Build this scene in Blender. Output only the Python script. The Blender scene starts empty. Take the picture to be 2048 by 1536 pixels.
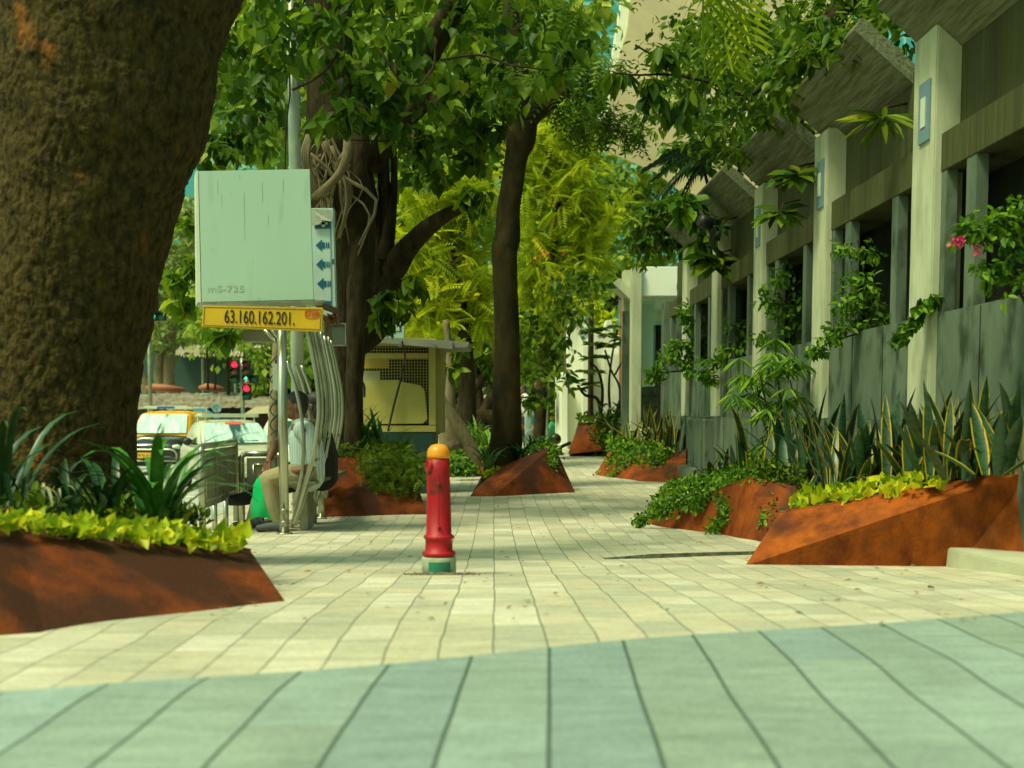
import bpy, bmesh, math, random
import numpy as np
from mathutils import Vector, Matrix
R = math.radians
rng = np.random.default_rng(7)
random.seed(7)
S = bpy.context.scene
C = S.collection

# ---------------------------------------------------------------- camera, sky, sun, exposure
F = 2600.0                 # focal length in pixels of a 2048 px wide picture
TH = R(4.5)                # the camera looks slightly down, the frame is shifted up
HOR = 825.0
EYE = 1.03
cam_d = bpy.data.cameras.new('camera'); cam = bpy.data.objects.new('camera', cam_d); C.objects.link(cam)
cam.location = (0, 0, EYE); cam.rotation_euler = (R(90) - TH, 0, 0)
cam_d.sensor_width = 36; cam_d.lens = F / 2048 * 36
YP = HOR + F * math.tan(TH)
cam_d.shift_y = (YP - 768) / 2048
cam_d.clip_start = 0.05; cam_d.clip_end = 1500
cam_d.dof.use_dof = True; cam_d.dof.focus_distance = 11.5; cam_d.dof.aperture_fstop = 2.6
S.camera = cam

SUN_EL, SUN_AZ = R(60), R(234)      # azimuth measured clockwise from +Y: behind the camera, a little to its left
w = bpy.data.worlds.new('World'); S.world = w; w.use_nodes = True
wn = w.node_tree.nodes; wl = w.node_tree.links
bg = wn['Background']
sky = wn.new('ShaderNodeTexSky'); sky.sky_type = 'NISHITA'; sky.sun_disc = False
sky.sun_elevation = SUN_EL; sky.sun_rotation = SUN_AZ
sky.dust_density = 4.0; sky.air_density = 1.0; sky.ozone_density = 1.0
tintn = wn.new('ShaderNodeMix'); tintn.data_type = 'RGBA'; tintn.blend_type = 'MULTIPLY'; tintn.inputs[0].default_value = 1
tintn.inputs[7].default_value = (0.86, 1.16, 0.66, 1)
wl.new(sky.outputs[0], tintn.inputs[6]); wl.new(tintn.outputs[2], bg.inputs[0])
bg.inputs[1].default_value = 0.15
sd = bpy.data.lights.new('sun', 'SUN'); sun = bpy.data.objects.new('sun', sd); C.objects.link(sun)
sd.energy = 2.7; sd.angle = R(11); sd.color = (1.0, 0.945, 0.66)
dv = Vector((math.sin(SUN_AZ) * math.cos(SUN_EL), math.cos(SUN_AZ) * math.cos(SUN_EL), math.sin(SUN_EL)))
sun.rotation_euler = dv.to_track_quat('Z', 'Y').to_euler()
S.view_settings.view_transform = 'Standard'; S.view_settings.look = 'None'
S.view_settings.exposure = 0.25; S.view_settings.gamma = 1
S.cycles.max_bounces = 6; S.cycles.transparent_max_bounces = 8
S.cycles.sample_clamp_indirect = 6

# ---------------------------------------------------------------- measuring: pixels of the photograph to metres
def ray(px, py):
    x = (px - 1024) / F; u = -(py - YP) / F
    return Vector((x, math.cos(TH) + u * math.sin(TH), u * math.cos(TH) - math.sin(TH)))
def W(px, py, Y):
    d = ray(px, py); return Vector((d.x * Y / d.y, Y, EYE + d.z * Y / d.y))
HP = [(-5, .36), (3.5, .34), (4.3, .33), (5.5, .265), (6.7, .19), (8.6, .08), (10.2, .03), (12, 0), (15, .015), (20, .04), (24, .11), (28, .19), (32, .22), (300, .22)]
HX = [a for a, b in HP]; HZ = [b for a, b in HP]
def H(Y):
    return float(0.25 * np.interp(Y - .4, HX, HZ) + .5 * np.interp(Y, HX, HZ) + .25 * np.interp(Y + .4, HX, HZ))
def G(px, py):
    d = ray(px, py); y = 1.5
    while y < 80:
        if EYE + d.z * y / d.y <= H(y): break
        y += .02
    return Vector((d.x * y / d.y, y, H(y)))
def gp(px, Y):
    z = H(Y); p = W(px, 1000, Y); return Vector((p.x, Y, z))
def sc(Y): return Y / F        # metres per photo pixel at depth Y
WX = 3.0
def wallx(Y): return WX - .0146 * Y
def wall_hit(px, py, off=0.0):
    d = ray(px, py); t = (WX + off) / (d.x / d.y + .0146)
    return Vector((d.x / d.y * t, t, EYE + d.z / d.y * t))

# ---------------------------------------------------------------- materials
MATS = {}
def nd(nt, t, **kw):
    n = nt.nodes.new(t)
    for k, v in kw.items(): setattr(n, k, v)
    return n
def mat(name, col, col2=None, rough=.6, metal=0, scale=8, bump=0, bscale=None, stretch=(1, 1, 1), detail=6, lo=.35, hi=.65,
        col3=None, s3=3, lo3=.55, hi3=.7, emit=None, es=1, spec=.5, alpha=None, trans=0):
    if name in MATS: return MATS[name]
    m = bpy.data.materials.new(name); m.use_nodes = True; nt = m.node_tree; b = nt.nodes['Principled BSDF']
    b.inputs['Roughness'].default_value = rough; b.inputs['Metallic'].default_value = metal
    b.inputs['Base Color'].default_value = (*col, 1)
    b.inputs['Specular IOR Level'].default_value = spec
    if alpha is not None: b.inputs['Alpha'].default_value = alpha
    if trans: b.inputs['Transmission Weight'].default_value = trans
    if col2 or bump:
        tc = nd(nt, 'ShaderNodeTexCoord'); mp = nd(nt, 'ShaderNodeMapping'); mp.inputs['Scale'].default_value = stretch
        nt.links.new(tc.outputs['Object'], mp.inputs[0])
    if col2:
        nz = nd(nt, 'ShaderNodeTexNoise'); nz.inputs['Scale'].default_value = scale; nz.inputs['Detail'].default_value = detail
        nz.inputs['Roughness'].default_value = .65
        nt.links.new(mp.outputs[0], nz.inputs['Vector'])
        cr = nd(nt, 'ShaderNodeValToRGB'); cr.color_ramp.elements[0].position = lo; cr.color_ramp.elements[1].position = hi
        cr.color_ramp.elements[0].color = (*col, 1); cr.color_ramp.elements[1].color = (*col2, 1)
        nt.links.new(nz.outputs[0], cr.inputs[0]); out = cr.outputs[0]
        if col3:
            n3 = nd(nt, 'ShaderNodeTexNoise'); n3.inputs['Scale'].default_value = s3; n3.inputs['Detail'].default_value = 4
            nt.links.new(mp.outputs[0], n3.inputs['Vector'])
            mr = nd(nt, 'ShaderNodeMapRange'); mr.inputs[1].default_value = lo3; mr.inputs[2].default_value = hi3
            nt.links.new(n3.outputs[0], mr.inputs[0])
            mx = nd(nt, 'ShaderNodeMix', data_type='RGBA'); mx.inputs[7].default_value = (*col3, 1)
            nt.links.new(mr.outputs[0], mx.inputs[0]); nt.links.new(out, mx.inputs[6]); out = mx.outputs[2]
        nt.links.new(out, b.inputs['Base Color'])
    if bump:
        nb = nd(nt, 'ShaderNodeTexNoise'); nb.inputs['Scale'].default_value = bscale or scale * 2; nb.inputs['Detail'].default_value = 8
        nt.links.new(mp.outputs[0], nb.inputs['Vector'])
        bp = nd(nt, 'ShaderNodeBump'); bp.inputs['Strength'].default_value = 1; bp.inputs['Distance'].default_value = bump
        nt.links.new(nb.outputs[0], bp.inputs['Height']); nt.links.new(bp.outputs[0], b.inputs['Normal'])
    if emit:
        b.inputs['Emission Color'].default_value = (*emit, 1); b.inputs['Emission Strength'].default_value = es
    MATS[name] = m; return m

def leafmat(name, cols, trans=.35, rough=.45):
    """cols: ramp over the per-leaf 'tint' attribute."""
    if name in MATS: return MATS[name]
    m = bpy.data.materials.new(name); m.use_nodes = True; nt = m.node_tree; b = nt.nodes['Principled BSDF']
    a = nd(nt, 'ShaderNodeAttribute'); a.attribute_name = 'tint'
    cr = nd(nt, 'ShaderNodeValToRGB'); el = cr.color_ramp.elements
    el[0].position = 0; el[0].color = (*cols[0][1], 1); el[1].position = 1; el[1].color = (*cols[-1][1], 1)
    for p, c in cols[1:-1]:
        e = el.new(p); e.color = (*c, 1)
    nt.links.new(a.outputs['Fac'], cr.inputs[0]); nt.links.new(cr.outputs[0], b.inputs['Base Color'])
    b.inputs['Roughness'].default_value = rough; b.inputs['Specular IOR Level'].default_value = .2
    t = nd(nt, 'ShaderNodeBsdfTranslucent'); nt.links.new(cr.outputs[0], t.inputs[0])
    ms = nd(nt, 'ShaderNodeMixShader'); ms.inputs[0].default_value = trans
    nt.links.new(b.outputs[0], ms.inputs[1]); nt.links.new(t.outputs[0], ms.inputs[2])
    nt.links.new(ms.outputs[0], nt.nodes['Material Output'].inputs[0])
    MATS[name] = m; return m

# ---------------------------------------------------------------- objects
def tag(o, label=None, cat=None, group=None, kind=None):
    if label: o['label'] = label
    if cat: o['category'] = cat
    if group: o['group'] = group
    if kind: o['kind'] = kind
    return o
def thing(name, label, cat, loc=(0, 0, 0), rz=0, group=None):
    o = bpy.data.objects.new(name, None); C.objects.link(o); o.location = loc; o.rotation_euler = (0, 0, rz)
    o.empty_display_size = .1
    return tag(o, label, cat, group)
def copy_tree(o, parent=None):
    c = o.copy(); C.objects.link(c); c.parent = parent
    for ch in list(o.children): copy_tree(ch, c)
    return c
def wloc(p):
    v = Vector((0, 0, 0))
    while p is not None:
        v = v + Vector(p.location); p = p.parent
    return v

def perp(d):
    d = Vector(d).normalized(); a = Vector((0, 0, 1)) if abs(d.z) < .9 else Vector((1, 0, 0))
    u = d.cross(a).normalized(); return u, u.cross(d).normalized()
class MB:
    def __init__(s): s.v = []; s.f = []; s.mi = []
    def add(s, vs, fs, mi=0):
        n = len(s.v); s.v += [tuple(v) for v in vs]; s.f += [tuple(i + n for i in f) for f in fs]; s.mi += [mi] * len(fs)
    def box(s, c, d, rz=0, mi=0, taper=1.0, ry=0):
        x, y, z = [a / 2 for a in d]
        vs = [Vector((sx * x * (taper if sz > 0 else 1), sy * y * (taper if sz > 0 else 1), sz * z)) for sz in (-1, 1) for sy in (-1, 1) for sx in (-1, 1)]
        m = Matrix.Rotation(rz, 3, 'Z') @ Matrix.Rotation(ry, 3, 'Y')
        s.add([m @ v + Vector(c) for v in vs], [(0, 2, 3, 1), (4, 5, 7, 6), (0, 1, 5, 4), (2, 6, 7, 3), (0, 4, 6, 2), (1, 3, 7, 5)], mi); return s
    def bb(s, x0, x1, y0, y1, z0, z1, mi=0):
        return s.box(((x0 + x1) / 2, (y0 + y1) / 2, (z0 + z1) / 2), (abs(x1 - x0), abs(y1 - y0), abs(z1 - z0)), mi=mi)
    def tube(s, pts, rad, n=10, cap=True, mi=0, lump=0, flat=1):
        pts = [Vector(p) for p in pts]
        if not isinstance(rad, (list, tuple)): rad = [rad] * len(pts)
        d0 = (pts[1] - pts[0]).normalized(); u, v = perp(d0); rings = []
        for i, p in enumerate(pts):
            if i == 0: d = pts[1] - pts[0]
            elif i == len(pts) - 1: d = pts[-1] - pts[-2]
            else: d = pts[i + 1] - pts[i - 1]
            d.normalize(); u = (u - d * u.dot(d)).normalized(); v = d.cross(u)
            ring = []
            for k in range(n):
                a = 2 * math.pi * k / n; r = rad[i] * (1 + lump * math.sin(3 * a + i * .7) * .5 + lump * math.sin(5 * a - i * .4) * .5 + lump * random.uniform(-.3, .3))
                ring.append(p + u * math.cos(a) * r + v * math.sin(a) * r * flat)
            rings.append(ring)
        vs = [p for r in rings for p in r]; fs = []
        for i in range(len(pts) - 1):
            for k in range(n):
                a = i * n + k; b = i * n + (k + 1) % n; fs.append((a, b, b + n, a + n))
        if cap: fs.append(tuple(range(n - 1, -1, -1))); fs.append(tuple(range((len(pts) - 1) * n, len(pts) * n)))
        s.add(vs, fs, mi); return s
    def lathe(s, prof, c=(0, 0, 0), n=28, mi=0, ax=None):
        vs = []; fs = []; c = Vector(c)
        m = Matrix.Identity(3) if ax is None else Vector((0, 0, 1)).rotation_difference(Vector(ax)).to_matrix()
        for r, z in prof:
            for k in range(n):
                a = 2 * math.pi * k / n; vs.append(m @ Vector((r * math.cos(a), r * math.sin(a), z)) + c)
        for i in range(len(prof) - 1):
            for k in range(n):
                a = i * n + k; b = i * n + (k + 1) % n; fs.append((a, b, b + n, a + n))
        fs.append(tuple(range(n - 1, -1, -1))); fs.append(tuple(range((len(prof) - 1) * n, len(prof) * n)))
        s.add(vs, fs, mi); return s
    def prism(s, poly, vec, mi=0):
        poly = [Vector(p) for p in poly]; vec = Vector(vec); n = len(poly)
        vs = poly + [p + vec for p in poly]
        fs = [tuple(range(n - 1, -1, -1)), tuple(range(n, 2 * n))] + [(i, (i + 1) % n, (i + 1) % n + n, i + n) for i in range(n)]
        s.add(vs, fs, mi); return s
    def build(s, name, mats, parent=None, smooth=False, bevel=0, local=False, loc=None, fix=True, seg=2):
        me = bpy.data.meshes.new(name)
        off = Vector((0, 0, 0))
        if parent is not None and not local: off = wloc(parent)
        if loc is not None and not local: off = Vector(loc)
        me.from_pydata([(v[0] - off.x, v[1] - off.y, v[2] - off.z) for v in s.v], [], s.f)
        if not isinstance(mats, (list, tuple)): mats = [mats]
        for m in mats: me.materials.append(m)
        if len(mats) > 1: me.polygons.foreach_set('material_index', s.mi)
        if fix:
            bm = bmesh.new(); bm.from_mesh(me); bmesh.ops.recalc_face_normals(bm, faces=bm.faces)
            if bevel: bmesh.ops.bevel(bm, geom=[e for e in bm.edges if e.is_manifold and e.calc_face_angle(0) > .5], offset=bevel, segments=seg, affect='EDGES', clamp_overlap=True)
            bm.to_mesh(me); bm.free()
        if smooth: me.polygons.foreach_set('use_smooth', [True] * len(me.polygons))
        me.update()
        o = bpy.data.objects.new(name, me); C.objects.link(o)
        if parent is not None: o.parent = parent
        if loc is not None and parent is None: o.location = loc
        return o
def smooth_path(pts, k=4):
    """Catmull-Rom through points with radius in the last slot."""
    P = [np.array([*p], float) for p in pts]; out = []
    P = [2 * P[0] - P[1]] + P + [2 * P[-1] - P[-2]]
    for i in range(1, len(P) - 2):
        for j in range(k):
            t = j / k
            out.append(.5 * ((2 * P[i]) + (-P[i - 1] + P[i + 1]) * t + (2 * P[i - 1] - 5 * P[i] + 4 * P[i + 1] - P[i + 2]) * t * t + (-P[i - 1] + 3 * P[i] - 3 * P[i + 1] + P[i + 2]) * t ** 3))
    out.append(P[-2]); return out
def limb(mb, spec, Y=None, n=12, lump=.08, k=5, dense=None):
    """spec rows: (px, py, width_px, Y) -> a tapering bent limb at its own distance."""
    rows = []
    for r in spec:
        y = r[3] if len(r) > 3 else Y
        p = W(r[0], r[1], y); rows.append((p.x, p.y, p.z, max(.004, r[2] / 2 * sc(y))))
    sp = smooth_path(rows, dense or k)
    mb.tube([p[:3] for p in sp], [float(max(.003, p[3])) for p in sp], n=n, lump=lump)
def text(name, s, m, size, parent, loc, rot, sx=1, align='CENTER', ex=.001, local=False):
    cu = bpy.data.curves.new(name, 'FONT'); cu.body = s; cu.size = size; cu.align_x = align; cu.align_y = 'CENTER'; cu.extrude = ex
    cu.materials.append(m)
    o = bpy.data.objects.new(name, cu); C.objects.link(o); o.parent = parent
    o.location = Vector(loc) if local else Vector(loc) - wloc(parent)
    o.rotation_euler = rot; o.scale = (sx, 1, 1)
    dg = bpy.context.evaluated_depsgraph_get(); dg.update(); me = bpy.data.meshes.new_from_object(o.evaluated_get(dg))
    q = bpy.data.objects.new(name, me); C.objects.link(q); q.parent = parent; q.location = o.location; q.rotation_euler = rot; q.scale = (sx, 1, 1)
    bpy.data.objects.remove(o); q.name = name; return q

# ---------------------------------------------------------------- leaves
def T_heart():
    v = [(0, 0, 0), (.36, -.08, .1), (.52, .25, .14), (.3, .65, .1), (0, 1.12, -.1), (-.3, .65, .1), (-.52, .25, .14), (-.36, -.08, .1)]
    return v, [(0, 1, 2, 3, 4), (0, 4, 5, 6, 7)]
def T_oval():
    v = [(0, 0, 0), (.22, .3, .06), (.2, .65, .05), (0, 1, -.08), (-.2, .65, .05), (-.22, .3, .06)]
    return v, [(0, 1, 2, 3), (0, 3, 4, 5)]
def T_lance():
    v = [(0, 0, 0), (.09, .35, .02), (.07, .7, -.03), (0, 1.1, -.16), (-.07, .7, -.03), (-.09, .35, .02)]
    return v, [(0, 1, 2, 3), (0, 3, 4, 5)]
def T_tri():
    v = [(0, 0, 0), (.3, .45, .08), (0, 1, 0), (-.3, .45, .08)]
    return v, [(0, 1, 2), (0, 2, 3)]
def T_frond(n=8, l=.32, w=.05, droop=.35):
    v = []; f = []
    for i in range(n):
        y = (i + .6) / n; z = -droop * y * y; ll = l * (1 - .55 * abs(y - .4))
        for sx in (-1, 1):
            b = len(v)
            v += [(0, y, z), (sx * ll * .5, y + .05 + w, z - .02), (sx * ll, y + .12, z - .09), (sx * ll * .5, y + .06 - w, z - .03)]
            f.append((b, b + 1, b + 2, b + 3))
    return v, f
def T_palm(n=16, l=.34, w=.022, droop=.55):
    v = []; f = []
    for i in range(n):
        y = (i + 2) / (n + 2); z = .25 * y - (droop + .25) * y * y * 1.2; ll = l * (1 - .6 * abs(y - .45))
        for sx in (-1, 1):
            b = len(v)
            v += [(0, y, z), (sx * ll * .4, y + .08 + w, z - .06), (sx * ll * .75, y + .16, z - .42 * ll * 2), (sx * ll * .4, y + .08 - w, z - .08)]
            f.append((b, b + 1, b + 2, b + 3))
    for i in range(6):
        y = i / 6; y2 = (i + 1) / 6; za = .25 * y - (droop + .25) * y * y * 1.2; zb = .25 * y2 - (droop + .25) * y2 * y2 * 1.2; b = len(v)
        v += [(-.01, y, za), (.01, y, za), (.008, y2, zb), (-.008, y2, zb)]; f.append((b, b + 1, b + 2, b + 3))
    return v, f
TEMPL = {'heart': T_heart(), 'oval': T_oval(), 'lance': T_lance(), 'tri': T_tri(), 'frond': T_frond(9, .26, .06, .25), 'frond_s': T_frond(5, .34, .06, .45), 'palm': T_palm()}
def norm(a): return a / np.maximum(1e-6, np.linalg.norm(a, axis=1, keepdims=True))
def leafmesh(name, P, size, D, N, templ, m, parent=None, tint=None, loc=None, extra=None):
    V, Fs = TEMPL[templ]; V = np.array(V); n = len(P)
    D = norm(D); N = N - D * np.sum(N * D, axis=1, keepdims=True); N = norm(N); X = np.cross(D, N)
    size = np.broadcast_to(size, (n,))
    pts = P[:, None, :] + size[:, None, None] * (V[None, :, 0:1] * X[:, None, :] + V[None, :, 1:2] * D[:, None, :] + V[None, :, 2:3] * N[:, None, :])
    k = len(V); pts = pts.reshape(-1, 3)
    off = wloc(parent) if parent is not None else Vector(loc or (0, 0, 0))
    pts = pts - np.array(off)
    loops = np.concatenate([np.array([i for f in Fs for i in f])[None, :] + (np.arange(n) * k)[:, None]]).reshape(-1)
    lens = np.tile(np.array([len(f) for f in Fs]), n); starts = np.concatenate([[0], np.cumsum(lens)[:-1]])
    me = bpy.data.meshes.new(name)
    me.vertices.add(len(pts)); me.vertices.foreach_set('co', pts.astype('f').ravel())
    me.loops.add(len(loops)); me.loops.foreach_set('vertex_index', loops.astype('i'))
    me.polygons.add(len(lens)); me.polygons.foreach_set('loop_start', starts.astype('i')); me.polygons.foreach_set('loop_total', lens.astype('i'))
    if tint is None: tint = rng.random(n)
    at = me.attributes.new('tint', 'FLOAT', 'POINT'); at.data.foreach_set('value', np.repeat(tint, k).astype('f'))
    me.materials.append(m); me.update(calc_edges=True); me.validate()
    o = bpy.data.objects.new(name, me); C.objects.link(o)
    if parent is not None: o.parent = parent
    elif loc is not None: o.location = loc
    return o
def rdir(n): return norm(rng.normal(size=(n, 3)))
def blob_points(blobs, dens, shell=.55, clump=.0):
    """blobs rows: centre xyz, radii xyz. Returns positions and outward directions."""
    Ps = []; Os = []; Ts = []
    for b in blobs:
        c = np.array(b[:3]); r = np.array(b[3:6]); n = max(6, int(dens * (r[0] * r[2] * 2 + r[0] * r[1])))
        d = rdir(n); rr = shell + (1 - shell) * rng.random((n, 1)) ** .6
        rr *= 1 + .18 * rng.normal(size=(n, 1))
        Ps.append(c + d * rr * r); Os.append(d); Ts.append(np.full(n, rng.random()))
    return np.concatenate(Ps), np.concatenate(Os), np.concatenate(Ts)
def crown(name, Y, spec, m, parent, leaf=.1, dens=60, templ='tri', sub=7, droop=.5, depth=.8, shell=.3, fill=.33, up=.6):
    """spec: (px, py, rx_px, ry_px[, Y]). Each is filled with many small clumps so the outline is ragged and gaps stay open."""
    blobs = []
    for s_ in spec:
        y = s_[4] if len(s_) > 4 else Y; c = W(s_[0], s_[1], y); rx, rz = s_[2] * sc(y), s_[3] * sc(y); ry = max(rx, rz) * depth
        for _ in range(max(3, int(sub))):
            d = rdir(1)[0]; q = rng.random() ** .45
            cr = fill * (.6 + .8 * rng.random())
            blobs.append((c.x + d[0] * rx * q, y + d[1] * ry * q, c.z + d[2] * rz * q, rx * cr, ry * cr, min(rx, rz) * cr * .8))
    P, O, T = blob_points(blobs, dens, shell)
    n = len(P); D = rdir(n) * .8 + O * .7 + np.array([0, 0, -droop]); N = O * .6 + np.array([0, 0, up]) + rdir(n) * .5
    return leafmesh(name, P, leaf * (.65 + .7 * rng.random(n)), D, N, templ, m, parent, tint=np.clip(.55 * T + .45 * rng.random(n), 0, 1))
# ---------------------------------------------------------------- materials of the place
M = {}
M['corten'] = mat('rusty_steel', (.11, .024, .007), (.30, .066, .009), rough=.75, detail=11, scale=5.2, bump=.004, bscale=60, col3=(.07, .028, .013), s3=2.2, lo3=.5, hi3=.68, stretch=(1, 1, .6), spec=.12)
M['corten2'] = mat('dark_rusty_steel', (.045, .016, .008), (.235, .050, .008), rough=.75, scale=4.6, detail=11, bump=.004, bscale=60, col3=(.055, .020, .010), s3=2.0, lo3=.46, hi3=.58, stretch=(1, 1, .6), spec=.12)
M['corten3'] = mat('orange_rusty_steel', (.125, .027, .006), (.38, .088, .008), rough=.65, detail=13, scale=6, bump=.004, bscale=60, col3=(.075, .022, .008), s3=3.4, lo3=.52, hi3=.74, stretch=(1, 1, .7), spec=.12)
M['soil'] = mat('soil', (.03, .022, .012), (.06, .045, .025), rough=1, scale=30, bump=.02)
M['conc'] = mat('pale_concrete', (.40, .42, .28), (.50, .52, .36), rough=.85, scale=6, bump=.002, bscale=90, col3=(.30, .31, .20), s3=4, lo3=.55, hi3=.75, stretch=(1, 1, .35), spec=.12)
M['stone'] = mat('grey_stone_cladding', (.088, .118, .082), (.128, .166, .118), rough=.85, scale=4, bump=.002, bscale=120, stretch=(1, 1, .55), col3=(.035, .05, .03), s3=5, lo3=.52, hi3=.7, spec=.12)  # tone lowered to carry the shade lying on the wall
M['board'] = mat('board_marked_concrete', (.048, .054, .020), (.082, .090, .036), rough=.9, scale=5, bump=.006, bscale=9, stretch=(9, 9, .25), col3=(.045, .044, .022), s3=.6, lo3=.5, hi3=.75, spec=.12)  # shade on the upper wall is put into this dark tone
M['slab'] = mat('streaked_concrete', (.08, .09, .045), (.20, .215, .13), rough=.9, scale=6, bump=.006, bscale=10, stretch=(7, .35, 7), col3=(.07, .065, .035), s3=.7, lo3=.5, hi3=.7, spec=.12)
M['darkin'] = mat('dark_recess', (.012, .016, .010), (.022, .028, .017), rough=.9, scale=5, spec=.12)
M['plaque'] = mat('blue_plaque', (.16, .26, .30), (.13, .22, .27), rough=.5, scale=20)
M['whitep'] = mat('white_paint', (.62, .66, .50), (.52, .57, .43), rough=.5, scale=3, detail=8)
M['steel'] = mat('stainless_steel', (.36, .37, .28), (.50, .51, .40), rough=.28, metal=.85, scale=9, stretch=(1, 1, .4))
M['steeld'] = mat('worn_steel', (.20, .21, .14), (.36, .37, .26), rough=.4, metal=.7, scale=7)
M['bark'] = mat('rough_bark', (.018, .015, .005), (.085, .060, .018), rough=.95, scale=20, bump=.03, bscale=30, stretch=(1.1, 1.1, .7), detail=10, col3=(.20, .075, .016), s3=3.4, lo3=.62, hi3=.70, spec=.12)
M['bark2'] = mat('smooth_brown_bark', (.032, .023, .008), (.06, .042, .016), rough=.9, scale=9, bump=.012, bscale=20, stretch=(1, 1, .5), col3=(.022, .02, .010), s3=3, lo3=.5, hi3=.65, spec=.12)
M['bark3'] = mat('ficus_bark', (.018, .013, .006), (.055, .042, .02), rough=.95, scale=10, bump=.02, bscale=25, stretch=(1, 1, .35), spec=.12)
M['barkp'] = mat('pale_root_bark', (.15, .12, .065), (.24, .20, .115), rough=.9, scale=14, bump=.01, stretch=(1, 1, .4), spec=.12)
M['black'] = mat('black_plastic', (.012, .012, .010), rough=.5)
M['glass'] = mat('dark_glass', (.02, .035, .03), rough=.05, spec=.8)

# ---------------------------------------------------------------- pavement
def paving_mat(name, width, length, c1, c2, joint, vp, jw, wob, edge_soft=.35):
    m = bpy.data.materials.new(name); m.use_nodes = True; nt = m.node_tree; b = nt.nodes['Principled BSDF']; L = nt.links.new
    tc = nd(nt, 'ShaderNodeTexCoord'); sp = nd(nt, 'ShaderNodeSeparateXYZ'); L(tc.outputs['Object'], sp.inputs[0])
    nz = nd(nt, 'ShaderNodeTexNoise'); nz.inputs['Scale'].default_value = 2.6; nz.inputs['Detail'].default_value = 3; L(tc.outputs['Object'], nz.inputs['Vector'])
    def mth(op, a, bb=None, c=None):
        n = nd(nt, 'ShaderNodeMath', operation=op)
        for i, q in enumerate((a, bb, c)):
            if q is None: continue
            if isinstance(q, (int, float)): n.inputs[i].default_value = q
            else: L(q, n.inputs[i])
        return n.outputs[0]
    skew = (vp - 1024) / F
    u = mth('SUBTRACT', sp.outputs[0], mth('MULTIPLY', sp.outputs[1], skew))
    u = mth('ADD', u, mth('MULTIPLY', mth('SUBTRACT', nz.outputs[0], .5), wob))
    v = mth('ADD', sp.outputs[1], mth('MULTIPLY', sp.outputs[0], -.03))
    col = mth('FLOOR', mth('DIVIDE', u, width))
    wn_ = nd(nt, 'ShaderNodeTexWhiteNoise', noise_dimensions='1D'); L(col, wn_.inputs['W'])
    v2 = mth('ADD', mth('DIVIDE', v, length), mth('MULTIPLY', wn_.outputs[0], 7.3))
    row = mth('FLOOR', v2)
    fu = mth('FRACT', mth('DIVIDE', u, width)); fv = mth('FRACT', v2)
    du = mth('MULTIPLY', mth('MINIMUM', fu, mth('SUBTRACT', 1, fu)), width)
    dv_ = mth('MULTIPLY', mth('MINIMUM', fv, mth('SUBTRACT', 1, fv)), length)
    ju = nd(nt, 'ShaderNodeMapRange'); ju.inputs[1].default_value = jw * .5; ju.inputs[2].default_value = jw; ju.inputs[3].default_value = 1; ju.inputs[4].default_value = 0; L(du, ju.inputs[0])
    jv = nd(nt, 'ShaderNodeMapRange'); jv.inputs[1].default_value = jw * .4; jv.inputs[2].default_value = jw * 1.2; jv.inputs[3].default_value = edge_soft; jv.inputs[4].default_value = 0; L(dv_, jv.inputs[0])
    j = mth('MAXIMUM', ju.outputs[0], jv.outputs[0])
    cx = nd(nt, 'ShaderNodeCombineXYZ'); L(col, cx.inputs[0]); L(row, cx.inputs[1])
    wn2 = nd(nt, 'ShaderNodeTexWhiteNoise', noise_dimensions='2D'); L(cx.outputs[0], wn2.inputs['Vector'])
    cr = nd(nt, 'ShaderNodeValToRGB'); cr.color_ramp.elements[0].color = (*c1, 1); cr.color_ramp.elements[1].color = (*c2, 1); L(wn2.outputs[0], cr.inputs[0])
    e = cr.color_ramp.elements.new(.55); e.color = (c1[0] * .5 + c2[0] * .5, c1[1] * .47 + c2[1] * .47, c1[2] * .42 + c2[2] * .42, 1)
    n2 = nd(nt, 'ShaderNodeTexNoise'); n2.inputs['Scale'].default_value = 9; n2.inputs['Detail'].default_value = 7; n2.inputs['Roughness'].default_value = .7
    mp = nd(nt, 'ShaderNodeMapping'); mp.inputs['Scale'].default_value = (.45, 1.6, 1); L(tc.outputs['Object'], mp.inputs[0]); L(mp.outputs[0], n2.inputs['Vector'])
    mr = nd(nt, 'ShaderNodeMapRange'); mr.inputs[1].default_value = .3; mr.inputs[2].default_value = .75; mr.inputs[3].default_value = .74; mr.inputs[4].default_value = 1.16; L(n2.outputs[0], mr.inputs[0])
    n4 = nd(nt, 'ShaderNodeTexNoise'); n4.inputs['Scale'].default_value = 70; n4.inputs['Detail'].default_value = 3; L(tc.outputs['Object'], n4.inputs['Vector'])
    m4 = nd(nt, 'ShaderNodeMapRange'); m4.inputs[1].default_value = .3; m4.inputs[2].default_value = .72; m4.inputs[3].default_value = .84; m4.inputs[4].default_value = 1.12; L(n4.outputs[0], m4.inputs[0])
    n5 = nd(nt, 'ShaderNodeTexNoise'); n5.inputs['Scale'].default_value = 1.1; n5.inputs['Detail'].default_value = 9; n5.inputs['Roughness'].default_value = .7; L(tc.outputs['Object'], n5.inputs['Vector'])
    m5 = nd(nt, 'ShaderNodeMapRange'); m5.inputs[1].default_value = .42; m5.inputs[2].default_value = .62; m5.inputs[3].default_value = .86; m5.inputs[4].default_value = 1.03; L(n5.outputs[0], m5.inputs[0])
    val = mth('MULTIPLY', mth('MULTIPLY', mr.outputs[0], m4.outputs[0]), m5.outputs[0])
    hs = nd(nt, 'ShaderNodeHueSaturation'); L(val, hs.inputs['Value']); L(cr.outputs[0], hs.inputs['Color'])
    mx = nd(nt, 'ShaderNodeMix', data_type='RGBA'); L(j, mx.inputs[0]); L(hs.outputs[0], mx.inputs[6]); mx.inputs[7].default_value = (*joint, 1)
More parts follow.
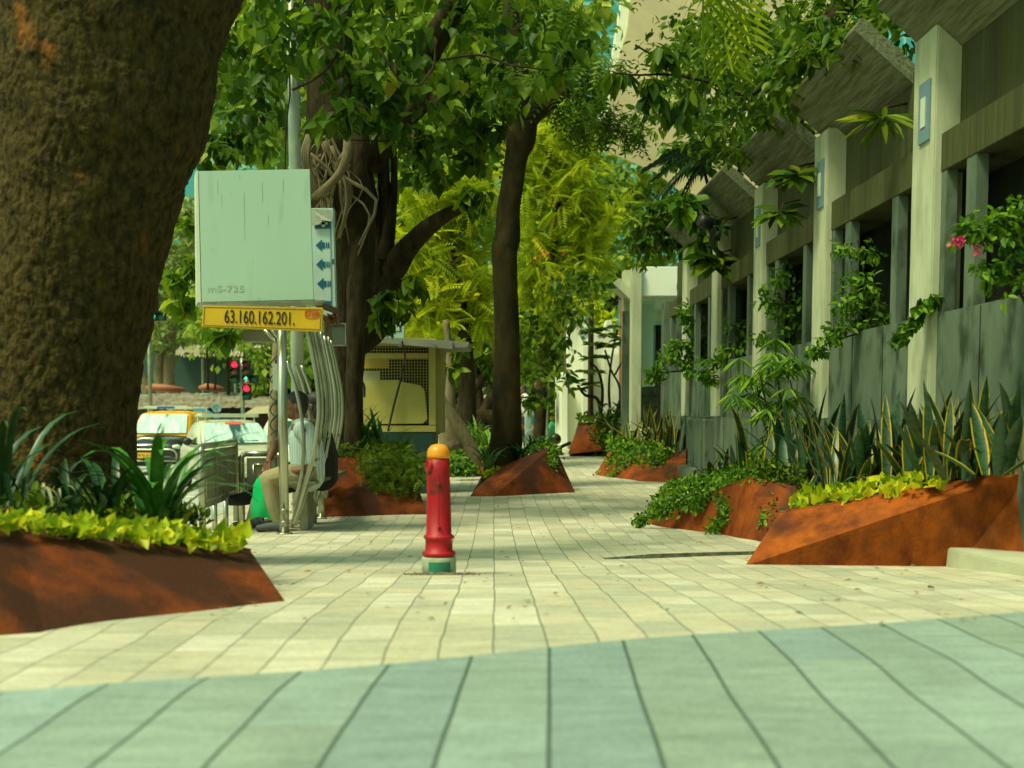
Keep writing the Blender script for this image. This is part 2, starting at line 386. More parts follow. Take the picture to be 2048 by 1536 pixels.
    L(mx.outputs[2], b.inputs['Base Color']); b.inputs['Roughness'].default_value = .8
    hgt = mth('ADD', mth('MULTIPLY', j, -1), mth('MULTIPLY', n2.outputs[0], .25))
    hgt = mth('ADD', hgt, mth('MULTIPLY', wn2.outputs[0], .5))
    bp = nd(nt, 'ShaderNodeBump'); bp.inputs['Distance'].default_value = .004; bp.inputs['Strength'].default_value = .8; L(hgt, bp.inputs['Height']); L(bp.outputs[0], b.inputs['Normal'])
    MATS[name] = m; return m
M['pave'] = paving_mat('pale_stone_setts', .158, .31, (.44, .44, .33), (.64, .60, .47), (.11, .13, .08), 988, .0028, .020, .42)
M['dark_pave'] = paving_mat('grey_green_slabs', .222, 1.6, (.235, .32, .295), (.29, .385, .35), (.05, .085, .06), 1100, .0056, .004, .12)
def bumpz(x, y): return .0032 * (math.sin(5.1 * y + 1.7 * x) + math.sin(9.7 * y - 2.1 * x + 1) * .6 + math.sin(2.3 * x + y * 3.3) * .8)
KERB = -2.95
bl, br = G(-300, 1421), G(2300, 1212)
def edge_y(x): return bl.y + (br.y - bl.y) * (x - bl.x) / (br.x - bl.x)
def sheet(name, m, xs, ys, zf, keep=None):
    vs = [(x, y, zf(x, y)) for y in ys for x in xs]; nx = len(xs)
    fs = [(j * nx + i, j * nx + i + 1, (j + 1) * nx + i + 1, (j + 1) * nx + i) for j in range(len(ys) - 1) for i in range(nx - 1)]
    b = MB(); b.add(vs, fs); return b.build(name, m, smooth=True, fix=False)
xs = [KERB] + list(np.arange(-2.8, 6.2, .2)); ys = list(np.arange(-3, 20, .09)) + list(np.arange(20, 36, .3))
tag(sheet('pavement', M['pave'], xs, ys, lambda x, y: H(y) + bumpz(x, y)), kind='structure')
# darker slabs of the crossing in front: a sheet 4 mm above, its far edge running at a slant
vs = []; fs = []; nx = 46; ny = 90
for j in range(ny + 1):
    for i in range(nx + 1):
        x = -2.9 + 9.0 * i / nx; y1 = edge_y(x); y = -2.5 + (y1 + 2.5) * j / ny
        vs.append((x, y, H(y) + bumpz(x, y) + .004))
for j in range(ny):
    for i in range(nx): fs.append((j * (nx + 1) + i, j * (nx + 1) + i + 1, (j + 1) * (nx + 1) + i + 1, (j + 1) * (nx + 1) + i))
b = MB(); b.add(vs, fs); tag(b.build('slab_paving', M['dark_pave'], smooth=True, fix=False), kind='structure')
# kerb face, road and the ground to the horizon
asph = mat('asphalt', (.34, .35, .30), (.42, .43, .37), rough=.9, scale=25, col3=(.16, .17, .13), s3=1.2)  # lightened: white glare on the road is put into this colour
dirt = mat('dry_ground', (.10, .10, .06), (.17, .165, .10), rough=1, scale=.6)
kerbm = mat('kerb_concrete', (.30, .30, .22), (.38, .38, .28), rough=.9, scale=8)
b = MB(); yk = list(np.arange(-3, 36, .5))
for a, c in zip(yk[:-1], yk[1:]):
    b.add([(KERB - .14, a, H(a) - .02), (KERB, a, H(a) + .0), (KERB, c, H(c)), (KERB - .14, c, H(c) - .02), (KERB - .17, a, -.6), (KERB - .17, c, -.6)], [(0, 1, 2, 3), (4, 0, 3, 5)])
tag(b.build('kerb', kerbm, fix=False), kind='structure')
b = MB(); b.add([(-60, -8, -.55), (KERB - .1, -8, -.55), (KERB - .1, 36, -.55), (60, 36, -.55), (60, 95, -.55), (-60, 95, -.55)], [(0, 1, 2, 3, 4, 5)])
tag(b.build('road', asph, fix=False), kind='structure')
b = MB(); b.add([(-700, -60, -.56), (700, -60, -.56), (700, 900, -.56), (-700, 900, -.56)], [(0, 1, 2, 3)])
tag(b.build('ground', dirt, fix=False), kind='structure')
b = MB(); b.add([(KERB, 36, -.56), (8, 36, -.56), (8, 36, H(36)), (KERB, 36, H(36))], [(0, 1, 2, 3)]); tag(b.build('pavement_end', kerbm, fix=False), kind='structure')
# white stop line on the road
b = MB(); p1 = W(250, 957, 24.6); b.add([(-12, 24.2, -.546), (KERB - .3, 24.2, -.546), (KERB - .3, 24.6, -.546), (-12, 24.6, -.546)], [(0, 1, 2, 3)])
tag(b.build('road_marking', mat('road_paint', (.62, .62, .5), (.5, .5, .4), scale=20), fix=False), kind='structure')
# raised slab step at the right edge, and the little drop further back
def slab_from(px_list, h, name, m, back=.0):
    P = [G(*p) for p in px_list]; b = MB(); top = [Vector((p.x, p.y, H(p.y) + h)) for p in P]; bot = [Vector((p.x, p.y, H(p.y) - .15)) for p in P]
    n = len(P); b.add(bot + top, [tuple(range(n - 1, -1, -1)), tuple(range(n, 2 * n))] + [(i, (i + 1) % n, (i + 1) % n + n, i + n) for i in range(n)])
    return b.build(name, m, bevel=.006)
ga = G(1918, 1136); gb = G(2300, 1185); z1 = W(1915, 1103, ga.y).z
b = MB(); dx = .08
pts = [(ga.x, ga.y), (gb.x, gb.y), (gb.x + .9, gb.y + 1.4), (ga.x + .9, ga.y + 1.6), (ga.x + .02, ga.y + .5)]
b.add([(x, y, 0) for x, y in pts] + [(x, y, z1) for x, y in pts], [(4, 3, 2, 1, 0), (5, 6, 7, 8, 9)] + [(i, (i + 1) % 5, (i + 1) % 5 + 5, i + 5) for i in range(5)])
tag(b.build('raised_slab', mat('step_stone', (.40, .41, .28), (.47, .47, .33), rough=.85, scale=7, bump=.002), bevel=.008), kind='structure')
P = [G(1208, 1117), G(1300, 1116), G(1400, 1113), G(1545, 1109)]
b = MB()
for p, q in zip(P[:-1], P[1:]):
    b.add([(p.x, p.y, H(p.y) - .02), (q.x, q.y, H(q.y) - .02), (q.x, q.y, H(q.y) + .026), (p.x, p.y, H(p.y) + .022 * (p is not P[0]) + .004),
           (q.x + .02, q.y + .5, H(q.y + .5) + .006), (p.x - .01, p.y + .5, H(p.y + .5) + .006)], [(0, 1, 2, 3), (3, 2, 4, 5)], 0)
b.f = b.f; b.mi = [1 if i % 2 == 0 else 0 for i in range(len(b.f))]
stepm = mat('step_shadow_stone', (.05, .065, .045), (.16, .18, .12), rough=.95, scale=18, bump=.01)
tag(b.build('pavement_step', [M['pave'], stepm], fix=False), kind='structure')

# ---------------------------------------------------------------- sky-high things far behind
gt = thing('glass_tower', 'cyan glass office tower seen through gaps in the highest leaves', 'building', (0, 150, 0))
b = MB(); b.bb(-75, 60, 150, 185, -.5, 90)
gm = bpy.data.materials.new('blue_green_facade'); gm.use_nodes = True; nt = gm.node_tree; pb = nt.nodes['Principled BSDF']
tc = nd(nt, 'ShaderNodeTexCoord'); mp = nd(nt, 'ShaderNodeMapping'); mp.inputs['Rotation'].default_value = (R(90), 0, 0); bt = nd(nt, 'ShaderNodeTexBrick')
bt.offset = 0; bt.inputs['Scale'].default_value = 1; bt.inputs['Brick Width'].default_value = 3.4; bt.inputs['Row Height'].default_value = 3.6; bt.inputs['Mortar Size'].default_value = .16
bt.inputs['Color1'].default_value = (.05, .34, .36, 1); bt.inputs['Color2'].default_value = (.09, .42, .42, 1); bt.inputs['Mortar'].default_value = (.30, .60, .55, 1)
nt.links.new(tc.outputs['Object'], mp.inputs[0]); nt.links.new(mp.outputs[0], bt.inputs[0]); nt.links.new(bt.outputs[0], pb.inputs['Base Color']); pb.inputs['Roughness'].default_value = .25
b.build('facade', gm, gt); b = MB(); b.bb(-75.5, 60.5, 149.6, 185.5, 88, 92); b.build('parapet', M['conc'], gt)
# slanting concrete canopy roof of the hall beyond the gatehouse
hall = thing('canopy_hall', 'big beige slanting concrete roof jutting above the white gatehouse', 'building', (8, 46, 0))
YC = 44
b = MB()
A_, B_, D_ = W(1206, 300, 44), W(1420, 430, 44.5), W(1262, -20, 50)
PN = (B_ - A_).cross(D_ - A_)
def on_roof(px, py):
    d = ray(px, py); o = Vector((0, 0, EYE)); return o + d * ((A_ - o).dot(PN) / d.dot(PN))
under = [on_roof(*q) for q in ((1206, 300), (1312, 345), (1420, 430), (1600, 500), (1750, 250), (1600, -60), (1262, -20), (1240, 180))]
vec = Vector((.4, 1.5, 2.6))
b.add(under + [p + vec for p in under], [tuple(range(7, -1, -1)), tuple(range(8, 16))] + [(i, (i + 1) % 8, (i + 1) % 8 + 8, i + 8) for i in range(8)])
b.build('roof', mat('beige_plaster', (.38, .31, .17), (.46, .38, .21), rough=.9, scale=.25, stretch=(1, 4, 1)), hall)
b = MB(); dn = Vector((0, -.15, -.05)); e0, e1, e2 = [on_roof(*q) + dn for q in ((1186, 296), (1214, 180), (1246, -20))]; q0, q1, q2 = [on_roof(*q) + dn for q in ((1212, 304), (1250, 180), (1280, -20))]
b.add([e0, q0, q1, e1, q2, e2] + [Vector(p) + Vector((0, .4, .3)) for p in (e0, q0, q1, e1, q2, e2)], [(0, 1, 2, 3), (3, 2, 4, 5), (6, 9, 8, 7), (9, 11, 10, 8), (0, 3, 9, 6), (3, 5, 11, 9), (1, 7, 8, 2), (2, 8, 10, 4)])
b.build('fascia', M['whitep'], hall)
b = MB(); b.bb(11, 14, 52, 62, -.55, 9); b.build('wall', M['conc'], hall)

# ---------------------------------------------------------------- the concrete wall building on the right
wb = thing('concrete_building', 'grey concrete building wall with tall pilasters, dark openings and slanted concrete hoods', 'building', (WX, 9, 0))
SP = 2.84 * 1.0
Yp = [7800 / (px - 986) for px in (2185, 1810, 1618, 1501, 1419, 1361)]       # far edges of the pilasters
Yn = 5.4
def wq(b, x0, x1, y0, y1, z0, z1, mi=0):
    """box along the (slightly turned) wall line: x offsets from the wall face"""
    vs = []
    for z in (z0, z1):
        for y in (y0, y1):
            for x in (x0, x1): vs.append((wallx(y) + x, y, z))
    b.add(vs, [(0, 2, 3, 1), (4, 5, 7, 6), (0, 1, 5, 4), (2, 6, 7, 3), (0, 4, 6, 2), (1, 3, 7, 5)], mi)
zs = wall_hit(1911, 619, .05).z; zb0 = wall_hit(1911, 329, .05).z; zb1 = wall_hit(1911, 250, .05).z; zpl = wall_hit(1700, 839).z; ztop = wall_hit(1668, 284, .17).z
print('wall z', zs, zb0, zb1, zpl, ztop, [round(y, 2) for y in Yp])
YE = 22.6
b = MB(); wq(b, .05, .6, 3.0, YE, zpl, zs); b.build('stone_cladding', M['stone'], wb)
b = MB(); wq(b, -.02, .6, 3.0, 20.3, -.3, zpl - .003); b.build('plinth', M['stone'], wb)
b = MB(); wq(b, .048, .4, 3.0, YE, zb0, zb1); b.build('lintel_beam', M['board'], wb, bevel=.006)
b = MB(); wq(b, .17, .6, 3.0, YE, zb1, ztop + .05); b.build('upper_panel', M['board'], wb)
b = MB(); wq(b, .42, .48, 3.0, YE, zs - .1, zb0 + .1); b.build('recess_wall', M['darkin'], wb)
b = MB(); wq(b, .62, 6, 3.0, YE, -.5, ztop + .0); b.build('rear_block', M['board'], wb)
edges = [3.4] + Yp[1:]; edges = [Yp[0]] + Yp[1:]
PW = .47
for i, y in enumerate(Yp):
    b = MB(); wq(b, 0, .2, y - PW, y, zpl, ztop + (.9 if i < 2 else .04)); o = b.build('pilaster', M['conc'], wb, bevel=.01)
    if i in (1, 2, 3):
        yc = y - .27; zc = 1.03 + (575 if i == 1 else 485 if i == 2 else 330) * 0
        top, bot = {1: ((1832, 180), (1826, 300)), 2: ((1632, 330), (1628, 425)), 3: ((1508, 425), (1506, 500))}[i]
        za = wall_hit(*top).z; zb_ = wall_hit(*bot).z
        b = MB(); wq(b, -.015, -.002, yc - .11, yc + .11, zb_, za); pl = b.build('plaque', M['plaque'], wb)
        b = MB(); wq(b, -.022, -.0155, yc - .04, yc + .05, zb_ + (za - zb_) * .25, zb_ + (za - zb_) * .74); b.build('white_insert', M['whitep'], pl)
ends = Yp + [YE + .2]
for i in range(len(Yp)):
    y0 = Yp[i]; y1 = (Yp[i + 1] - PW) if i + 1 < len(Yp) else YE
    if y1 - y0 < .6: continue
    L_ = y1 - y0
    for a, c in ((0, .07), (.20, .26), (.74, .81), (.96, 1.0)) if i + 1 < len(Yp) else ((0, .07), (.9, 1.0)):
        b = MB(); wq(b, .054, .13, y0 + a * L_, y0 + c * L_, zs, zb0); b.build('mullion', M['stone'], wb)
for i in range(1, len(Yp)):
    for fr in (.32, .68):
        y = Yp[i] - PW - .02 - (Yp[i] - Yp[i - 1]) * 0; yj = Yp[i - 1] + (Yp[i] - PW - Yp[i - 1]) * fr
        b = MB(); wq(b, .046, .051, yj - .004, yj + .004, zpl, zs - .01); b.build('panel_joint', M['darkin'], wb)
    b = MB(); wq(b, -.024, -.019, Yp[i] - 1.2, Yp[i] - 1.192, .1, zpl - .01); b.build('panel_joint', M['darkin'], wb)
# slanted hoods between the pilasters, leaning out over the pavement
for i in range(0, 5):
    y1 = Yp[i + 1] - .02 if i + 1 < len(Yp) else YE; y0 = y1 - 2.3
    if i == 4: y0 = y1 - 2.2
    o_, u_ = .46, .36
    x0 = lambda y: wallx(y)
    b = MB(); t = .10
    ry0, ry1 = y0, y1
    vs = [(x0(ry0) + .17, ry0, ztop - .04), (x0(ry1) + .17, ry1, ztop - .04), (x0(ry1) - o_ + .17, ry1, ztop + u_), (x0(ry0) - o_ + .17, ry0, ztop + u_)]
    vs2 = [(x + .07, y, z + .10) for x, y, z in vs]
    b.add(vs + vs2, [(0, 1, 2, 3), (7, 6, 5, 4), (0, 4, 5, 1), (1, 5, 6, 2), (2, 6, 7, 3), (3, 7, 4, 0)]); b.build('slanted_hood', M['slab'], wb, bevel=.006)
# the square pier that ends the plinth
b = MB(); p0 = W(1375, 835, 19.0)
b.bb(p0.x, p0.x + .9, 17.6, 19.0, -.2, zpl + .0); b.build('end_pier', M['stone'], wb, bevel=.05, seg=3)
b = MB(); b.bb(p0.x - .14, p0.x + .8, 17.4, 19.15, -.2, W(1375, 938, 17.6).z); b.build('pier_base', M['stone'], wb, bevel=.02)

# ---------------------------------------------------------------- gatehouse and old walls beyond
gh = thing('gatehouse', 'white topped gatehouse with pale green glass beyond the concrete wall', 'building', (3, 27, 0))
def pbox(b, x0, x1, y0, y1, Y, d, mi=0):
    """box whose front face covers the given photo pixels at depth Y; d metres deep"""
    p = W(x0, y0, Y); q = W(x1, y1, Y); b.bb(p.x, q.x, Y, Y + d, min(p.z, q.z), max(p.z, q.z), mi)
def part(name, m, par, *boxes, bevel=0):
    b = MB()
    for bx in boxes: pbox(b, *bx)
    return b.build(name, m, par, bevel=bevel)
palewall = mat('pale_green_plaster', (.60, .80, .60), (.66, .84, .65), rough=.6, scale=1)
part('fascia', mat('bright_white_panel', (.90, .92, .80), (.86, .88, .76), rough=.5, scale=2), gh, (1276, 1369, 533, 592, 24.5, 2.6), bevel=.01)
part('soffit', palewall, gh, (1280, 1420, 592.5, 598, 24.9, 3))
part('column', M['conc'], gh, (1265, 1282, 533, 862, 24.4, .5), bevel=.01)
part('wall', palewall, gh, (1284, 1306, 598, 752, 26.0, .3), (1284, 1310, 752, 772, 25.9, .4))
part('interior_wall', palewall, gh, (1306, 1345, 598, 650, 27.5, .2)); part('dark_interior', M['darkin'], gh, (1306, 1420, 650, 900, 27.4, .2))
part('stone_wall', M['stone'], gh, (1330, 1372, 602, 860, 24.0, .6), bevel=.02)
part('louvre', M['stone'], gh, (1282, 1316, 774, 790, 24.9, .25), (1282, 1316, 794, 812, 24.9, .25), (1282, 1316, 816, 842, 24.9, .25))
gg = mat('thin_green_glass', (.45, .78, .66), rough=.03, alpha=.22)
part('window_pane', gg, gh, (1283, 1310, 600, 750, 24.8, .012))
part('gate_bar', M['black'], gh, *[(1312 + k * 5, 1313.5 + k * 5, 700, 850, 24.6, .02) for k in range(4)])
lampm = part('security_camera', M['black'], gh, (1356, 1366, 566, 578, 24.2, .2))
oldc = mat('weathered_whitewash', (.82, .84, .68), (.58, .60, .46), rough=.9, scale=1.6, stretch=(1.6, 1.6, .3), detail=9, lo=.45, hi=.7, col3=(.10, .09, .055), s3=2.2, lo3=.6, hi3=.72, bump=.01)
pc = thing('concrete_pier', 'weathered concrete pier with a slanted slab arm left of the white gatehouse', 'pier', W(1255, 862, 26))
part('shaft', M['conc'], pc, (1248, 1264, 540, 870, 25.6, .5)); part('dark_infill', M['stone'], pc, (1246, 1262, 622, 870, 25.3, .25))
b = MB(); a = W(1226, 566, 25.2); c = W(1262, 600, 25.2); a2 = W(1238, 556, 25.2); c2 = W(1266, 582, 25.2); b.prism([a, c, c2, a2], (0, .9, 0)); b.build('slab_arm', M['conc'], pc)
ow = thing('old_boundary_wall', 'peeling whitewashed old wall of uneven height beyond the far planter', 'wall', W(1180, 900, 30))
b = MB()
prof = [(1112, 905), (1112, 752), (1122, 745), (1134, 742), (1134, 618), (1146, 612), (1160, 616), (1161, 672), (1168, 690), (1180, 668), (1206, 664), (1212, 640), (1224, 640), (1228, 668), (1246, 672), (1246, 905)]
b.prism([W(x, y, 30) for x, y in prof], (.0, .45, 0)); b.build('wall_face', oldc, ow, bevel=.02)
part('buttress', oldc, ow, (1120, 1137, 760, 905, 29.7, .28), (1164, 1182, 690, 905, 29.7, .28), (1205, 1240, 705, 905, 29.8, .18), bevel=.03)
part('orange_post', mat('orange_board', (.50, .20, .05), (.40, .16, .05), scale=5), ow, (1240, 1247, 600, 880, 29.4, .15))
part('purple_board', mat('purple_board', (.09, .05, .14)), ow, (1238, 1246, 560, 600, 29.4, .15))
for i, (x0, x1, y0, y1, Y, lab) in enumerate([(1177, 1189, 420, 780, 28.5, 'tall dark brown pole standing against the old whitewashed wall'),
                                              (1128, 1136, 560, 770, 31, 'thin rusty brown pole left of the old whitewashed wall'),
                                              (1159, 1162, 420, 670, 34, 'slim steel pole before the pale tower strip, behind the old wall')]):
    t = thing('utility_pole', lab, 'pole', gp((x0 + x1) / 2, Y))
    b = MB(); p = W((x0 + x1) / 2, y0, Y); b.tube([(p.x, Y, H(Y)), (p.x, Y, p.z)], (x1 - x0) / 2 * sc(Y), n=10); b.build('shaft', mat('brown_pole', (.07, .03, .018), (.10, .05, .03), scale=8), t, smooth=True)
    b = MB(); b.box((p.x, Y, p.z - .3), (.5, .06, .06)); b.build('crossarm', M['steeld'], t)
pt = thing('pale_tower', 'slender pale blue tower strip rising behind the old wall', 'building', (2, 60, 0))
part('wall', mat('pale_blue_panels', (.50, .66, .62), (.58, .74, .70), scale=.5), pt, (1150, 1178, 440, 900, 60, 4))
for k in range(6): part('ledge', M['conc'], pt, (1149, 1179, 470 + k * 46, 473 + k * 46, 59.8, .3))

# ---------------------------------------------------------------- corten planters
PL = []
def planter(label, pts, faces, soil, m, group='faceted rusty steel planters'):
    V = []
    for p in pts:
        if p[0] == 'g': V.append(G(p[1], p[2]) - Vector((0, 0, .01)))
        elif p[0] == 'w': V.append(W(*p[1:]))
        elif p[0] == 'p': V.append(Vector((W(p[1], 900, p[2]).x, p[2], H(p[2]) - .01)))
        elif p[0] == 'm': V.append(None)
        elif p[0] == 'pl':
            A3, B3, C3 = V[0], V[2], V[7] if V[7] is not None else V[6]; nn = (B3 - A3).cross(C3 - A3); d = ray(p[1], p[2]); yy = (A3 - Vector((0, 0, EYE))).dot(nn) / d.dot(nn) * d.y; V.append(W(p[1], p[2], .2 * min(yy, 7.6) + .8 * p[3]))
        else: V.append(Vector(p[1:]))
    for i, p in enumerate(pts):
        if p[0] == 'm': V[i] = V[p[1]] * .45 + V[p[2]] * .55
    c = sum(V, Vector()) / len(V)
    t = thing('steel_planter', label, 'planter', (c.x, c.y, H(c.y)), group=group)
    b = MB(); b.add(V, faces); b.build('steel_shell', m, t)
    rim = MB()
    n = len(soil)
    for i in range(n):
        p, q = V[soil[i]], V[soil[(i + 1) % n]]
        rim.tube([p, q], .006, n=6)
    rim.build('rim', m, t)
    b = MB(); b.add([V[i] - Vector((0, 0, .03)) for i in soil], [tuple(range(n))]); b.build('soil', M['soil'], t)
    PL.append((t, V)); return t, V
# left foreground
p_left = planter('long low rusty planter in the left foreground round the huge trunk', [
    ('g', -420, 1300), ('g', 88, 1264), ('g', 485, 1214), ('g', 575, 1205), ('p', 380, 7.6), ('x', -2.9, 8.6, .05), ('x', -2.9, 3.6, .3),
    ('w', -420, 950, 4.1), ('w', 38, 1055, 4.75), ('w', 500, 1100, 5.6), ('w', 330, 1062, 7.3), ('x', -2.85, 8.4, .45), ('x', -2.85, 3.6, .7)],
    [(0, 1, 7), (1, 8, 7), (1, 2, 8), (2, 9, 8), (2, 3, 9), (3, 4, 10, 9), (4, 5, 11, 10), (5, 6, 12, 11), (6, 0, 7, 12)], [7, 8, 9, 10, 11, 12], M['corten2'])
p_rn = planter('large orange rusty planter at the right edge of the picture', [
    ('g', 1490, 1129), ('g', 1700, 1130), ('g', 1915, 1131), ('x', 2.90, 7.20, .16), ('x', 3.0, 7.2, .1), ('x', 2.86, 8.6, 0), ('p', 1560, 9.0),
    ('w', 1560, 1025, 8.0), ('m', 7, 9), ('pl', 2072, 936, 7.28), ('x', 2.98, 7.3, .85), ('x', 2.86, 8.5, .55), ('w', 1600, 1015, 8.8)],
    [(0, 9, 8, 7), (0, 1, 2, 9), (2, 3, 9), (3, 4, 10, 9), (4, 5, 11, 10), (5, 6, 12, 11), (6, 0, 7, 12)], [7, 8, 9, 10, 11, 12], M['corten3'])
p_rm = planter('creased rusty planter with creeper spilling over, right of the walkway before the concrete wall', [
    ('g', 1272, 1044), ('g', 1430, 1068), ('g', 1545, 1086), ('x', 2.8, 9.6, -.02), ('x', 2.82, 13.6, 0), ('p', 1330, 13.2),
    ('w', 1375, 1003, 11.4), ('w', 1500, 955, 10.6), ('w', 1600, 975, 10.3), ('x', 2.8, 10.2, .45), ('x', 2.8, 13.4, .35), ('w', 1372, 990, 13)],
    [(0, 1, 6), (1, 7, 6), (1, 2, 7), (2, 8, 7), (2, 3, 8), (3, 9, 8), (3, 4, 10, 9), (4, 5, 11, 10), (5, 0, 6, 11)], [6, 7, 8, 9, 10, 11], M['corten'])
p_rf = planter('rusty planter heaped with creeper beside the square pier of the wall', [
    ('g', 1190, 950), ('g', 1280, 962), ('g', 1372, 966), ('p', 1400, 21.5), ('p', 1215, 23.5),
    ('w', 1216, 905, 20.8), ('w', 1290, 912, 19.8), ('w', 1372, 906, 19.3), ('w', 1372, 880, 21.2), ('w', 1235, 880, 23.2)],
    [(0, 1, 5), (1, 6, 5), (1, 2, 6), (2, 7, 6), (2, 3, 8, 7), (3, 4, 9, 8), (4, 0, 5, 9)], [5, 6, 7, 8, 9], M['corten'])
p_ff = planter('farthest rusty planter below the old whitewashed wall', [
    ('w', 1136, 908, 26.0), ('w', 1215, 900, 26.0), ('w', 1270, 893, 26.4), ('p', 1270, 28.3), ('p', 1140, 28.3),
    ('w', 1156, 850, 26.5), ('w', 1212, 851, 26.6), ('w', 1268, 850, 26.9), ('w', 1262, 846, 28), ('w', 1156, 846, 28)],
    [(0, 1, 5), (1, 6, 5), (1, 2, 6), (2, 7, 6), (2, 3, 8, 7), (3, 4, 9, 8), (4, 0, 5, 9)], [5, 6, 7, 8, 9], M['corten'])
p_c = planter('pointed rusty planter round the slim central tree', [
    ('g', 938, 993), ('g', 985, 993), ('g', 1151, 985), ('p', 1120, 18.6), ('p', 955, 18.6),
    ('w', 1000, 935, 16.6), ('w', 1108, 890, 16.8), ('w', 1085, 905, 18.2), ('w', 978, 925, 18.2)],
    [(0, 1, 5), (1, 6, 5), (1, 2, 6), (2, 3, 7, 6), (3, 4, 8, 7), (4, 0, 5, 8)], [5, 6, 7, 8], M['corten2'])
p_m = planter('dark rusty planter between the bus shelter and the red hydrant', [
    ('g', 632, 1034), ('g', 735, 1033), ('g', 855, 1029), ('p', 835, 15.2), ('p', 640, 15.4),
    ('w', 672, 915, 13.4), ('w', 706, 915, 13.5), ('w', 820, 925, 13.6), ('w', 815, 915, 15), ('w', 672, 905, 15.1)],
    [(0, 1, 5), (1, 6, 5), (1, 2, 6), (2, 7, 6), (2, 3, 8, 7), (3, 4, 9, 8), (4, 0, 5, 9)], [5, 6, 7, 8, 9], M['corten2'])
p_s = planter('small rusty planter of lilies just behind the red hydrant', [
    ('w', 878, 955, 20), ('w', 990, 949, 20), ('p', 985, 22.5), ('p', 880, 22.5), ('w', 882, 920, 20.4), ('w', 930, 928, 20.3), ('w', 970, 915, 20.5), ('w', 970, 905, 22), ('w', 885, 905, 22)],
    [(0, 1, 5), (0, 5, 4), (1, 6, 5), (1, 2, 7, 6), (2, 3, 8, 7), (3, 0, 4, 8)], [4, 5, 6, 7, 8], M['corten'])

# ---------------------------------------------------------------- hydrant
hb = G(878, 1150); s_ = sc(hb.y); zt = lambda py: W(878, py, hb.y).z - hb.z
hy = thing('fire_hydrant', 'red pillar hydrant with orange dome on a grey base in the middle of the paving', 'hydrant', hb)
redm = mat('glossy_red_paint', (.42, .005, .012), (.25, .004, .010), rough=.5, spec=.35, scale=7, bump=.0016, bscale=30, detail=10, col3=(.10, .012, .010), s3=11, lo3=.57, hi3=.66)
b = MB(); r = s_
b.lathe([(29 * r, zt(1118)), (29 * r, zt(1112)), (33 * r, zt(1110)), (34 * r, zt(1106)), (32.5 * r, zt(1103)), (27.5 * r, zt(1101)), (27 * r, zt(1080)), (28 * r, zt(1078)), (30.5 * r, zt(1076)), (31 * r, zt(1073)), (29 * r, zt(1070)), (25.5 * r, zt(1068)), (24 * r, zt(1000)), (22.5 * r, zt(940)), (21.8 * r, zt(914))], hb, n=36); b.build('column', redm, hy, smooth=True)
b = MB(); b.lathe([(22.8 * r, zt(916)), (23 * r, zt(911)), (22.3 * r, zt(903)), (20 * r, zt(897)), (15.5 * r, zt(891.5)), (9 * r, zt(888.5)), (2 * r, zt(887.6))], hb, n=36)
b.build('dome_cap', mat('orange_paint', (.80, .30, .008), (.70, .25, .008), rough=.35, scale=6), hy, smooth=True)
b = MB(); oc = W(858, 933, hb.y); b.lathe([(13 * r, -12 * r), (13 * r, 2 * r), (15.5 * r, 3 * r), (15.5 * r, 9 * r), (12 * r, 9.5 * r), (11.5 * r, 6 * r)], (oc.x + 6 * r, oc.y - 5 * r, oc.z), n=20, ax=(-.92, -.38, 0))
b.build('outlet', redm, hy, smooth=True)
for py in (966, 1052):
    b = MB(); b.lathe([(3.4 * r, 0), (3.2 * r, 3 * r), (1.5 * r, 4 * r)], (hb.x + 1.5 * r, hb.y - 23.3 * r - (1 * r if py > 1000 else 0), hb.z + zt(py)), n=10, ax=(0, -1, 0))
    b.build('bolt', redm, hy, smooth=True)
b = MB(); b.tube([(hb.x + 1 * r, hb.y - 22.2 * r, hb.z + zt(950)), (hb.x + 1 * r, hb.y - 25 * r, hb.z + zt(1060))], 1.2 * r, n=6); b.build('seam', redm, hy)
b = MB(); b.lathe([(34.5 * r, -.03), (34.5 * r, zt(1116)), (33.5 * r, zt(1113)), (20 * r, zt(1112.5))], hb, n=36); hbase = b.build('concrete_base', mat('base_concrete', (.26, .32, .22), (.38, .43, .30), rough=.9, scale=12, bump=.003), hy, smooth=True)
b = MB(); vs = []; fs = []
for k in range(9):
    a = R(-90 - 38 + 76 * k / 8 * 1.0 + 6)
    for z in (zt(1143), zt(1121)): vs.append((hb.x + math.cos(a) * 35.3 * r, hb.y + math.sin(a) * 35.3 * r, hb.z + z))
for k in range(8): fs.append((2 * k, 2 * k + 2, 2 * k + 3, 2 * k + 1))
b.add(vs, fs); b.build('green_patch', mat('green_paint', (.02, .20, .13), (.012, .13, .08), rough=.6, scale=12), hbase, smooth=True)
b = MB()
for k in range(110):
    x = hb.x + rng.normal() * .085 + .02; y = hb.y - .07 + rng.random() * .05
    if 1: b.box((x, y - .05, H(y) + .012), (.008 + .009 * rng.random(),) * 3, rz=rng.random() * 3, ry=rng.random())
tag(b.build('gravel', mat('gravel', (.10, .09, .05), (.25, .22, .14), scale=60), loc=(hb.x, hb.y - .1, 0)), kind='stuff')
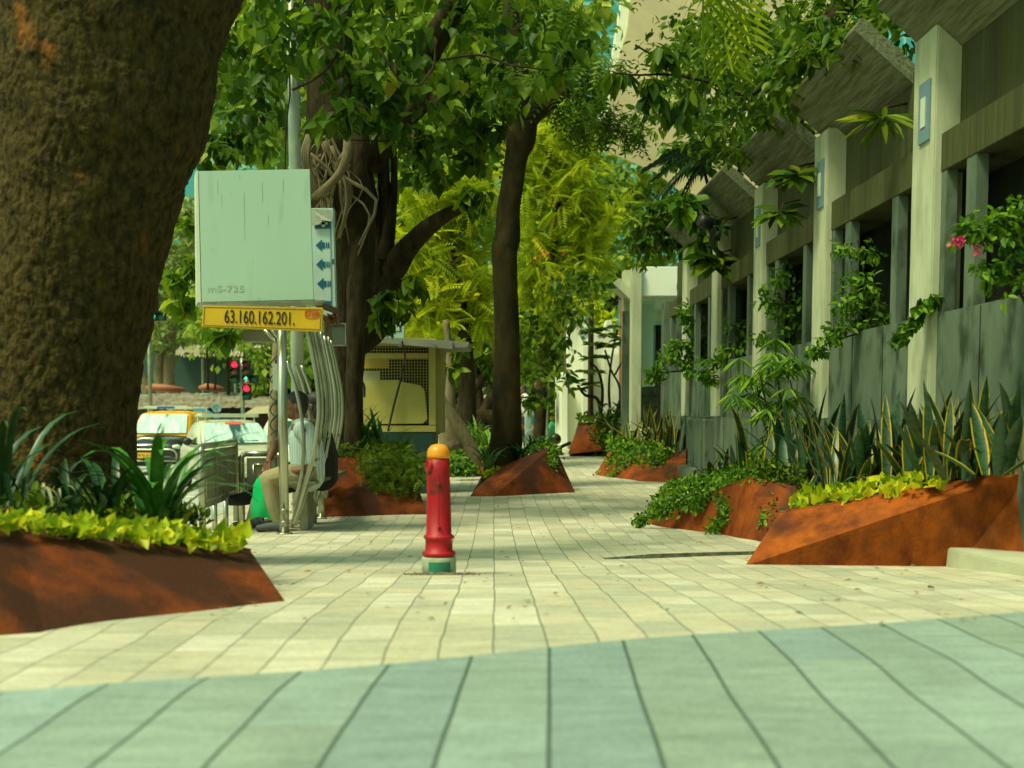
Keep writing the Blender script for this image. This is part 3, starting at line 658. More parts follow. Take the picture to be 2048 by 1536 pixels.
# ---------------------------------------------------------------- foliage materials
L1 = leafmat('heart_leaves', [(0, (.012, .034, .002)), (.3, (.032, .082, .004)), (.65, (.11, .20, .008)), (.92, (.26, .35, .015)), (.965, (.34, .28, .02)), (1, (.45, .14, .02))], trans=.42)
L2 = leafmat('feathery_leaves', [(0, (.17, .27, .008)), (.5, (.42, .50, .015)), (.85, (.66, .64, .025)), (.98, (.75, .62, .03)), (1, (.5, .2, .02))], trans=.5, rough=.7)  # colours raised so the fronds look sunlit even in shadow
L3 = leafmat('dense_leaves', [(0, (.014, .042, .003)), (.5, (.075, .15, .007)), (.9, (.22, .31, .014)), (.985, (.32, .36, .02)), (1, (.36, .30, .02))], trans=.4)
L4 = leafmat('far_leaves', [(0, (.13, .25, .03)), (.5, (.34, .48, .06)), (.9, (.58, .64, .11)), (1, (.66, .62, .11))], trans=.5, rough=.8)  # sunlight on the distant crowns is put into the leaf colours
L5 = leafmat('yellow_leaves', [(0, (.10, .20, .008)), (.3, (.30, .42, .012)), (.7, (.62, .66, .02)), (1, (.78, .70, .03))], trans=.4)
L6 = leafmat('creeper_leaves', [(0, (.02, .075, .006)), (.5, (.09, .21, .012)), (1, (.26, .42, .02))], trans=.35)
L5b = leafmat('backlit_heart_leaves', [(0, (.03, .10, .006)), (.5, (.14, .26, .01)), (.85, (.35, .42, .015)), (1, (.55, .50, .02))], trans=.5)
L7 = leafmat('strap_leaves', [(0, (.015, .07, .012)), (.5, (.035, .14, .025)), (1, (.10, .25, .06))], trans=.25, rough=.35)
L8 = leafmat('dark_palm_leaves', [(0, (.006, .018, .006)), (1, (.02, .05, .015))], trans=.15)
L9 = leafmat('pale_sunlit_leaves', [(0, (.13, .20, .06)), (.5, (.26, .33, .10)), (.9, (.46, .46, .12)), (1, (.62, .55, .12))], trans=.4, rough=.8)  # strong light on the street trees is painted into these pale colours

# ---------------------------------------------------------------- the huge tree at the left
bt_ = thing('huge_tree', 'huge dark rough barked tree trunk filling the left side of the picture', 'tree', gp(110, 7.4))
b = MB()
limb(b, [(118, 1180, 440, 7.4), (104, 1090, 350, 7.4), (104, 1000, 322, 7.4), (110, 900, 312, 7.4), (118, 740, 314, 7.4), (140, 600, 325, 7.4), (165, 450, 343, 7.4), (182, 350, 362, 7.4), (204, 240, 398, 7.4), (218, 130, 414, 7.4), (230, 20, 430, 7.4), (262, -120, 470, 7.4), (290, -300, 430, 7.4)], n=56, lump=.022, dense=9)
ot = b.build('trunk', M['bark'], bt_, smooth=True)
from mathutils import noise as NZ
def relief(o, amp, sx, sz, cuts=2, thr=0):
    me = o.data; bm = bmesh.new(); bm.from_mesh(me)
    bmesh.ops.subdivide_edges(bm, edges=bm.edges, cuts=cuts, use_grid_fill=True); bm.normal_update()
    for v in bm.verts:
        p = v.co; q = Vector((p.x * sx, p.y * sx, p.z * sz)); w1 = NZ.noise_vector(q * .6) * .5
        a = 1 - abs(NZ.noise(q + w1)) * 2; bb = 1 - abs(NZ.noise(q * 2.3 + w1 * 2)) * 2; c_ = NZ.noise(q * 5.5); d_ = NZ.noise(Vector((p.x * 2, p.y * 2, p.z * 1.5)))
        v.co = p + v.normal * amp * (-.9 * max(0, a - .55) * 2 - .6 * max(0, bb - .5) + .35 * c_ + .9 * d_)
    bm.to_mesh(me); bm.free(); me.polygons.foreach_set('use_smooth', [True] * len(me.polygons)); me.update()
relief(ot, .014, 11, 6.5, 5)
b = MB()
limb(b, [(290, -200, 300, 7.4), (520, -520, 200, 8.2), (760, -800, 120, 9.5)], n=14); limb(b, [(280, -220, 260, 7.4), (150, -600, 170, 7.0), (60, -1000, 90, 7.2)], n=14)
b.build('limbs', M['bark'], bt_, smooth=True)
crown('crown', 8, [(350, -700, 420, 180, 7.6), (800, -760, 380, 170, 9.2), (-50, -800, 400, 200, 7.0)], L1, bt_, leaf=.13, dens=26, templ='oval', sub=10)

# ---------------------------------------------------------------- the ficus with hanging roots behind the signs
fc = thing('ficus_tree', 'tangled ficus tree with hanging roots and heart shaped leaves behind the pale sign box', 'tree', gp(680, 14))
b = MB(); Yf = 14.0
limb(b, [(690, 1010, 90, 14.3), (688, 900, 74), (690, 760, 74), (694, 600, 92), (690, 470, 120), (675, 380, 130), (668, 300, 120), (664, 200, 100), (655, 80, 92), (660, -60, 90)], Yf, n=20, lump=.1)
limb(b, [(706, 1000, 40, 13.7), (708, 800, 34, 13.7), (712, 640, 40, 13.7), (716, 500, 42, 13.8), (712, 380, 42, 13.8), (722, 250, 34, 13.9), (728, 120, 34)], Yf, n=12, lump=.1)
limb(b, [(690, 700, 70, 14.6), (722, 655, 96, 14.8), (752, 605, 90, 14.8), (780, 548, 62, 14.8), (812, 500, 44, 14.6), (856, 455, 34, 14.4), (900, 426, 25, 14.2), (930, 415, 16, 14.1), (955, 402, 7, 14.0)], Yf, n=14, lump=.05)
limb(b, [(742, 650, 90, 14.8), (752, 540, 62, 14.8), (742, 440, 46, 14.8), (722, 330, 44, 14.6), (712, 200, 40, 14.6)], Yf, n=12, lump=.08)
limb(b, [(758, 560, 50, 14.8), (772, 450, 30, 14.8), (766, 330, 24, 14.7), (776, 200, 26, 14.6)], Yf, n=10, lump=.08)
limb(b, [(770, 520, 34, 14.7), (788, 380, 16, 14.7), (786, 250, 14, 14.7), (800, 120, 22, 14.6)], Yf, n=10, lump=.08)
limb(b, [(740, 330, 50, 14.6), (800, 250, 44, 14.3), (870, 190, 46, 13.8), (920, 260, 40, 13.4)], Yf, n=10, lump=.06)
limb(b, [(870, 190, 50, 13.8), (850, 120, 54, 13.6), (900, 30, 50, 13.2), (960, -80, 40, 12.5)], Yf, n=10, lump=.06)
b.build('trunk', M['bark3'], fc, smooth=True)
b = MB()
limb(b, [(628, 392, 16, 13.3), (652, 376, 16, 13.2), (680, 345, 17, 13.2), (694, 310, 19, 13.2), (696, 268, 18, 13.3), (700, 200, 13, 13.4)], Yf, n=8, lump=.05)
for k in range(26):
    x = 612 + rng.random() * 95; y = 255 + rng.random() * 80; dx = rng.normal() * 18; rt = 13.25 + .35 * abs(rng.normal())
    w_ = 3 + rng.random() * 8; amp = rng.normal() * 14
    limb(b, [(x, y, w_, rt), (x + dx + amp, y + 45, w_ * .9, rt), (x + dx * 2 - amp * .5, y + 100, w_ * .8, rt), (x + dx * 1.2, y + 150 + 60 * rng.random(), w_ * .5, rt + .05)], n=6, k=3)
for k in range(4): limb(b, [(615 + 3 * k, 270, 8, 13.2), (604 + 4 * k, 310, 8, 13.15), (612 + 4 * k, 350, 7, 13.2), (625 + 6 * k, 400, 5, 13.3)], n=6, k=3)
b.build('aerial_roots', M['barkp'], fc, smooth=True)
b = MB()
for r_ in [[(585, 180, 5, 11.5), (640, 150, 5, 11.3), (690, 90, 6, 11.4)], [(860, 140, 4, 11.4), (840, 170, 4, 11.4), (800, 160, 5, 11.4), (760, 100, 6, 11.4)], [(700, 280, 3, 12), (750, 282, 3, 12), (790, 284, 3, 12), (830, 300, 3, 12)],
           [(870, 80, 6, 11.3), (868, 130, 5, 11.2), (850, 160, 4, 11.2)], [(880, 120, 5, 11.3), (960, 110, 5, 11.3), (1020, 130, 4, 11.3), (1100, 140, 3, 11.3)], [(640, 60, 6, 12), (700, 160, 4, 11.8), (690, 240, 4, 11.6), (720, 270, 3, 11.5)]]:
    limb(b, r_, n=6, k=4)
b.build('twigs', M['bark3'], fc, smooth=True)
crown('crown', 12.5, [(560, 60, 130, 80, 12.2), (500, 180, 90, 70, 13.5), (480, 250, 90, 60, 14.5), (440, 290, 60, 40, 14.5), (600, 60, 100, 55, 11.4), (720, 130, 110, 70, 11.8), (680, 235, 90, 38, 11.6), (790, 170, 90, 60, 12), (770, 250, 60, 36, 12),
                      (860, 90, 110, 70, 12.2), (900, 190, 90, 60, 12.4), (930, 270, 60, 40, 12.6), (850, 280, 60, 36, 12.8), (1000, 110, 100, 70, 12.8), (1080, 150, 80, 60, 13.2), (940, 330, 40, 40, 13), (945, 398, 34, 22, 13.8), (870, 340, 50, 40, 14), (960, 200, 80, 50, 12.5),
                      (620, -40, 200, 70, 12), (900, -30, 220, 70, 12.4), (1130, 90, 60, 40, 13.4), (470, 110, 60, 60, 12.6), (420, 310, 40, 30, 14)], L1, fc, leaf=.11, dens=98, templ='heart', sub=12, fill=.36, droop=1.0)
crown('crown', 14, [(450, 150, 110, 110, 16), (520, 250, 90, 60, 16.5), (560, 160, 70, 90, 15.5), (800, 200, 120, 100, 16.5), (880, 250, 100, 80, 17), (970, 180, 120, 80, 17), (830, 330, 90, 60, 17)], L3, fc, leaf=.15, dens=46, templ='heart', sub=12, fill=.4, droop=1.0)
crown('crown', 14, [(760, -260, 420, 150, 12.5), (1050, -260, 300, 140, 13), (500, -250, 250, 130, 13)], L1, fc, leaf=.15, dens=24, templ='oval', sub=12)
crown('hanging_spray', 11, [(378, 520, 18, 30, 11.2), (366, 600, 24, 34, 11.2), (380, 440, 12, 30, 11.3), (440, 672, 20, 10, 11.1), (350, 560, 14, 14, 11.1)], L5b, fc, leaf=.11, dens=36, templ='heart', sub=5, droop=1.2)
b = MB(); limb(b, [(480, 640, 3, 11.2), (430, 700, 2.5, 11.2), (410, 740, 2, 11.3)], n=5); limb(b, [(398, 560, 4, 11.3), (370, 520, 3, 11.2), (350, 600, 2, 11.2)], n=5); b.build('thin_branch', M['bark3'], fc)
crown('hanging_spray', 13, [(780, 600, 30, 20, 12.8), (830, 570, 22, 20, 12.9), (770, 640, 18, 12, 12.8), (805, 612, 14, 20, 12.8)], L3, fc, leaf=.13, dens=60, templ='heart', sub=5, droop=1.2)

# ---------------------------------------------------------------- the slim tree in the pointed planter
ct = thing('slim_tree', 'slim straight grey brown tree forking overhead in the pointed central planter', 'tree', gp(1018, 17.4))
b = MB(); Yt = 17.2
limb(b, [(1000, 990, 90), (1006, 935, 76), (1013, 860, 62), (1014, 760, 55), (1013, 640, 50), (1010, 560, 50), (1009, 500, 52), (1014, 480, 52), (1017, 420, 46), (1026, 360, 44), (1034, 310, 46), (1040, 285, 58), (1043, 262, 62), (1055, 235, 52), (1085, 215, 32, 17), (1112, 198, 24, 17), (1150, 160, 18, 17)], Yt, n=24, lump=.03)
limb(b, [(1042, 262, 58), (1040, 225, 56), (1046, 180, 40), (1030, 100, 36), (1020, 0, 30)], Yt, n=14, lump=.04)
limb(b, [(1120, 196, 10, 17), (1150, 192, 4, 17), (1180, 196, 3, 17)], Yt, n=6)
ot = b.build('trunk', M['bark2'], ct, smooth=True); relief(ot, .006, 14, 9, 1)
crown('crown', 17, [(1060, 150, 90, 60), (1130, 120, 90, 50), (1150, 190, 70, 40), (1200, 120, 60, 30, 16.4), (1070, 40, 130, 60), (1170, 240, 50, 34, 17.5), (1210, 230, 60, 26, 17), (1240, 250, 50, 20, 17)], L3, ct, leaf=.26, dens=44, templ='frond_s', sub=10, droop=.9)
crown('crown', 17, [(1060, -200, 300, 130), (1300, -150, 200, 100, 17)], L3, ct, leaf=.3, dens=16, templ='frond_s', sub=10)

# ---------------------------------------------------------------- feathery yellow green trees in the middle distance
def ftree(name, label, spec, trunk, m, Y, leaf, dens, templ, sub=9, group=None, barkm='bark3', **kw):
    x0_ = trunk[0][0][0] if isinstance(trunk[0][0], (list, tuple)) else trunk[0][0]
    t = thing(name, label, 'tree', gp(x0_, Y) if Y < 36 else Vector((W(x0_, 900, Y).x, Y, -.56)), group=group)
    b = MB()
    for tr in (trunk if isinstance(trunk[0][0], (list, tuple)) else [trunk]): limb(b, tr, Y, n=10, lump=.08)
    b.build('trunk', M[barkm], t, smooth=True)
    crown('crown', Y, spec, m, t, leaf=leaf, dens=dens, templ=templ, sub=sub, **kw)
    if templ == 'frond': crown('inner_crown', Y + .5, spec, L4, t, leaf=.17, dens=110, templ='tri', sub=16, fill=.26)
    return t
FG = 'trees behind the slim central tree'
ftree('feathery_tree', 'feathery yellow green flame tree with orange flowers behind the slim trunk', [(1100, 420, 90, 70), (1080, 330, 70, 60), (1150, 350, 70, 60), (1180, 430, 70, 60), (1110, 520, 80, 60), (1170, 510, 60, 50), (1110, 610, 60, 40), (1090, 250, 60, 50), (1060, 480, 50, 80), (1070, 580, 40, 50), (1160, 290, 50, 40)],
      [(1075, 930, 26), (1085, 760, 22), (1100, 560, 16), (1120, 400, 10)], L2, 27, .40, 100, 'frond', sub=14, fill=.28, droop=.25, group=FG)
ftree('feathery_tree', 'feathery lime green tree arching over the yellow kiosk', [(900, 380, 90, 60), (860, 470, 90, 60), (940, 480, 70, 60), (880, 560, 90, 60), (960, 560, 50, 60), (900, 640, 90, 36), (820, 540, 40, 60), (960, 400, 40, 50), (840, 380, 60, 50), (850, 620, 50, 40), (950, 640, 40, 40)],
      [(930, 900, 40), (935, 760, 34), (920, 600, 24), (900, 480, 14)], L2, 22, .33, 120, 'frond', sub=14, fill=.28, droop=.25, group=FG)
fl = rng.random((16, 3)); 
tf = bpy.data.objects.get('feathery_tree')
P_ = np.array([tuple(W(1060 + 100 * a + (8 * c), 500 + 20 * c + 8 * a, 25.5 + c)) for a, b_, c in fl]); leafmesh('flowers', P_, .09, rdir(len(P_)), rdir(len(P_)), 'oval', mat('orange_petals', (.60, .13, .01)), tf)
ftree('leafy_tree', 'dark green leafy tree with low twisted limbs behind the slim trunk', [(960, 700, 60, 40), (930, 740, 40, 30), (1090, 660, 60, 60), (1110, 740, 50, 50), (1070, 740, 40, 50), (960, 650, 50, 40), (1140, 640, 40, 60), (1060, 640, 50, 50), (1180, 560, 40, 50), (1130, 560, 50, 40), (900, 700, 40, 30), (1065, 800, 26, 16), (985, 740, 30, 40)],
      [[(960, 925, 60), (955, 860, 44), (980, 800, 24), (1000, 760, 14)], [(955, 880, 34), (915, 830, 26), (935, 800, 24), (975, 740, 18), (1020, 690, 10)], [(930, 850, 20), (965, 830, 36), (1000, 850, 34), (1010, 900, 34)], [(960, 860, 24), (958, 800, 20), (950, 740, 14)], [(925, 840, 18), (905, 800, 18), (900, 740, 10)]], L3, 25, .20, 95, 'oval', sub=12, fill=.28, group=FG)
ftree('leaning_tree', 'pale leaning trunk with exposed roots just right of the yellow kiosk', [(905, 740, 20, 20), (915, 700, 20, 20)],
      [[(960, 925, 20, 19), (920, 865, 36, 19), (885, 815, 44, 19), (870, 780, 30, 19)], [(905, 900, 50, 19), (895, 840, 40, 19), (900, 780, 20, 19), (898, 700, 14, 19), (892, 640, 12, 19)], [(880, 830, 30, 19), (875, 760, 12, 19), (888, 690, 12, 19)]], L3, 19, .2, 40, 'oval', sub=5, barkm='barkp', group=FG)
ftree('broad_tree', 'big hazy green broad crowned tree far beyond the whitewashed wall', [(1230, 400, 90, 60), (1290, 370, 90, 50), (1200, 340, 70, 40), (1280, 450, 90, 60), (1210, 490, 80, 60), (1330, 430, 60, 60), (1260, 540, 90, 40), (1180, 580, 60, 50), (1340, 350, 50, 40), (1150, 330, 70, 40), (1210, 590, 60, 40), (1320, 520, 60, 50)],
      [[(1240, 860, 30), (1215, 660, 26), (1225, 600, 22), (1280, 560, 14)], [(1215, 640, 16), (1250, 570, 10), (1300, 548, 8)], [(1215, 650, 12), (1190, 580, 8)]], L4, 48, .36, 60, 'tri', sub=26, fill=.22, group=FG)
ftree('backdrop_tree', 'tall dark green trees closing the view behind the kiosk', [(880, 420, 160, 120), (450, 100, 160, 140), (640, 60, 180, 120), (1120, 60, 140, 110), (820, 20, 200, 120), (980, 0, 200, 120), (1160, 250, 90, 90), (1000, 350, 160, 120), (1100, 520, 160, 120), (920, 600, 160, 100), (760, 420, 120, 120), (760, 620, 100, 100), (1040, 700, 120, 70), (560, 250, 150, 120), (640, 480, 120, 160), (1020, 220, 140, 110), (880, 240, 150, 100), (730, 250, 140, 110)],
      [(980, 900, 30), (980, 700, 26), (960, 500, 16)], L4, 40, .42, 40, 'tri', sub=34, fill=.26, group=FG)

# ---------------------------------------------------------------- trees across the road at the left
RG = 'trees across the road at the left'
ftree('street_tree', 'pale sunlit yellow green tree between the huge trunk and the sign box', [(370, 430, 50, 50), (345, 500, 60, 50), (380, 540, 50, 60), (320, 560, 50, 50), (300, 640, 60, 40), (350, 640, 60, 40), (330, 690, 60, 25), (390, 480, 40, 60), (300, 580, 50, 40)],
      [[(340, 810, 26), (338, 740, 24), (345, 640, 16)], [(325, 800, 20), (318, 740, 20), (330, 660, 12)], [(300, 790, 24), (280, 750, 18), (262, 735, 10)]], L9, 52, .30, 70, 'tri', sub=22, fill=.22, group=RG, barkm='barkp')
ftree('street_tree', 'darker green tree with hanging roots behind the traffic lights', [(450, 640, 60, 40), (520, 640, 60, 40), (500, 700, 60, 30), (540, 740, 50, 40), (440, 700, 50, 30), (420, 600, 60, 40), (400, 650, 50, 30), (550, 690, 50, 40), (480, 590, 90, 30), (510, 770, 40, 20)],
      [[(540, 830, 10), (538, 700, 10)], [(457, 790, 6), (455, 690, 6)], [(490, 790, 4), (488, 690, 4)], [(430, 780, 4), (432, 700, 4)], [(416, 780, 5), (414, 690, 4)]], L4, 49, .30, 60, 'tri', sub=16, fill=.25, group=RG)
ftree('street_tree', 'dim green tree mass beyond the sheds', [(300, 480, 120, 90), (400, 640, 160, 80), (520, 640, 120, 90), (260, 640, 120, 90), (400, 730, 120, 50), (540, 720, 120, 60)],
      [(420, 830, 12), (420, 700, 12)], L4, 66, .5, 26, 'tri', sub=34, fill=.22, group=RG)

# ---------------------------------------------------------------- trees over the concrete building
og = 'foliage hanging over the concrete building'
ftree('mango_tree', 'deep green leafy tree filling the gap behind the slanted hoods', [(1500, 200, 110, 80), (1420, 240, 70, 60), (1580, 150, 110, 80), (1650, 80, 100, 60), (1380, 170, 60, 60, 22), (1440, 120, 90, 60), (1540, 60, 120, 60), (1700, 10, 110, 60), (1480, 300, 70, 30), (1400, 60, 70, 60), (1560, 260, 70, 40), (1760, 60, 90, 50), (1840, 0, 90, 60)], [(1560, 700, 40), (1540, 400, 34), (1520, 200, 20)], L3, 20, .19, 120, 'oval', sub=16, group=og, fill=.3)
t = ftree('overhanging_tree', 'leafy tree hanging over the slanted concrete hoods at the top right', [(1560, 130, 90, 50, 12), (1480, 160, 80, 60, 13), (1540, 230, 70, 50, 13), (1430, 140, 60, 60, 14), (1460, 260, 70, 50, 14.5), (1380, 130, 60, 50, 14.5), (1640, 100, 60, 30, 11), (1400, 220, 60, 40, 15), (1500, 60, 140, 50, 12.5), (1600, 40, 90, 50, 11.5), (1560, 290, 40, 26, 14), (1350, 170, 50, 30, 15), (1340, 110, 60, 50, 15), (1300, 240, 60, 30, 16), (1500, 300, 60, 30, 14.5), (1620, 160, 60, 50, 12), (1440, 60, 90, 50, 14), (1420, 300, 40, 24, 15), (1690, 90, 60, 30, 10.5), (1640, 60, 80, 40, 11), (1590, 190, 50, 40, 12.5), (1480, 110, 120, 60, 16), (1380, 180, 80, 60, 17), (1560, 180, 90, 60, 15.5), (1460, 230, 90, 50, 16.5), (1620, 90, 110, 50, 14), (1720, 60, 90, 50, 12), (1800, 20, 100, 50, 11), (1700, -20, 160, 60, 12.5), (1520, 0, 160, 60, 14), (1380, 60, 90, 50, 16), (1500, 330, 60, 26, 16), (1420, 270, 60, 40, 17)],
          [[(1720, -40, 50, 14), (1600, 120, 26, 14), (1480, 200, 14, 14)], [(1600, 120, 14, 14), (1560, 260, 8, 14)], [(1480, 190, 8, 14), (1380, 150, 5, 14.5), (1290, 130, 4, 14.6)], [(1340, 130, 5, 14.6), (1270, 90, 4, 14.6)]], L3, 13, .12, 120, 'oval', sub=14, group=og, fill=.36)
t = ftree('overhanging_tree', 'glossy broad leaved branch reaching left in front of the beige roof', [(1290, 160, 26, 8, 13), (1240, 150, 26, 8, 13), (1310, 190, 30, 14, 13), (1350, 220, 34, 16, 13.2), (1390, 200, 30, 20, 13.4), (1330, 100, 24, 12, 13)],
          [[(1440, 170, 7, 13.6), (1350, 150, 5, 13.2), (1270, 150, 4, 13), (1225, 145, 3, 13)]], L3, 13, .2, 36, 'oval', sub=4, group=og, droop=1.6)
t = ftree('bright_tree', 'bright green young crown below the beige roof beside the palm', [(1370, 300, 40, 26), (1400, 330, 40, 24), (1350, 320, 24, 14), (1420, 290, 30, 20)], [(1440, 700, 8), (1420, 400, 7), (1395, 310, 5)], L6, 20, .2, 40, 'oval', sub=8, group=og)
t = ftree('dark_leaf_tree', 'dense dark crown over the white gatehouse roof', [(1310, 460, 50, 40), (1290, 500, 40, 30), (1340, 480, 40, 40), (1300, 430, 40, 26), (1330, 440, 40, 30), (1375, 470, 30, 30), (1290, 470, 40, 30), (1355, 420, 50, 26)], [(1420, 560, 12), (1380, 500, 8), (1320, 460, 5)], L3, 21, .17, 80, 'oval', sub=10, group=og)
t = ftree('bright_tree', 'light green broad leaf rosettes beside the hood over the pier', [(1390, 430, 34, 20), (1400, 480, 22, 16), (1370, 400, 22, 14), (1420, 440, 20, 22)], [(1460, 520, 5, 17.4), (1400, 470, 4)], L6, 17, .26, 30, 'oval', sub=5, group=og, droop=.8)
# palm
pm = thing('palm_tree', 'dark drooping palm fronds below the beige roof', 'palm', gp(1450, 19.5))
b = MB(); limb(b, [(1480, 900, 26), (1470, 600, 22), (1455, 330, 18), (1450, 300, 22)], 19.5, n=10); b.build('trunk', M['bark2'], pm, smooth=True)
c = W(1445, 310, 19.5)
Dd = np.array([(-.95, -.3, .25), (-.9, .3, .05), (-.75, -.5, .45), (-.5, -.7, .5), (.6, -.5, .5), (.3, -.8, .3), (-.99, .05, .45), (-.6, .5, .5), (.8, .4, .5), (-.85, -.2, -.2)])
leafmesh('crown', np.tile(np.array(c), (10, 1)), np.array([1.2, 1.15, 1.2, 1.1, 1.2, 1, 1.25, 1.1, 1.2, 1.0]) * .74, Dd, np.tile([0, 0, 1.0], (10, 1)), 'palm', L8, pm)
pm = thing('palm_tree', 'blurred hanging palm frond tips at the very top right', 'palm', W(1430, -170, 8))
c = W(1440, -190, 8.0); Dd = np.array([(-.25, -.1, -.8), (-.05, .1, -.9), (.2, .1, -.85)])
leafmesh('crown', np.tile(np.array(c), (3, 1)), np.array([.8, .86, .78]), Dd, np.tile([-.3, -.8, .4], (3, 1)), 'palm', L2, pm)

# ---------------------------------------------------------------- plants on the building: creepers, epiphytes
def plant(name, label, cat, Y, spec, m, leaf, dens, templ, stems=(), group=None, sub=6, flowers=None, par=None, **kw):
    c = W(spec[0][0], spec[0][1], Y); t = thing(name, label, cat, c, group=group)
    crown('foliage', Y, spec, m, t, leaf=leaf, dens=dens * 2.4, templ=templ, sub=sub + 3, fill=.42, **kw)
    if stems:
        b = MB()
        for s_ in stems: limb(b, s_, Y, n=6, k=4)
        b.build('stem', M['bark3'], t)
    return t
bg_ = 'bougainvillea growing from the openings'
t = plant('bougainvillea', 'bougainvillea with pink flowers in the nearest opening of the concrete wall', 'climbing plant', 7.3, [(1990, 440, 50, 36), (2030, 500, 50, 60), (1950, 480, 40, 20), (2010, 560, 40, 40), (1980, 600 - 60, 30, 30), (2040, 430, 40, 40), (1940, 455, 22, 12)], L6, .058, 520, 'oval', [[(2060, 620, 8, 7.3), (2010, 540, 5), (1950, 470, 4)]], bg_, sub=7)
P_ = np.array([tuple(W(1915 + 12 * rng.normal() * .5, 483 + 4 * rng.normal(), 7.2)) for _ in range(30)] + [tuple(W(1952 + 4 * rng.normal(), 497 + 3 * rng.normal(), 7.25)) for _ in range(12)])
leafmesh('flowers', P_, .035, rdir(len(P_)), rdir(len(P_)), 'oval', mat('magenta_petals', (.65, .03, .16)), t)
plant('bougainvillea', 'green climber spilling over the sill left of the nearest pilaster', 'climbing plant', 9.0, [(1860, 600, 26, 8), (1845, 620, 16, 8), (1820, 655, 16, 8), (1800, 680, 12, 7), (1835, 640, 10, 8), (1880, 605, 16, 6)], L6, .055, 420, 'heart', [[(1890, 612, 4, 9.2), (1850, 620, 3), (1810, 675, 2)]], bg_, sub=4)
plant('bougainvillea', 'thick green climber in the opening of the second bay', 'climbing plant', 10.9, [(1720, 560, 40, 50), (1740, 500, 24, 40), (1700, 610, 40, 40), (1740, 620, 40, 26), (1680, 660, 36, 14), (1660, 680, 30, 8), (1640, 700, 16, 8), (1780, 632, 20, 8), (1690, 500, 26, 14), (1720, 650, 40, 12), (1625, 705, 12, 5)], L6, .06, 420, 'oval', [[(1740, 660, 5, 10.9), (1730, 560, 4), (1715, 480, 3)], [(1740, 660, 4), (1660, 685, 3), (1625, 708, 2)]], bg_, sub=7)
plant('bougainvillea', 'dense dark climber in the opening of the third bay', 'climbing plant', 14, [(1560, 620, 40, 40), (1570, 560, 34, 30), (1540, 590, 20, 30), (1600, 655, 40, 20), (1560, 680, 50, 16), (1620, 650, 30, 16), (1600, 600, 20, 40), (1640, 640, 30, 10)], L6, .08, 300, 'oval', [[(1590, 690, 6, 14), (1570, 600, 4)]], bg_, sub=7)
plant('bougainvillea', 'trailing climber below the fourth opening', 'climbing plant', 17, [(1470, 700, 50, 10), (1440, 720, 40, 12), (1500, 690, 30, 12), (1400, 745, 30, 10), (1420, 760, 26, 8), (1480, 660, 20, 20), (1465, 650, 16, 16)], L6, .095, 220, 'oval', [[(1500, 690, 5, 17), (1440, 725, 4), (1395, 750, 3)]], bg_, sub=7)
plant('bougainvillea', 'round leafy climber on the far end of the concrete wall', 'climbing plant', 20.0, [(1390, 620, 24, 16), (1400, 660, 26, 40), (1410, 700, 20, 30), (1375, 640, 18, 20), (1350, 690, 20, 10), (1340, 720, 30, 16), (1320, 740, 26, 14), (1370, 700, 26, 30), (1385, 735, 34, 10), (1305, 755, 14, 8)], L6, .11, 190, 'oval', [[(1420, 740, 6), (1390, 650, 4)], [(1400, 740, 4), (1320, 745, 3)]], bg_, sub=7)
eg = 'epiphytes fixed to the concrete hoods'
def rosette(label, px, py, Y, size, n, m=L3, templ='oval', dn=.35, cat='hanging plant', name='hanging_plant', group=eg, wscale=1):
    c = W(px, py, Y); t = thing(name, label, cat, c, group=group)
    a = np.arange(n) * 2.4; D = np.stack([np.cos(a), np.sin(a) * .7, -dn + .9 * rng.random(n) - .3], 1)
    P = np.tile(np.array(c), (n, 1)) + rdir(n) * size * .06
    leafmesh('leaves', P, size * (.7 + .4 * rng.random(n)), D, np.tile([0, -.5, 1.0], (n, 1)) + rdir(n) * .2, templ, m, t)
    b = MB(); b.tube([c + Vector((0, 0, -.03)), c + Vector((.06, .1, .1)), c + Vector((.25, .25, .16))], .01, n=6); b.build('stem', M['bark3'], t); return t
rosette('big dark leaved rosette on the pilaster left of the climber in the second bay', 1558, 425, 12.4, .30, 18)
rosette('leafy rosette hanging in front of the far hoods', 1430, 520, 17, .46, 30, m=L3)
rosette('drooping fern like plant under the largest hood', 1765, 235, 9.9, .30, 26, templ='lance', m=L3)
rosette('dark fern clump under the third hood', 1590, 350, 12.2, .26, 22)
rosette('small dark rosette beside the black lamp', 1440, 455, 16, .18, 10, m=L8)
sp_ = thing('floodlight', 'black floodlight under the hood of the fourth bay', 'lamp', W(1415, 450, 15.8))
b = MB(); c = W(1412, 445, 15.8); b.lathe([(.03, -.08), (.075, -.07), (.085, .05), (.07, .09), (.02, .1)], c, n=14, ax=(-.8, -.3, .2)); b.build('head', M['black'], sp_, smooth=True)
b = MB(); b.box(W(1424, 475, 15.8), (.05, .05, .2), ry=.3); b.tube([c, W(1424, 475, 15.8), W(1424, 475, 15.8) + Vector((.12, .2, 0))], .015, n=6); b.build('bracket', M['black'], sp_)

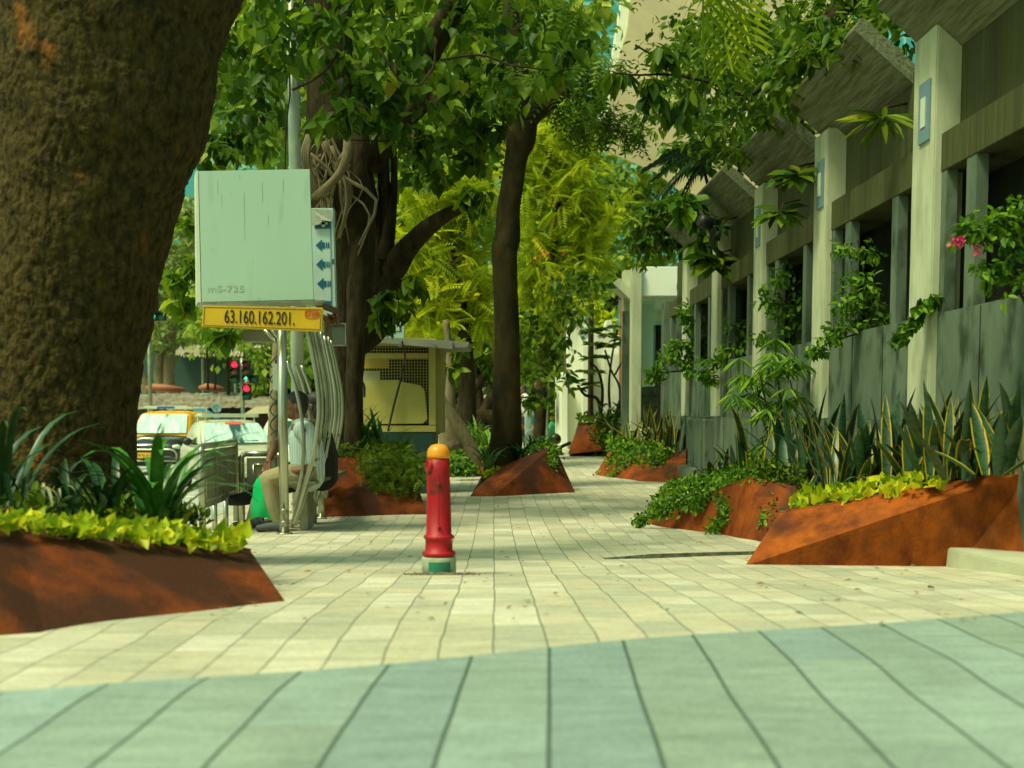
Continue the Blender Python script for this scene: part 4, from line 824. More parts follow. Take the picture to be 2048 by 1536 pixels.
# bamboo-like shrub with palmate leaves in front of the wall
pb_ = thing('palmate_shrub', 'tall light shrub with finger leaves rising from the creased planter', 'shrub', gp(1560, 12.2))
Yb = 12.2; cl = []; 
for (x, y, r_) in [(1560, 700, 40), (1520, 715, 34), (1590, 720, 34), (1545, 740, 40), (1500, 780, 34), (1470, 800, 26), (1540, 790, 40), (1580, 795, 26), (1560, 840, 34), (1520, 820, 30), (1545, 880, 34), (1590, 830, 18), (1500, 750, 26), (1570, 750, 34)]:
    for k in range(4):
        cc = W(x + rng.normal() * r_ * .5, y + rng.normal() * r_ * .4, Yb + rng.normal() * .2)
        a0 = rng.random() * 6
        for j in range(7):
            aa = a0 + j * .75; cl.append((*cc, math.cos(aa), math.sin(aa) * .8, -.35 - .3 * rng.random()))
cl = np.array(cl); leafmesh('foliage', cl[:, :3], .15 + .07 * rng.random(len(cl)), cl[:, 3:], np.tile([0, -.2, 1.0], (len(cl), 1)), 'lance', L6, pb_)
b = MB()
for s_ in ([(1575, 960, 5), (1568, 850, 4), (1552, 740, 3)], [(1556, 960, 4), (1540, 850, 3), (1520, 750, 2)], [(1585, 950, 3), (1595, 830, 2), (1580, 760, 2)], [(1560, 940, 3), (1520, 830, 2), (1480, 790, 2)]): limb(b, s_, Yb, n=6)
b.build('stem', M['bark3'], pb_)

# frangipani in the farthest planter
fp = thing('frangipani', 'small frangipani tree with bare branching stems in the farthest planter', 'tree', gp(1200, 27.2))
b = MB()
for s_ in ([(1205, 855, 8), (1196, 800, 7), (1170, 790, 6), (1155, 770, 5)], [(1200, 850, 7), (1205, 780, 6), (1195, 740, 5), (1180, 725, 4)], [(1222, 850, 6), (1218, 770, 5), (1226, 700, 4), (1235, 660, 4)], [(1235, 850, 6), (1240, 780, 5), (1222, 740, 4), (1210, 700, 4)], [(1230, 750, 4), (1245, 720, 3)]): limb(b, s_, 27.2, n=7)
b.build('trunk', M['bark3'], fp, smooth=True)
pts = []
for (x, y) in [(1150, 765), (1180, 718), (1190, 745), (1210, 695), (1235, 655), (1170, 745), (1200, 660), (1225, 690), (1160, 780), (1200, 715), (1215, 672), (1182, 770), (1240, 680), (1188, 690), (1178, 665)]:
    for k in range(13):
        a = k * 2.4; cc = W(x, y, 27.2 + rng.normal() * .15); pts.append((*cc, math.cos(a), math.sin(a), .15 + .5 * rng.random() - .3))
pts = np.array(pts); leafmesh('crown', pts[:, :3], .27, pts[:, 3:], np.tile([0, -.3, 1.0], (len(pts), 1)), 'oval', L6, fp)
plant('yellow_shrub', 'bright yellow leaved shrub behind the old whitewashed wall', 'shrub', 31.5, [(1200, 655, 22, 12), (1196, 625, 10, 14), (1218, 640, 18, 6), (1228, 668, 20, 8)], L5, .22, 70, 'oval', [[(1215, 800, 5, 31.5), (1205, 660, 4)]], sub=6)

tl = []
for k in range(1500):
    x = -60 + 110 * rng.random(); tl.append((x, 84 + 10 * rng.random(), -.5 + 6.5 * rng.random() ** .9, 1.7, 1.7, 1.2))
P, O, T = blob_points(tl, 9, .3); n = len(P)
tag(leafmesh('treeline', P, .9 * (.6 + .7 * rng.random(n)), O + rdir(n) + np.array([0, 0, -.5]), O * .5 + np.array([0, -.3, .6]) + rdir(n) * .4, 'tri', L3, tint=np.clip(.6 * T + .4 * rng.random(n), 0, 1), loc=(0, 88, 0)), 'far dark green wood closing the view beyond the road', 'treeline', kind='stuff')
# ---------------------------------------------------------------- plants in the planters
def soil_z(V, idx, x, y):
    """height of the planter's soil near x, y (inverse distance over its rim)"""
    ws = 0; z = 0
    for i in idx:
        d = ((V[i].x - x) ** 2 + (V[i].y - y) ** 2) + .01; ws += 1 / d ** 1.5; z += V[i].z / d ** 1.5
    return z / ws - .03
def blade(b, p, length, width, az, bend, lean, seg=6, mi=(0, 0), flat=False, fold=.25, twist=0, erect=False):
    """one strap or sword leaf as a folded ribbon that arches over"""
    d = Vector((math.cos(az), math.sin(az), 0)); u = Vector((-math.sin(az), math.cos(az), 0)); pts = []
    a = lean; q = Vector(p); st = length / seg
    rows = []
    for i in range(seg + 1):
        t = i / seg
        wd = width * (min(1, .5 + 1.6 * t) if t < .4 else 1) * (1 - t ** 4.2) + .0008
        uu = (Matrix.Rotation(twist * t, 3, d * math.cos(a) * 1.0 + Vector((0, 0, math.sin(a))) if False else Vector((0, 0, 1))) @ u)
        nrm = Vector((0, 0, 1)).cross(uu)
        up = Vector((0, 0, math.cos(a))) - d * math.sin(a)
        rows.append([q + uu * wd * k + up * abs(k) * wd * fold for k in (-1, -.76, 0, .76, 1)])
        q = q + (d * math.cos(a) + Vector((0, 0, math.sin(a)))) * st; a -= bend / seg * (0.4 + 1.2 * t)
    vs = [v for r in rows for v in r]; fs = []; ms = []
    n0 = len(b.v); b.v += [tuple(v) for v in vs]
    for i in range(seg):
        for k in range(4):
            b.f.append((n0 + i * 5 + k, n0 + i * 5 + k + 1, n0 + (i + 1) * 5 + k + 1, n0 + (i + 1) * 5 + k)); b.mi.append(mi[1] if k in (0, 3) else mi[0])
strapm = mat('strap_leaf', (.025, .12, .014), (.08, .24, .03), rough=.35, scale=6)
strapd = mat('deep_strap_leaf', (.010, .045, .012), (.03, .10, .02), rough=.35, scale=6)
snakem = mat('snake_leaf', (.006, .028, .012), (.028, .085, .028), rough=.4, scale=22, stretch=(1, 1, 2))
snakey = mat('snake_leaf_margin', (.34, .25, .012), (.46, .32, .014), rough=.6, spec=.2, scale=9)
def lily(label, px, py, Y, n, L, wd, group, m=None, lean=(1.0, 1.5), bend=(1.4, 2.6), name='spider_lily'):
    c = W(px, py, Y); t = thing(name, label, 'plant', c, group=group)
    b = MB()
    for k in range(n):
        blade(b, c + Vector((rng.normal() * .03, rng.normal() * .03, 0)), L * (.6 + .5 * rng.random()), wd * (.7 + .5 * rng.random()), rng.random() * 6.3, bend[0] + (bend[1] - bend[0]) * rng.random(), lean[0] + (lean[1] - lean[0]) * rng.random(), seg=8)
    b.build('leaves', m or strapm, t, smooth=True, fix=False); return t
def snake(label, px, py, Y, n, Lr, group, rad=.12, wd=.028, yl=.5):
    c = W(px, py, Y); t = thing('snake_plant', label, 'plant', c, group=group)
    b = MB()
    for k in range(n):
        p = c + Vector((rng.normal() * rad, rng.normal() * rad, 0)); ye = rng.random() < yl
        blade(b, p, 1.12 * (Lr[0] + (Lr[1] - Lr[0]) * rng.random() ** 1.2), wd * (.7 + .6 * rng.random()), rng.random() * 6.3, .35 * rng.random() + (1.2 * rng.random() if rng.random() < .12 else 0), 1.57 - .5 * abs(rng.normal()) ** .9, mi=(0, 1 if ye else 0), fold=.3, seg=7)
    b.build('leaves', [snakem, snakey], t, smooth=True, fix=False); return t
def carpet(name, label, cat, poly, zf, n, leaf, m, templ, up=1.0, hgt=.06, group=None, kind=None, spread=1):
    """small leaves scattered over a quad given by four points"""
    A, B, D_, E = [np.array(tuple(p)) for p in poly]
    u = rng.random((n, 1)); v = rng.random((n, 1)); P = (A * (1 - u) + B * u) * (1 - v) + (E * (1 - u) + D_ * u) * v
    P[:, 2] += hgt * rng.random(n) + .03 * np.sin(P[:, 0] * 19) * np.sin(P[:, 1] * 15)
    D = rdir(n) + np.array([0, -.1, up]); N = rdir(n) * .8 + np.array([0, -.4, .4])
    c = P.mean(0)
    if kind:
        o = leafmesh(name, P, leaf * (.6 + .7 * rng.random(n)), D, N, templ, m, loc=tuple(c)); return tag(o, label, cat, group, kind)
    t = thing(name, label, cat, tuple(c), group=group); leafmesh('foliage', P, leaf * (.6 + .7 * rng.random(n)), D, N, templ, m, t); return t
def spill(parent, paths, m, leaf, dens, templ='oval', w_=.06):
    """creeper strands running down a face: list of [(px, py, Y)...]"""
    Ps = []
    for pa in paths:
        pts = smooth_path([tuple(W(*q)) + (0,) for q in pa], 8)
        for p in pts:
            k = max(1, int(dens)); Ps.append(np.array(p[:3]) + rng.normal(size=(k, 3)) * w_)
    P = np.concatenate(Ps); n = len(P)
    return leafmesh('trailing_stems', P, leaf * (.6 + .7 * rng.random(n)), rdir(n) + np.array([0, -.4, -.5]), rdir(n) * .5 + np.array([0, -1, .4]), templ, m, parent)
# left foreground planter
_, V = p_left
LG = 'spider lilies in the left planter'
carpet('pothos', 'bright yellow green leafy ground plants along the rim of the left planter', 'ground plants', [W(-60, 1050, 4.55), W(478, 1097, 5.5), W(440, 1086, 6.0), W(-60, 1040, 5.1)], None, 640, .048, L5, 'heart', up=.5, hgt=.022)
t = bpy.data.objects['pothos']
n = 120; u = rng.random(n); A = np.array(W(-60, 1052, 4.5)); B = np.array(W(488, 1096, 5.45)); P = A + (B - A) * u[:, None]; P[:, 2] += .02 * rng.random(n); P[:, 1] += .03 * rng.random(n)
leafmesh('rim_foliage', P, .05 * (.6 + .8 * rng.random(n)), rdir(n) * .8 + np.array([0, -.25, .55]), rdir(n) * .7 + np.array([0, -.6, .6]), 'heart', L5, t)
P = np.array([tuple(W(480, 1075, 5.5)), tuple(W(488, 1072, 5.48)), tuple(W(470, 1082, 5.5)), tuple(W(444, 1070, 5.5))]); leafmesh('tall_leaf', P, .07, np.array([[.1, 0, 1], [.3, 0, 1], [-.2, 0, 1], [.2, -.2, 1.0]]), np.tile([0, -1, .2], (4, 1)), 'heart', L5, t)
carpet('dark_undergrowth', 'dark green low leaves round the foot of the huge tree', 'ground plants', [W(-80, 1020, 5.3), W(420, 1062, 6.1), W(380, 1040, 7), W(-80, 990, 6.6)], None, 900, .055, L3, 'oval', up=.7, hgt=.07)
lily('spider lily with long arching leaves at the right end of the left planter', 322, 1052, 6.0, 34, .66, .024, LG, lean=(.85, 1.45), bend=(1.3, 2.4))
lily('spider lily before the foot of the huge tree', 215, 1040, 5.9, 16, .42, .016, LG, m=strapd)
lily('spider lily with tall pale striped leaf at the left edge', 20, 1010, 5.6, 16, .62, .018, LG, m=strapd)
lily('spider lily clump low in the shade of the trunk', 130, 1030, 5.8, 14, .38, .016, LG, m=strapd)
lily('wilting spider lily at the middle of the left planter', 110, 1010, 5.6, 6, .22, .006, LG, m=mat('dry_leaf', (.35, .36, .16), (.45, .44, .22), scale=20), bend=(3, 4))
# right near planter
_, V = p_rn
carpet('pothos', 'bright yellow green leafy ground plants along the rim of the right planter', 'ground plants', [W(1572, 1018, 8.05), W(1880, 972, 7.45), W(1850, 965, 7.75), W(1600, 1008, 8.5)], None, 420, .062, L5, 'heart', up=.8, hgt=.04)
SG = 'snake plants before the concrete wall'
k = 0
desc = ['tall snake plant before the nearest pilaster', 'snake plant with broad yellow edges left of the nearest pilaster', 'leaning yellow edged snake plant above the yellow ground leaves', 'snake plant clump right of the nearest pilaster', 'dark narrow snake plant at the right edge of the picture', 'green snake plant in the corner by the wall', 'snake plant behind the rim of the orange planter', 'tallest snake plant, its yellow tip up at the plinth line']
for (x, y, Y, n, lr), lb in zip([(1800, 985, 8.1, 16, (.3, .62)), (1740, 1000, 8.5, 16, (.3, .55)), (1690, 1000, 8.3, 12, (.25, .6)), (1870, 970, 7.9, 16, (.3, .6)), (1985, 950, 7.2, 14, (.25, .5)), (1935, 960, 7.5, 15, (.25, .6)), (1840, 975, 7.8, 12, (.2, .45)), (1900, 965, 7.7, 10, (.35, .66))], desc):
    snake(lb, x, y, Y, int(n * 1.2), lr, SG, rad=.085, wd=.036)
lily('variegated pale grass clump among the snake plants', 1760, 995, 7.9, 26, .26, .006, SG, m=mat('pale_grass', (.25, .36, .16), (.42, .50, .26), scale=9), bend=(2, 3.2), name='spider_plant')
# right middle planter
t = carpet('creeper', 'green creeper covering the creased planter and trailing down its front', 'creeper', [W(1300, 1022, 11.6), W(1500, 962, 10.7), W(1530, 940, 12.6), W(1340, 978, 13.0)], None, 1900, .05, L6, 'oval', up=.7, hgt=.1)
spill(t, [[(1375, 1000, 11.3), (1330, 1015, 11.4), (1290, 1035, 11.5), (1275, 1045, 11.5)], [(1380, 1000, 11.3), (1340, 1010, 11.4), (1310, 1020, 11.4)], [(1440, 985, 11), (1450, 1010, 10.8), (1446, 1040, 10.7), (1420, 1055, 10.7)], [(1500, 955, 10.6), (1540, 975, 10.5), (1550, 1010, 10.3), (1545, 1030, 10.2), (1530, 1050, 10.1)], [(1420, 985, 11.1), (1400, 1000, 11.1), (1390, 1015, 11.1)]], L6, .045, 14, w_=.035)
carpet('creeper', 'leafy green ground creeper between the creased planter and the orange planter', 'creeper', [W(1500, 965, 10.6), W(1610, 985, 10.2), W(1620, 950, 10.8), W(1500, 940, 12)], None, 1300, .05, L3, 'oval', up=.7, hgt=.16)
desc = ['snake plant behind the palmate shrub', 'snake plant left of the second pilaster', 'snake plant at the left end of the creased planter', 'snake plant right of the palmate shrub', 'wide snake plant in front of the second bay', 'snake plant clump with a bending yellow leaf', 'dense dark snake plant between the two right planters', 'pale edged snake plant low by the creeper']
for (x, y, Y, n, lr), lb in zip([(1540, 960, 12, 16, (.3, .75)), (1600, 960, 11.2, 14, (.3, .7)), (1470, 965, 12.6, 12, (.2, .45)), (1625, 965, 10.6, 15, (.3, .75)), (1680, 985, 10.2, 18, (.3, .75)), (1720, 990, 9.8, 16, (.3, .7)), (1650, 980, 10.3, 16, (.3, .75)), (1500, 960, 12.3, 12, (.2, .4))], desc):
    snake(lb, x, y, Y, int(n * 1.3), lr, SG, rad=.12, wd=.04)
# right far planter
t = carpet('creeper', 'bright creeper heaped on the planter beside the square pier', 'creeper', [W(1215, 905, 20.8), W(1340, 912, 19.6), W(1350, 880, 21), W(1215, 885, 23)], None, 1500, .08, L6, 'oval', up=.7, hgt=.16)
spill(t, [[(1300, 905, 19.7), (1270, 925, 19.8), (1245, 950, 19.9), (1235, 957, 19.9)], [(1240, 895, 20.6), (1235, 920, 20.4), (1240, 945, 20.2)], [(1330, 908, 19.5), (1320, 925, 19.4), (1295, 938, 19.5)], [(1260, 895, 20.2), (1255, 915, 20.1), (1250, 930, 20)]], L6, .075, 24, w_=.09)
desc = ['snake plant with many yellow edges by the pier', 'snake plant at the back of the pier planter', 'snake plant left of the pier planter', 'spreading snake plant in the pier planter']
for (x, y, Y, n, lr), lb in zip([(1340, 905, 20, 22, (.3, .65)), (1305, 895, 20.6, 16, (.4, .75)), (1280, 895, 21, 14, (.3, .7)), (1320, 905, 20.2, 18, (.3, .6))], desc):
    snake(lb, x, y, Y, n, lr, SG, rad=.16, wd=.036, yl=.9)
# farthest planter
t = carpet('creeper', 'low green creeper on the farthest planter', 'creeper', [W(1156, 850, 26.5), W(1268, 850, 26.8), W(1264, 842, 28), W(1156, 842, 28)], None, 600, .09, L3, 'oval', up=.6, hgt=.14)
spill(t, [[(1212, 848, 26.4), (1214, 870, 26.2), (1205, 890, 26.2)], [(1222, 850, 26.4), (1218, 875, 26.2), (1210, 888, 26.2)]], L3, .1, 24, w_=.14)
lily('dark strap leaved clump on the farthest planter', 1215, 868, 26.2, 26, .75, .03, 'strap leaved clumps', m=strapd, bend=(1, 2))
lily('strap leaved clump below the frangipani', 1245, 852, 27, 18, .7, .03, 'strap leaved clumps', m=strapd, bend=(1, 2))
# central planter
CG = 'strap leaved clumps round the central trunk'
lily('arching lily left of the central trunk', 975, 935, 16.6, 20, .5, .017, CG); lily('lily right of the central trunk', 1045, 922, 16.9, 18, .4, .015, CG, m=strapd)
lily('small lily at the top of the pointed planter', 1078, 903, 17.6, 18, .35, .014, CG); lily('lily behind the central trunk', 1060, 905, 18, 16, .4, .014, CG)
t = carpet('creeper', 'thin green creeper at the tip of the pointed planter', 'creeper', [W(1040, 918, 16.8), W(1108, 890, 16.8), W(1090, 895, 17.8), W(1040, 915, 18)], None, 420, .06, L6, 'oval', up=.8, hgt=.08)
spill(t, [[(1098, 895, 16.8), (1102, 915, 16.6), (1106, 930, 16.5)], [(1106, 892, 16.8), (1112, 905, 16.6)]], L6, .05, 14, w_=.035)
plant('yellow_herb', 'small yellow green herb at the left corner of the pointed planter', 'plant', 16.5, [(988, 938, 12, 5), (975, 946, 8, 4)], L5, .06, 300, 'oval', sub=4)
# dark middle planter
t = carpet('asparagus_fern', 'feathery green fern spilling over the dark planter behind the bus shelter', 'fern', [W(672, 912, 13.4), W(822, 922, 13.6), W(815, 905, 14.6), W(672, 900, 14.6)], None, 1300, .08, L3, 'frond_s', up=.5, hgt=.12)
spill(t, [[(x, 915, 13.5), (x + 4, 935, 13.3), (x + 8, 950 + e, 13.2)] for x, e in ((735, 10), (755, 25), (780, 30), (800, 40), (820, 20), (765, 5), (810, 10), (745, 30), (835, 5))], L3, .07, 13, templ='frond_s', w_=.05)
for x, y, lb in ((730, 915, 'strap leaved clump in the fern'), (765, 915, 'arching strap leaved clump beside the kiosk'), (700, 905, 'strap leaved clump at the ficus foot')): lily(lb, x, y, 14, 12, .62, .024, 'strap leaved clumps in the dark planter', m=strapm, bend=(.4, 1.6), lean=(1.1, 1.5))
# planter behind the hydrant
HG = 'lilies behind the hydrant'
for x, y, Y, lb in ((895, 905, 21, 'lily just right of the hydrant dome'), (925, 905, 21.5, 'yellowing lily behind the hydrant'), (955, 900, 21.5, 'bright lily left of the central planter'), (975, 905, 21, 'lily touching the central planter'), (940, 900, 22, 'lily in the middle of the small planter')):
    lily(lb, x, y, Y, 22, .62, .022, HG, m=mat('lime_strap_leaf', (.08, .20, .015), (.20, .34, .03), rough=.4, scale=5), bend=(.8, 2))
t = carpet('creeper', 'lime green creeper on the small planter behind the hydrant', 'creeper', [W(880, 918, 20.4), W(968, 915, 20.4), W(968, 900, 22), W(884, 900, 22)], None, 900, .08, L6, 'oval', up=.8, hgt=.14)
spill(t, [[(x, 918, 20.3), (x + 2, 930, 20.1), (x, 942, 20)] for x in (910, 925, 900, 940, 890)], L6, .07, 20, w_=.07)
plant('yellow_herb', 'tall dry yellow plant behind the hydrant', 'plant', 21.5, [(920, 860, 12, 8), (905, 870, 10, 8), (935, 868, 8, 8)], L5, .16, 60, 'lance', [[(915, 930, 4, 21.5), (920, 865, 3)]], sub=4, droop=1.2)

# ---------------------------------------------------------------- the pole, the boxes and the signs
Yb = 10.8
lp = thing('street_pole', 'tall pale grey pole rising behind the white sign box', 'pole', gp(588, 12.7))
b = MB(); p = W(590, 330, 12.7); b.tube([(p.x, p.y, H(12.7)), (p.x, p.y, p.z), (p.x - .02, p.y, 5.8)], [.070, .060, .046], n=16); b.build('shaft', mat('pale_metal', (.42, .46, .38), (.52, .56, .46), rough=.45, metal=.3, scale=5), lp, smooth=True)
b = MB(); b.tube([W(570, 340, 12.6), W(572, 250, 12.6), W(580, 190, 12.62), W(578, 60, 12.62)], .008, n=6); b.build('cable', M['black'], lp)
sb = thing('sign_box', 'large blank pale green white sign box marked in faint red, above the yellow number board', 'sign', W(510, 470, Yb))
a0, a1, a2, a3 = W(403, 605, Yb), W(628, 600, Yb), W(620, 338, Yb), W(397, 342, Yb)
panm = mat('stained_white_panel', (.345, .51, .41), (.375, .54, .435), rough=.5, scale=1.5, stretch=(1.5, 1, .3), detail=10, col3=(.30, .43, .33), s3=5, lo3=.62, hi3=.8)
b = MB(); b.prism([a0, a1, a2, a3], (-.09, .34, 0)); b.build('box', panm, sb, bevel=.005)
b = MB(); w0, w1 = W(393.5, 607, Yb), W(391, 342, Yb); c0, c1 = W(402, 605, Yb), W(396, 342, Yb); b.prism([w0, c0, c1, w1], (-.09, .33, 0)); b.build('edge_strip', M['whitep'], sb)
b = MB(); b.prism([W(395, 609, Yb), W(650, 604, Yb), W(650, 600, Yb), W(395, 605, Yb)], (-.08, .34, 0)); b.build('bottom_tray', M['steeld'], sb)
faint = mat('faint_red_pencil', (.36, .46, .35)); text('lettering', 'mS-735', faint, .075, sb, W(452, 578, Yb) + Vector((0, -.003, 0)), (R(90), 0, 0), 1.35, ex=.0004)
rust = mat('rust_streak', (.27, .33, .21)); b = MB()
for x, y, h_ in ((479, 350, 8), (435, 360, 30), (566, 358, 26), (524, 365, 40), (488, 385, 95), (443, 388, 26), (536, 430, 20), (424, 495, 8), (600, 425, 4), (518, 593, 8), (570, 455, 3), (430, 500, 3), (462, 385, 3), (580, 470, 3)):
    p = W(x, y, Yb); q = W(x + 1 + h_ * .02, y + h_, Yb); b.bb(p.x, p.x + .0022, Yb - .0015, Yb + .001, q.z, p.z)
b.build('rust_streaks', rust, sb)
yb = thing('number_board', 'yellow board with black numbers 63.160.162.201. hanging under the white sign box', 'sign', W(525, 635, Yb))
Yy = 10.62
yelm = mat('yellow_enamel', (.66, .42, .012), (.58, .34, .010), rough=.4, scale=4, detail=8, col3=(.38, .20, .02), s3=5, lo3=.62, hi3=.8)
b = MB(); b.prism([W(403, 653, Yy), W(644, 664, Yy), W(646, 615, Yy), W(406, 611, Yy)], (0, .035, 0)); b.build('board', yelm, yb, bevel=.003)
b = MB()
for q in (((407, 650), (641, 659)), ((409, 614), (642, 619)), ((407, 650), (409, 614)), ((640, 659), (642, 619))): b.tube([W(*q[0], Yy - .002), W(*q[1], Yy - .002)], .0022, n=5)
b.build('border_line', mat('dark_line', (.12, .08, .01)), yb)
rt = -math.atan2(8, 240)
text('lettering', '63.160.162.201.', M['black'], .150, yb, W(519, 636.5, Yy) + Vector((0, -.004, 0)), (R(90), -rt, 0), .60, ex=.002)
redt = mat('red_paint_letters', (.60, .05, .02)); o = text('stamp_lettering', '07308', redt, .058, yb, W(624, 629, Yy) + Vector((0, -.004, 0)), (R(90), -rt, 0), .72, ex=.0015)
b = MB(); cc = W(624, 628.5, Yy - .003); rr = []
for k in range(28):
    a = 2 * math.pi * k / 28; ex, ez = math.cos(a), math.sin(a); rr.append(cc + Vector((.058 * math.copysign(abs(ex) ** .6, ex), 0, .032 * math.copysign(abs(ez) ** .6, ez))))
b.tube(rr + [rr[0]], .002, n=5, cap=False); b.build('stamp_outline', redt, yb)
# arrow strip sign
Ya = 11.6
asg = thing('arrow_sign', 'narrow upright white sign with three blue arrows pointing left', 'sign', W(646, 510, Ya))
whs = mat('bluish_white_enamel', (.52, .68, .62), (.46, .62, .56), rough=.45, scale=5)
b = MB(); b.prism([W(627, 620, Ya), W(672, 640, Ya), W(666, 416, Ya), W(622, 416, Ya)], (.0, .10, 0)); b.build('panel', whs, asg, bevel=.003)
blu = mat('arrow_blue', (.006, .11, .19), rough=.5)
for cx, cy in ((647, 490.5), (648, 529), (650, 567.5)):
    b = MB(); Yq = Ya - .004
    b.add([W(cx - 16, cy, Yq), W(cx - 3, cy + 12, Yq), W(cx - 3, cy + 6, Yq), W(cx + 3, cy + 6, Yq), W(cx + 3, cy - 6, Yq), W(cx - 3, cy - 6, Yq), W(cx - 3, cy - 12, Yq)], [(0, 1, 2, 5, 6), (2, 3, 4, 5)])
    for dx in (5, 9): b.add([W(cx + dx, cy + 6, Yq), W(cx + dx + 2.4, cy + 6, Yq), W(cx + dx + 2.4, cy - 6, Yq), W(cx + dx, cy - 6, Yq)], [(0, 1, 2, 3)])
    b.build('arrow', blu, asg, fix=False)
b = MB()
def quadp(b, x0, x1, y0, y1, Y, mi=0): b.add([W(x0, y1, Y), W(x1, y1, Y), W(x1, y0, Y), W(x0, y0, Y)], [(0, 1, 2, 3)], mi)
quadp(b, 629, 661, 440, 457, Ya - .004); quadp(b, 648, 662, 602, 618, Ya - .004); quadp(b, 664, 668.5, 518, 528, Ya - .004); b.build('emblem_field', blu, asg, fix=False)
b = MB(); quadp(b, 638, 655, 444, 449, Ya - .006); quadp(b, 643, 650, 441, 454, Ya - .006); b.build('emblem', M['whitep'], asg, fix=False)
b = MB(); b.add([W(622, 418, Ya - .03), W(664, 420, Ya - .02), W(664, 443, Ya - .02), W(645, 440, Ya - .05), W(640, 448, Ya - .04), W(624, 452, Ya - .03)], [(0, 1, 2, 3), (0, 3, 4, 5)]); b.build('torn_cover', mat('grey_torn_sheet', (.42, .46, .36), (.30, .33, .25), scale=30), asg, fix=False)
b = MB(); b.tube([W(661, 440, Ya - .006), W(663, 615, Ya - .006)], .003, n=4); b.build('border_line', blu, asg)
# small dark control box and the bracket clutter
cb = thing('control_box', 'small dark green metal box behind the shelter beside the ficus', 'box', W(705, 667, 12))
b = MB(); p, q = W(664, 690, 12), W(690, 648, 12); b.bb(p.x, q.x, 12, 12.16, p.z, q.z); b.build('case', mat('dark_green_box', (.05, .07, .05), (.07, .095, .065), scale=6), cb, bevel=.005)
b = MB(); p, q = W(662, 692, 11.985), W(692, 646, 11.985); b.bb(p.x, q.x, 11.99, 12.0, p.z, p.z + .012); b.bb(p.x, q.x, 11.99, 12.0, q.z - .012, q.z); b.bb(q.x - .012, q.x, 11.985, 11.998, p.z + .013, q.z - .013); b.build('lid_frame', M['steeld'], cb)
b = MB(); b.box(W(640, 612, 11.3) + Vector((.03, .1, 0)), (.22, .2, .05), ry=.35); b.tube([W(640, 604, 11.2), W(668, 625, 11.2), W(680, 650, 11.3)], .012, n=6)
tt = thing('bracket', 'rusty bracket and debris under the right corner of the white sign box', 'bracket', W(650, 620, 11.3)); b.build('arm', mat('rusty_bracket', (.10, .06, .025), (.15, .09, .04), scale=12), tt)
P_ = np.array([tuple(W(664 + 7 * rng.normal(), 636 + 6 * rng.normal(), 11.2)) for _ in range(50)]); leafmesh('dry_leaves', P_, .045, rdir(50), rdir(50), 'tri', mat('dry_brown_leaf', (.22, .07, .015), (.12, .05, .012), scale=30), tt)

# ---------------------------------------------------------------- bus shelter of bent steel tubes
sh = thing('bus_shelter', 'stainless steel bus shelter of bent tubes under the signs', 'bus shelter', gp(575, Yb))
def vpost(x, Y, r, ztop_, name='post', m='steel'):
    b = MB(); p = gp(x, Y); b.tube([(p.x, Y, p.z), (p.x, Y, ztop_)], r, n=16); b.lathe([(r * 1.7, 0), (r * 1.7, .012), (r * 1.1, .014)], (p.x, Y, p.z + .002), n=16); return b.build(name, M[m], sh, smooth=True)
z_u = W(575, 655, Yb).z
vpost(568, 10.75, .040, z_u + .15)
vpost(626, 11.9, .034, .55); vpost(642, 12.6, .034, .55); vpost(652, 13.0, .03, .55)
b = MB()
for py in (1048, 1024): b.lathe([(.030, 0), (.028, .012), (.018, .016)], W(568, py, 10.70), n=14, ax=(0, -1, 0))
b.build('bolt_cover', M['steeld'], sh, smooth=True)
RB = [(616, 655), (628, 720), (636, 771), (638, 820), (634, 859), (624, 915), (609, 964), (595, 1010), (580, 1052)]
for i, (Y, ox, rr, mm) in enumerate(((10.85, 0, .021, 'steel'), (11.5, 17, .018, 'steeld'), (11.6, 27, .012, 'steel'), (12.3, 34, .018, 'steel'), (12.4, 42, .012, 'steeld'), (13.0, 47, .018, 'steel'), (11.0, 8, .012, 'steeld'), (11.9, 22, .016, 'steeld'), (12.7, 38, .016, 'steeld'))):
    q = []
    for (px, py) in RB:
        q.append((W(px + ox, 825, Y).x, Y, max(H(Y) + .02, EYE - (py - 825) / F * 10.95), 0))
    b = MB(); sp = smooth_path(q, 5); b.tube([v[:3] for v in sp], rr, n=10); b.build('curved_tube', M[mm], sh, smooth=True)
# flat slats of the curved back
for i in range(2):
    Y = 12.0 + i * .6; b = MB(); q = []
    for (px, py) in [(640, 650), (650, 700), (658, 760), (661, 810), (659, 850)]: q.append(Vector((W(px + i * 9 - 12, 825, Y).x, Y, EYE - (py - 825) / F * 11)))
    for a, c in zip(q[:-1], q[1:]): b.add([a, a + Vector((.065, .0, 0)), c + Vector((.065, 0, 0)), c, a + Vector((0, .012, 0)), a + Vector((.065, .012, 0)), c + Vector((.065, .012, 0)), c + Vector((0, .012, 0))], [(0, 1, 2, 3), (7, 6, 5, 4), (0, 3, 7, 4), (1, 5, 6, 2)])
    b.build('back_slat', M['steeld'], sh, fix=False)
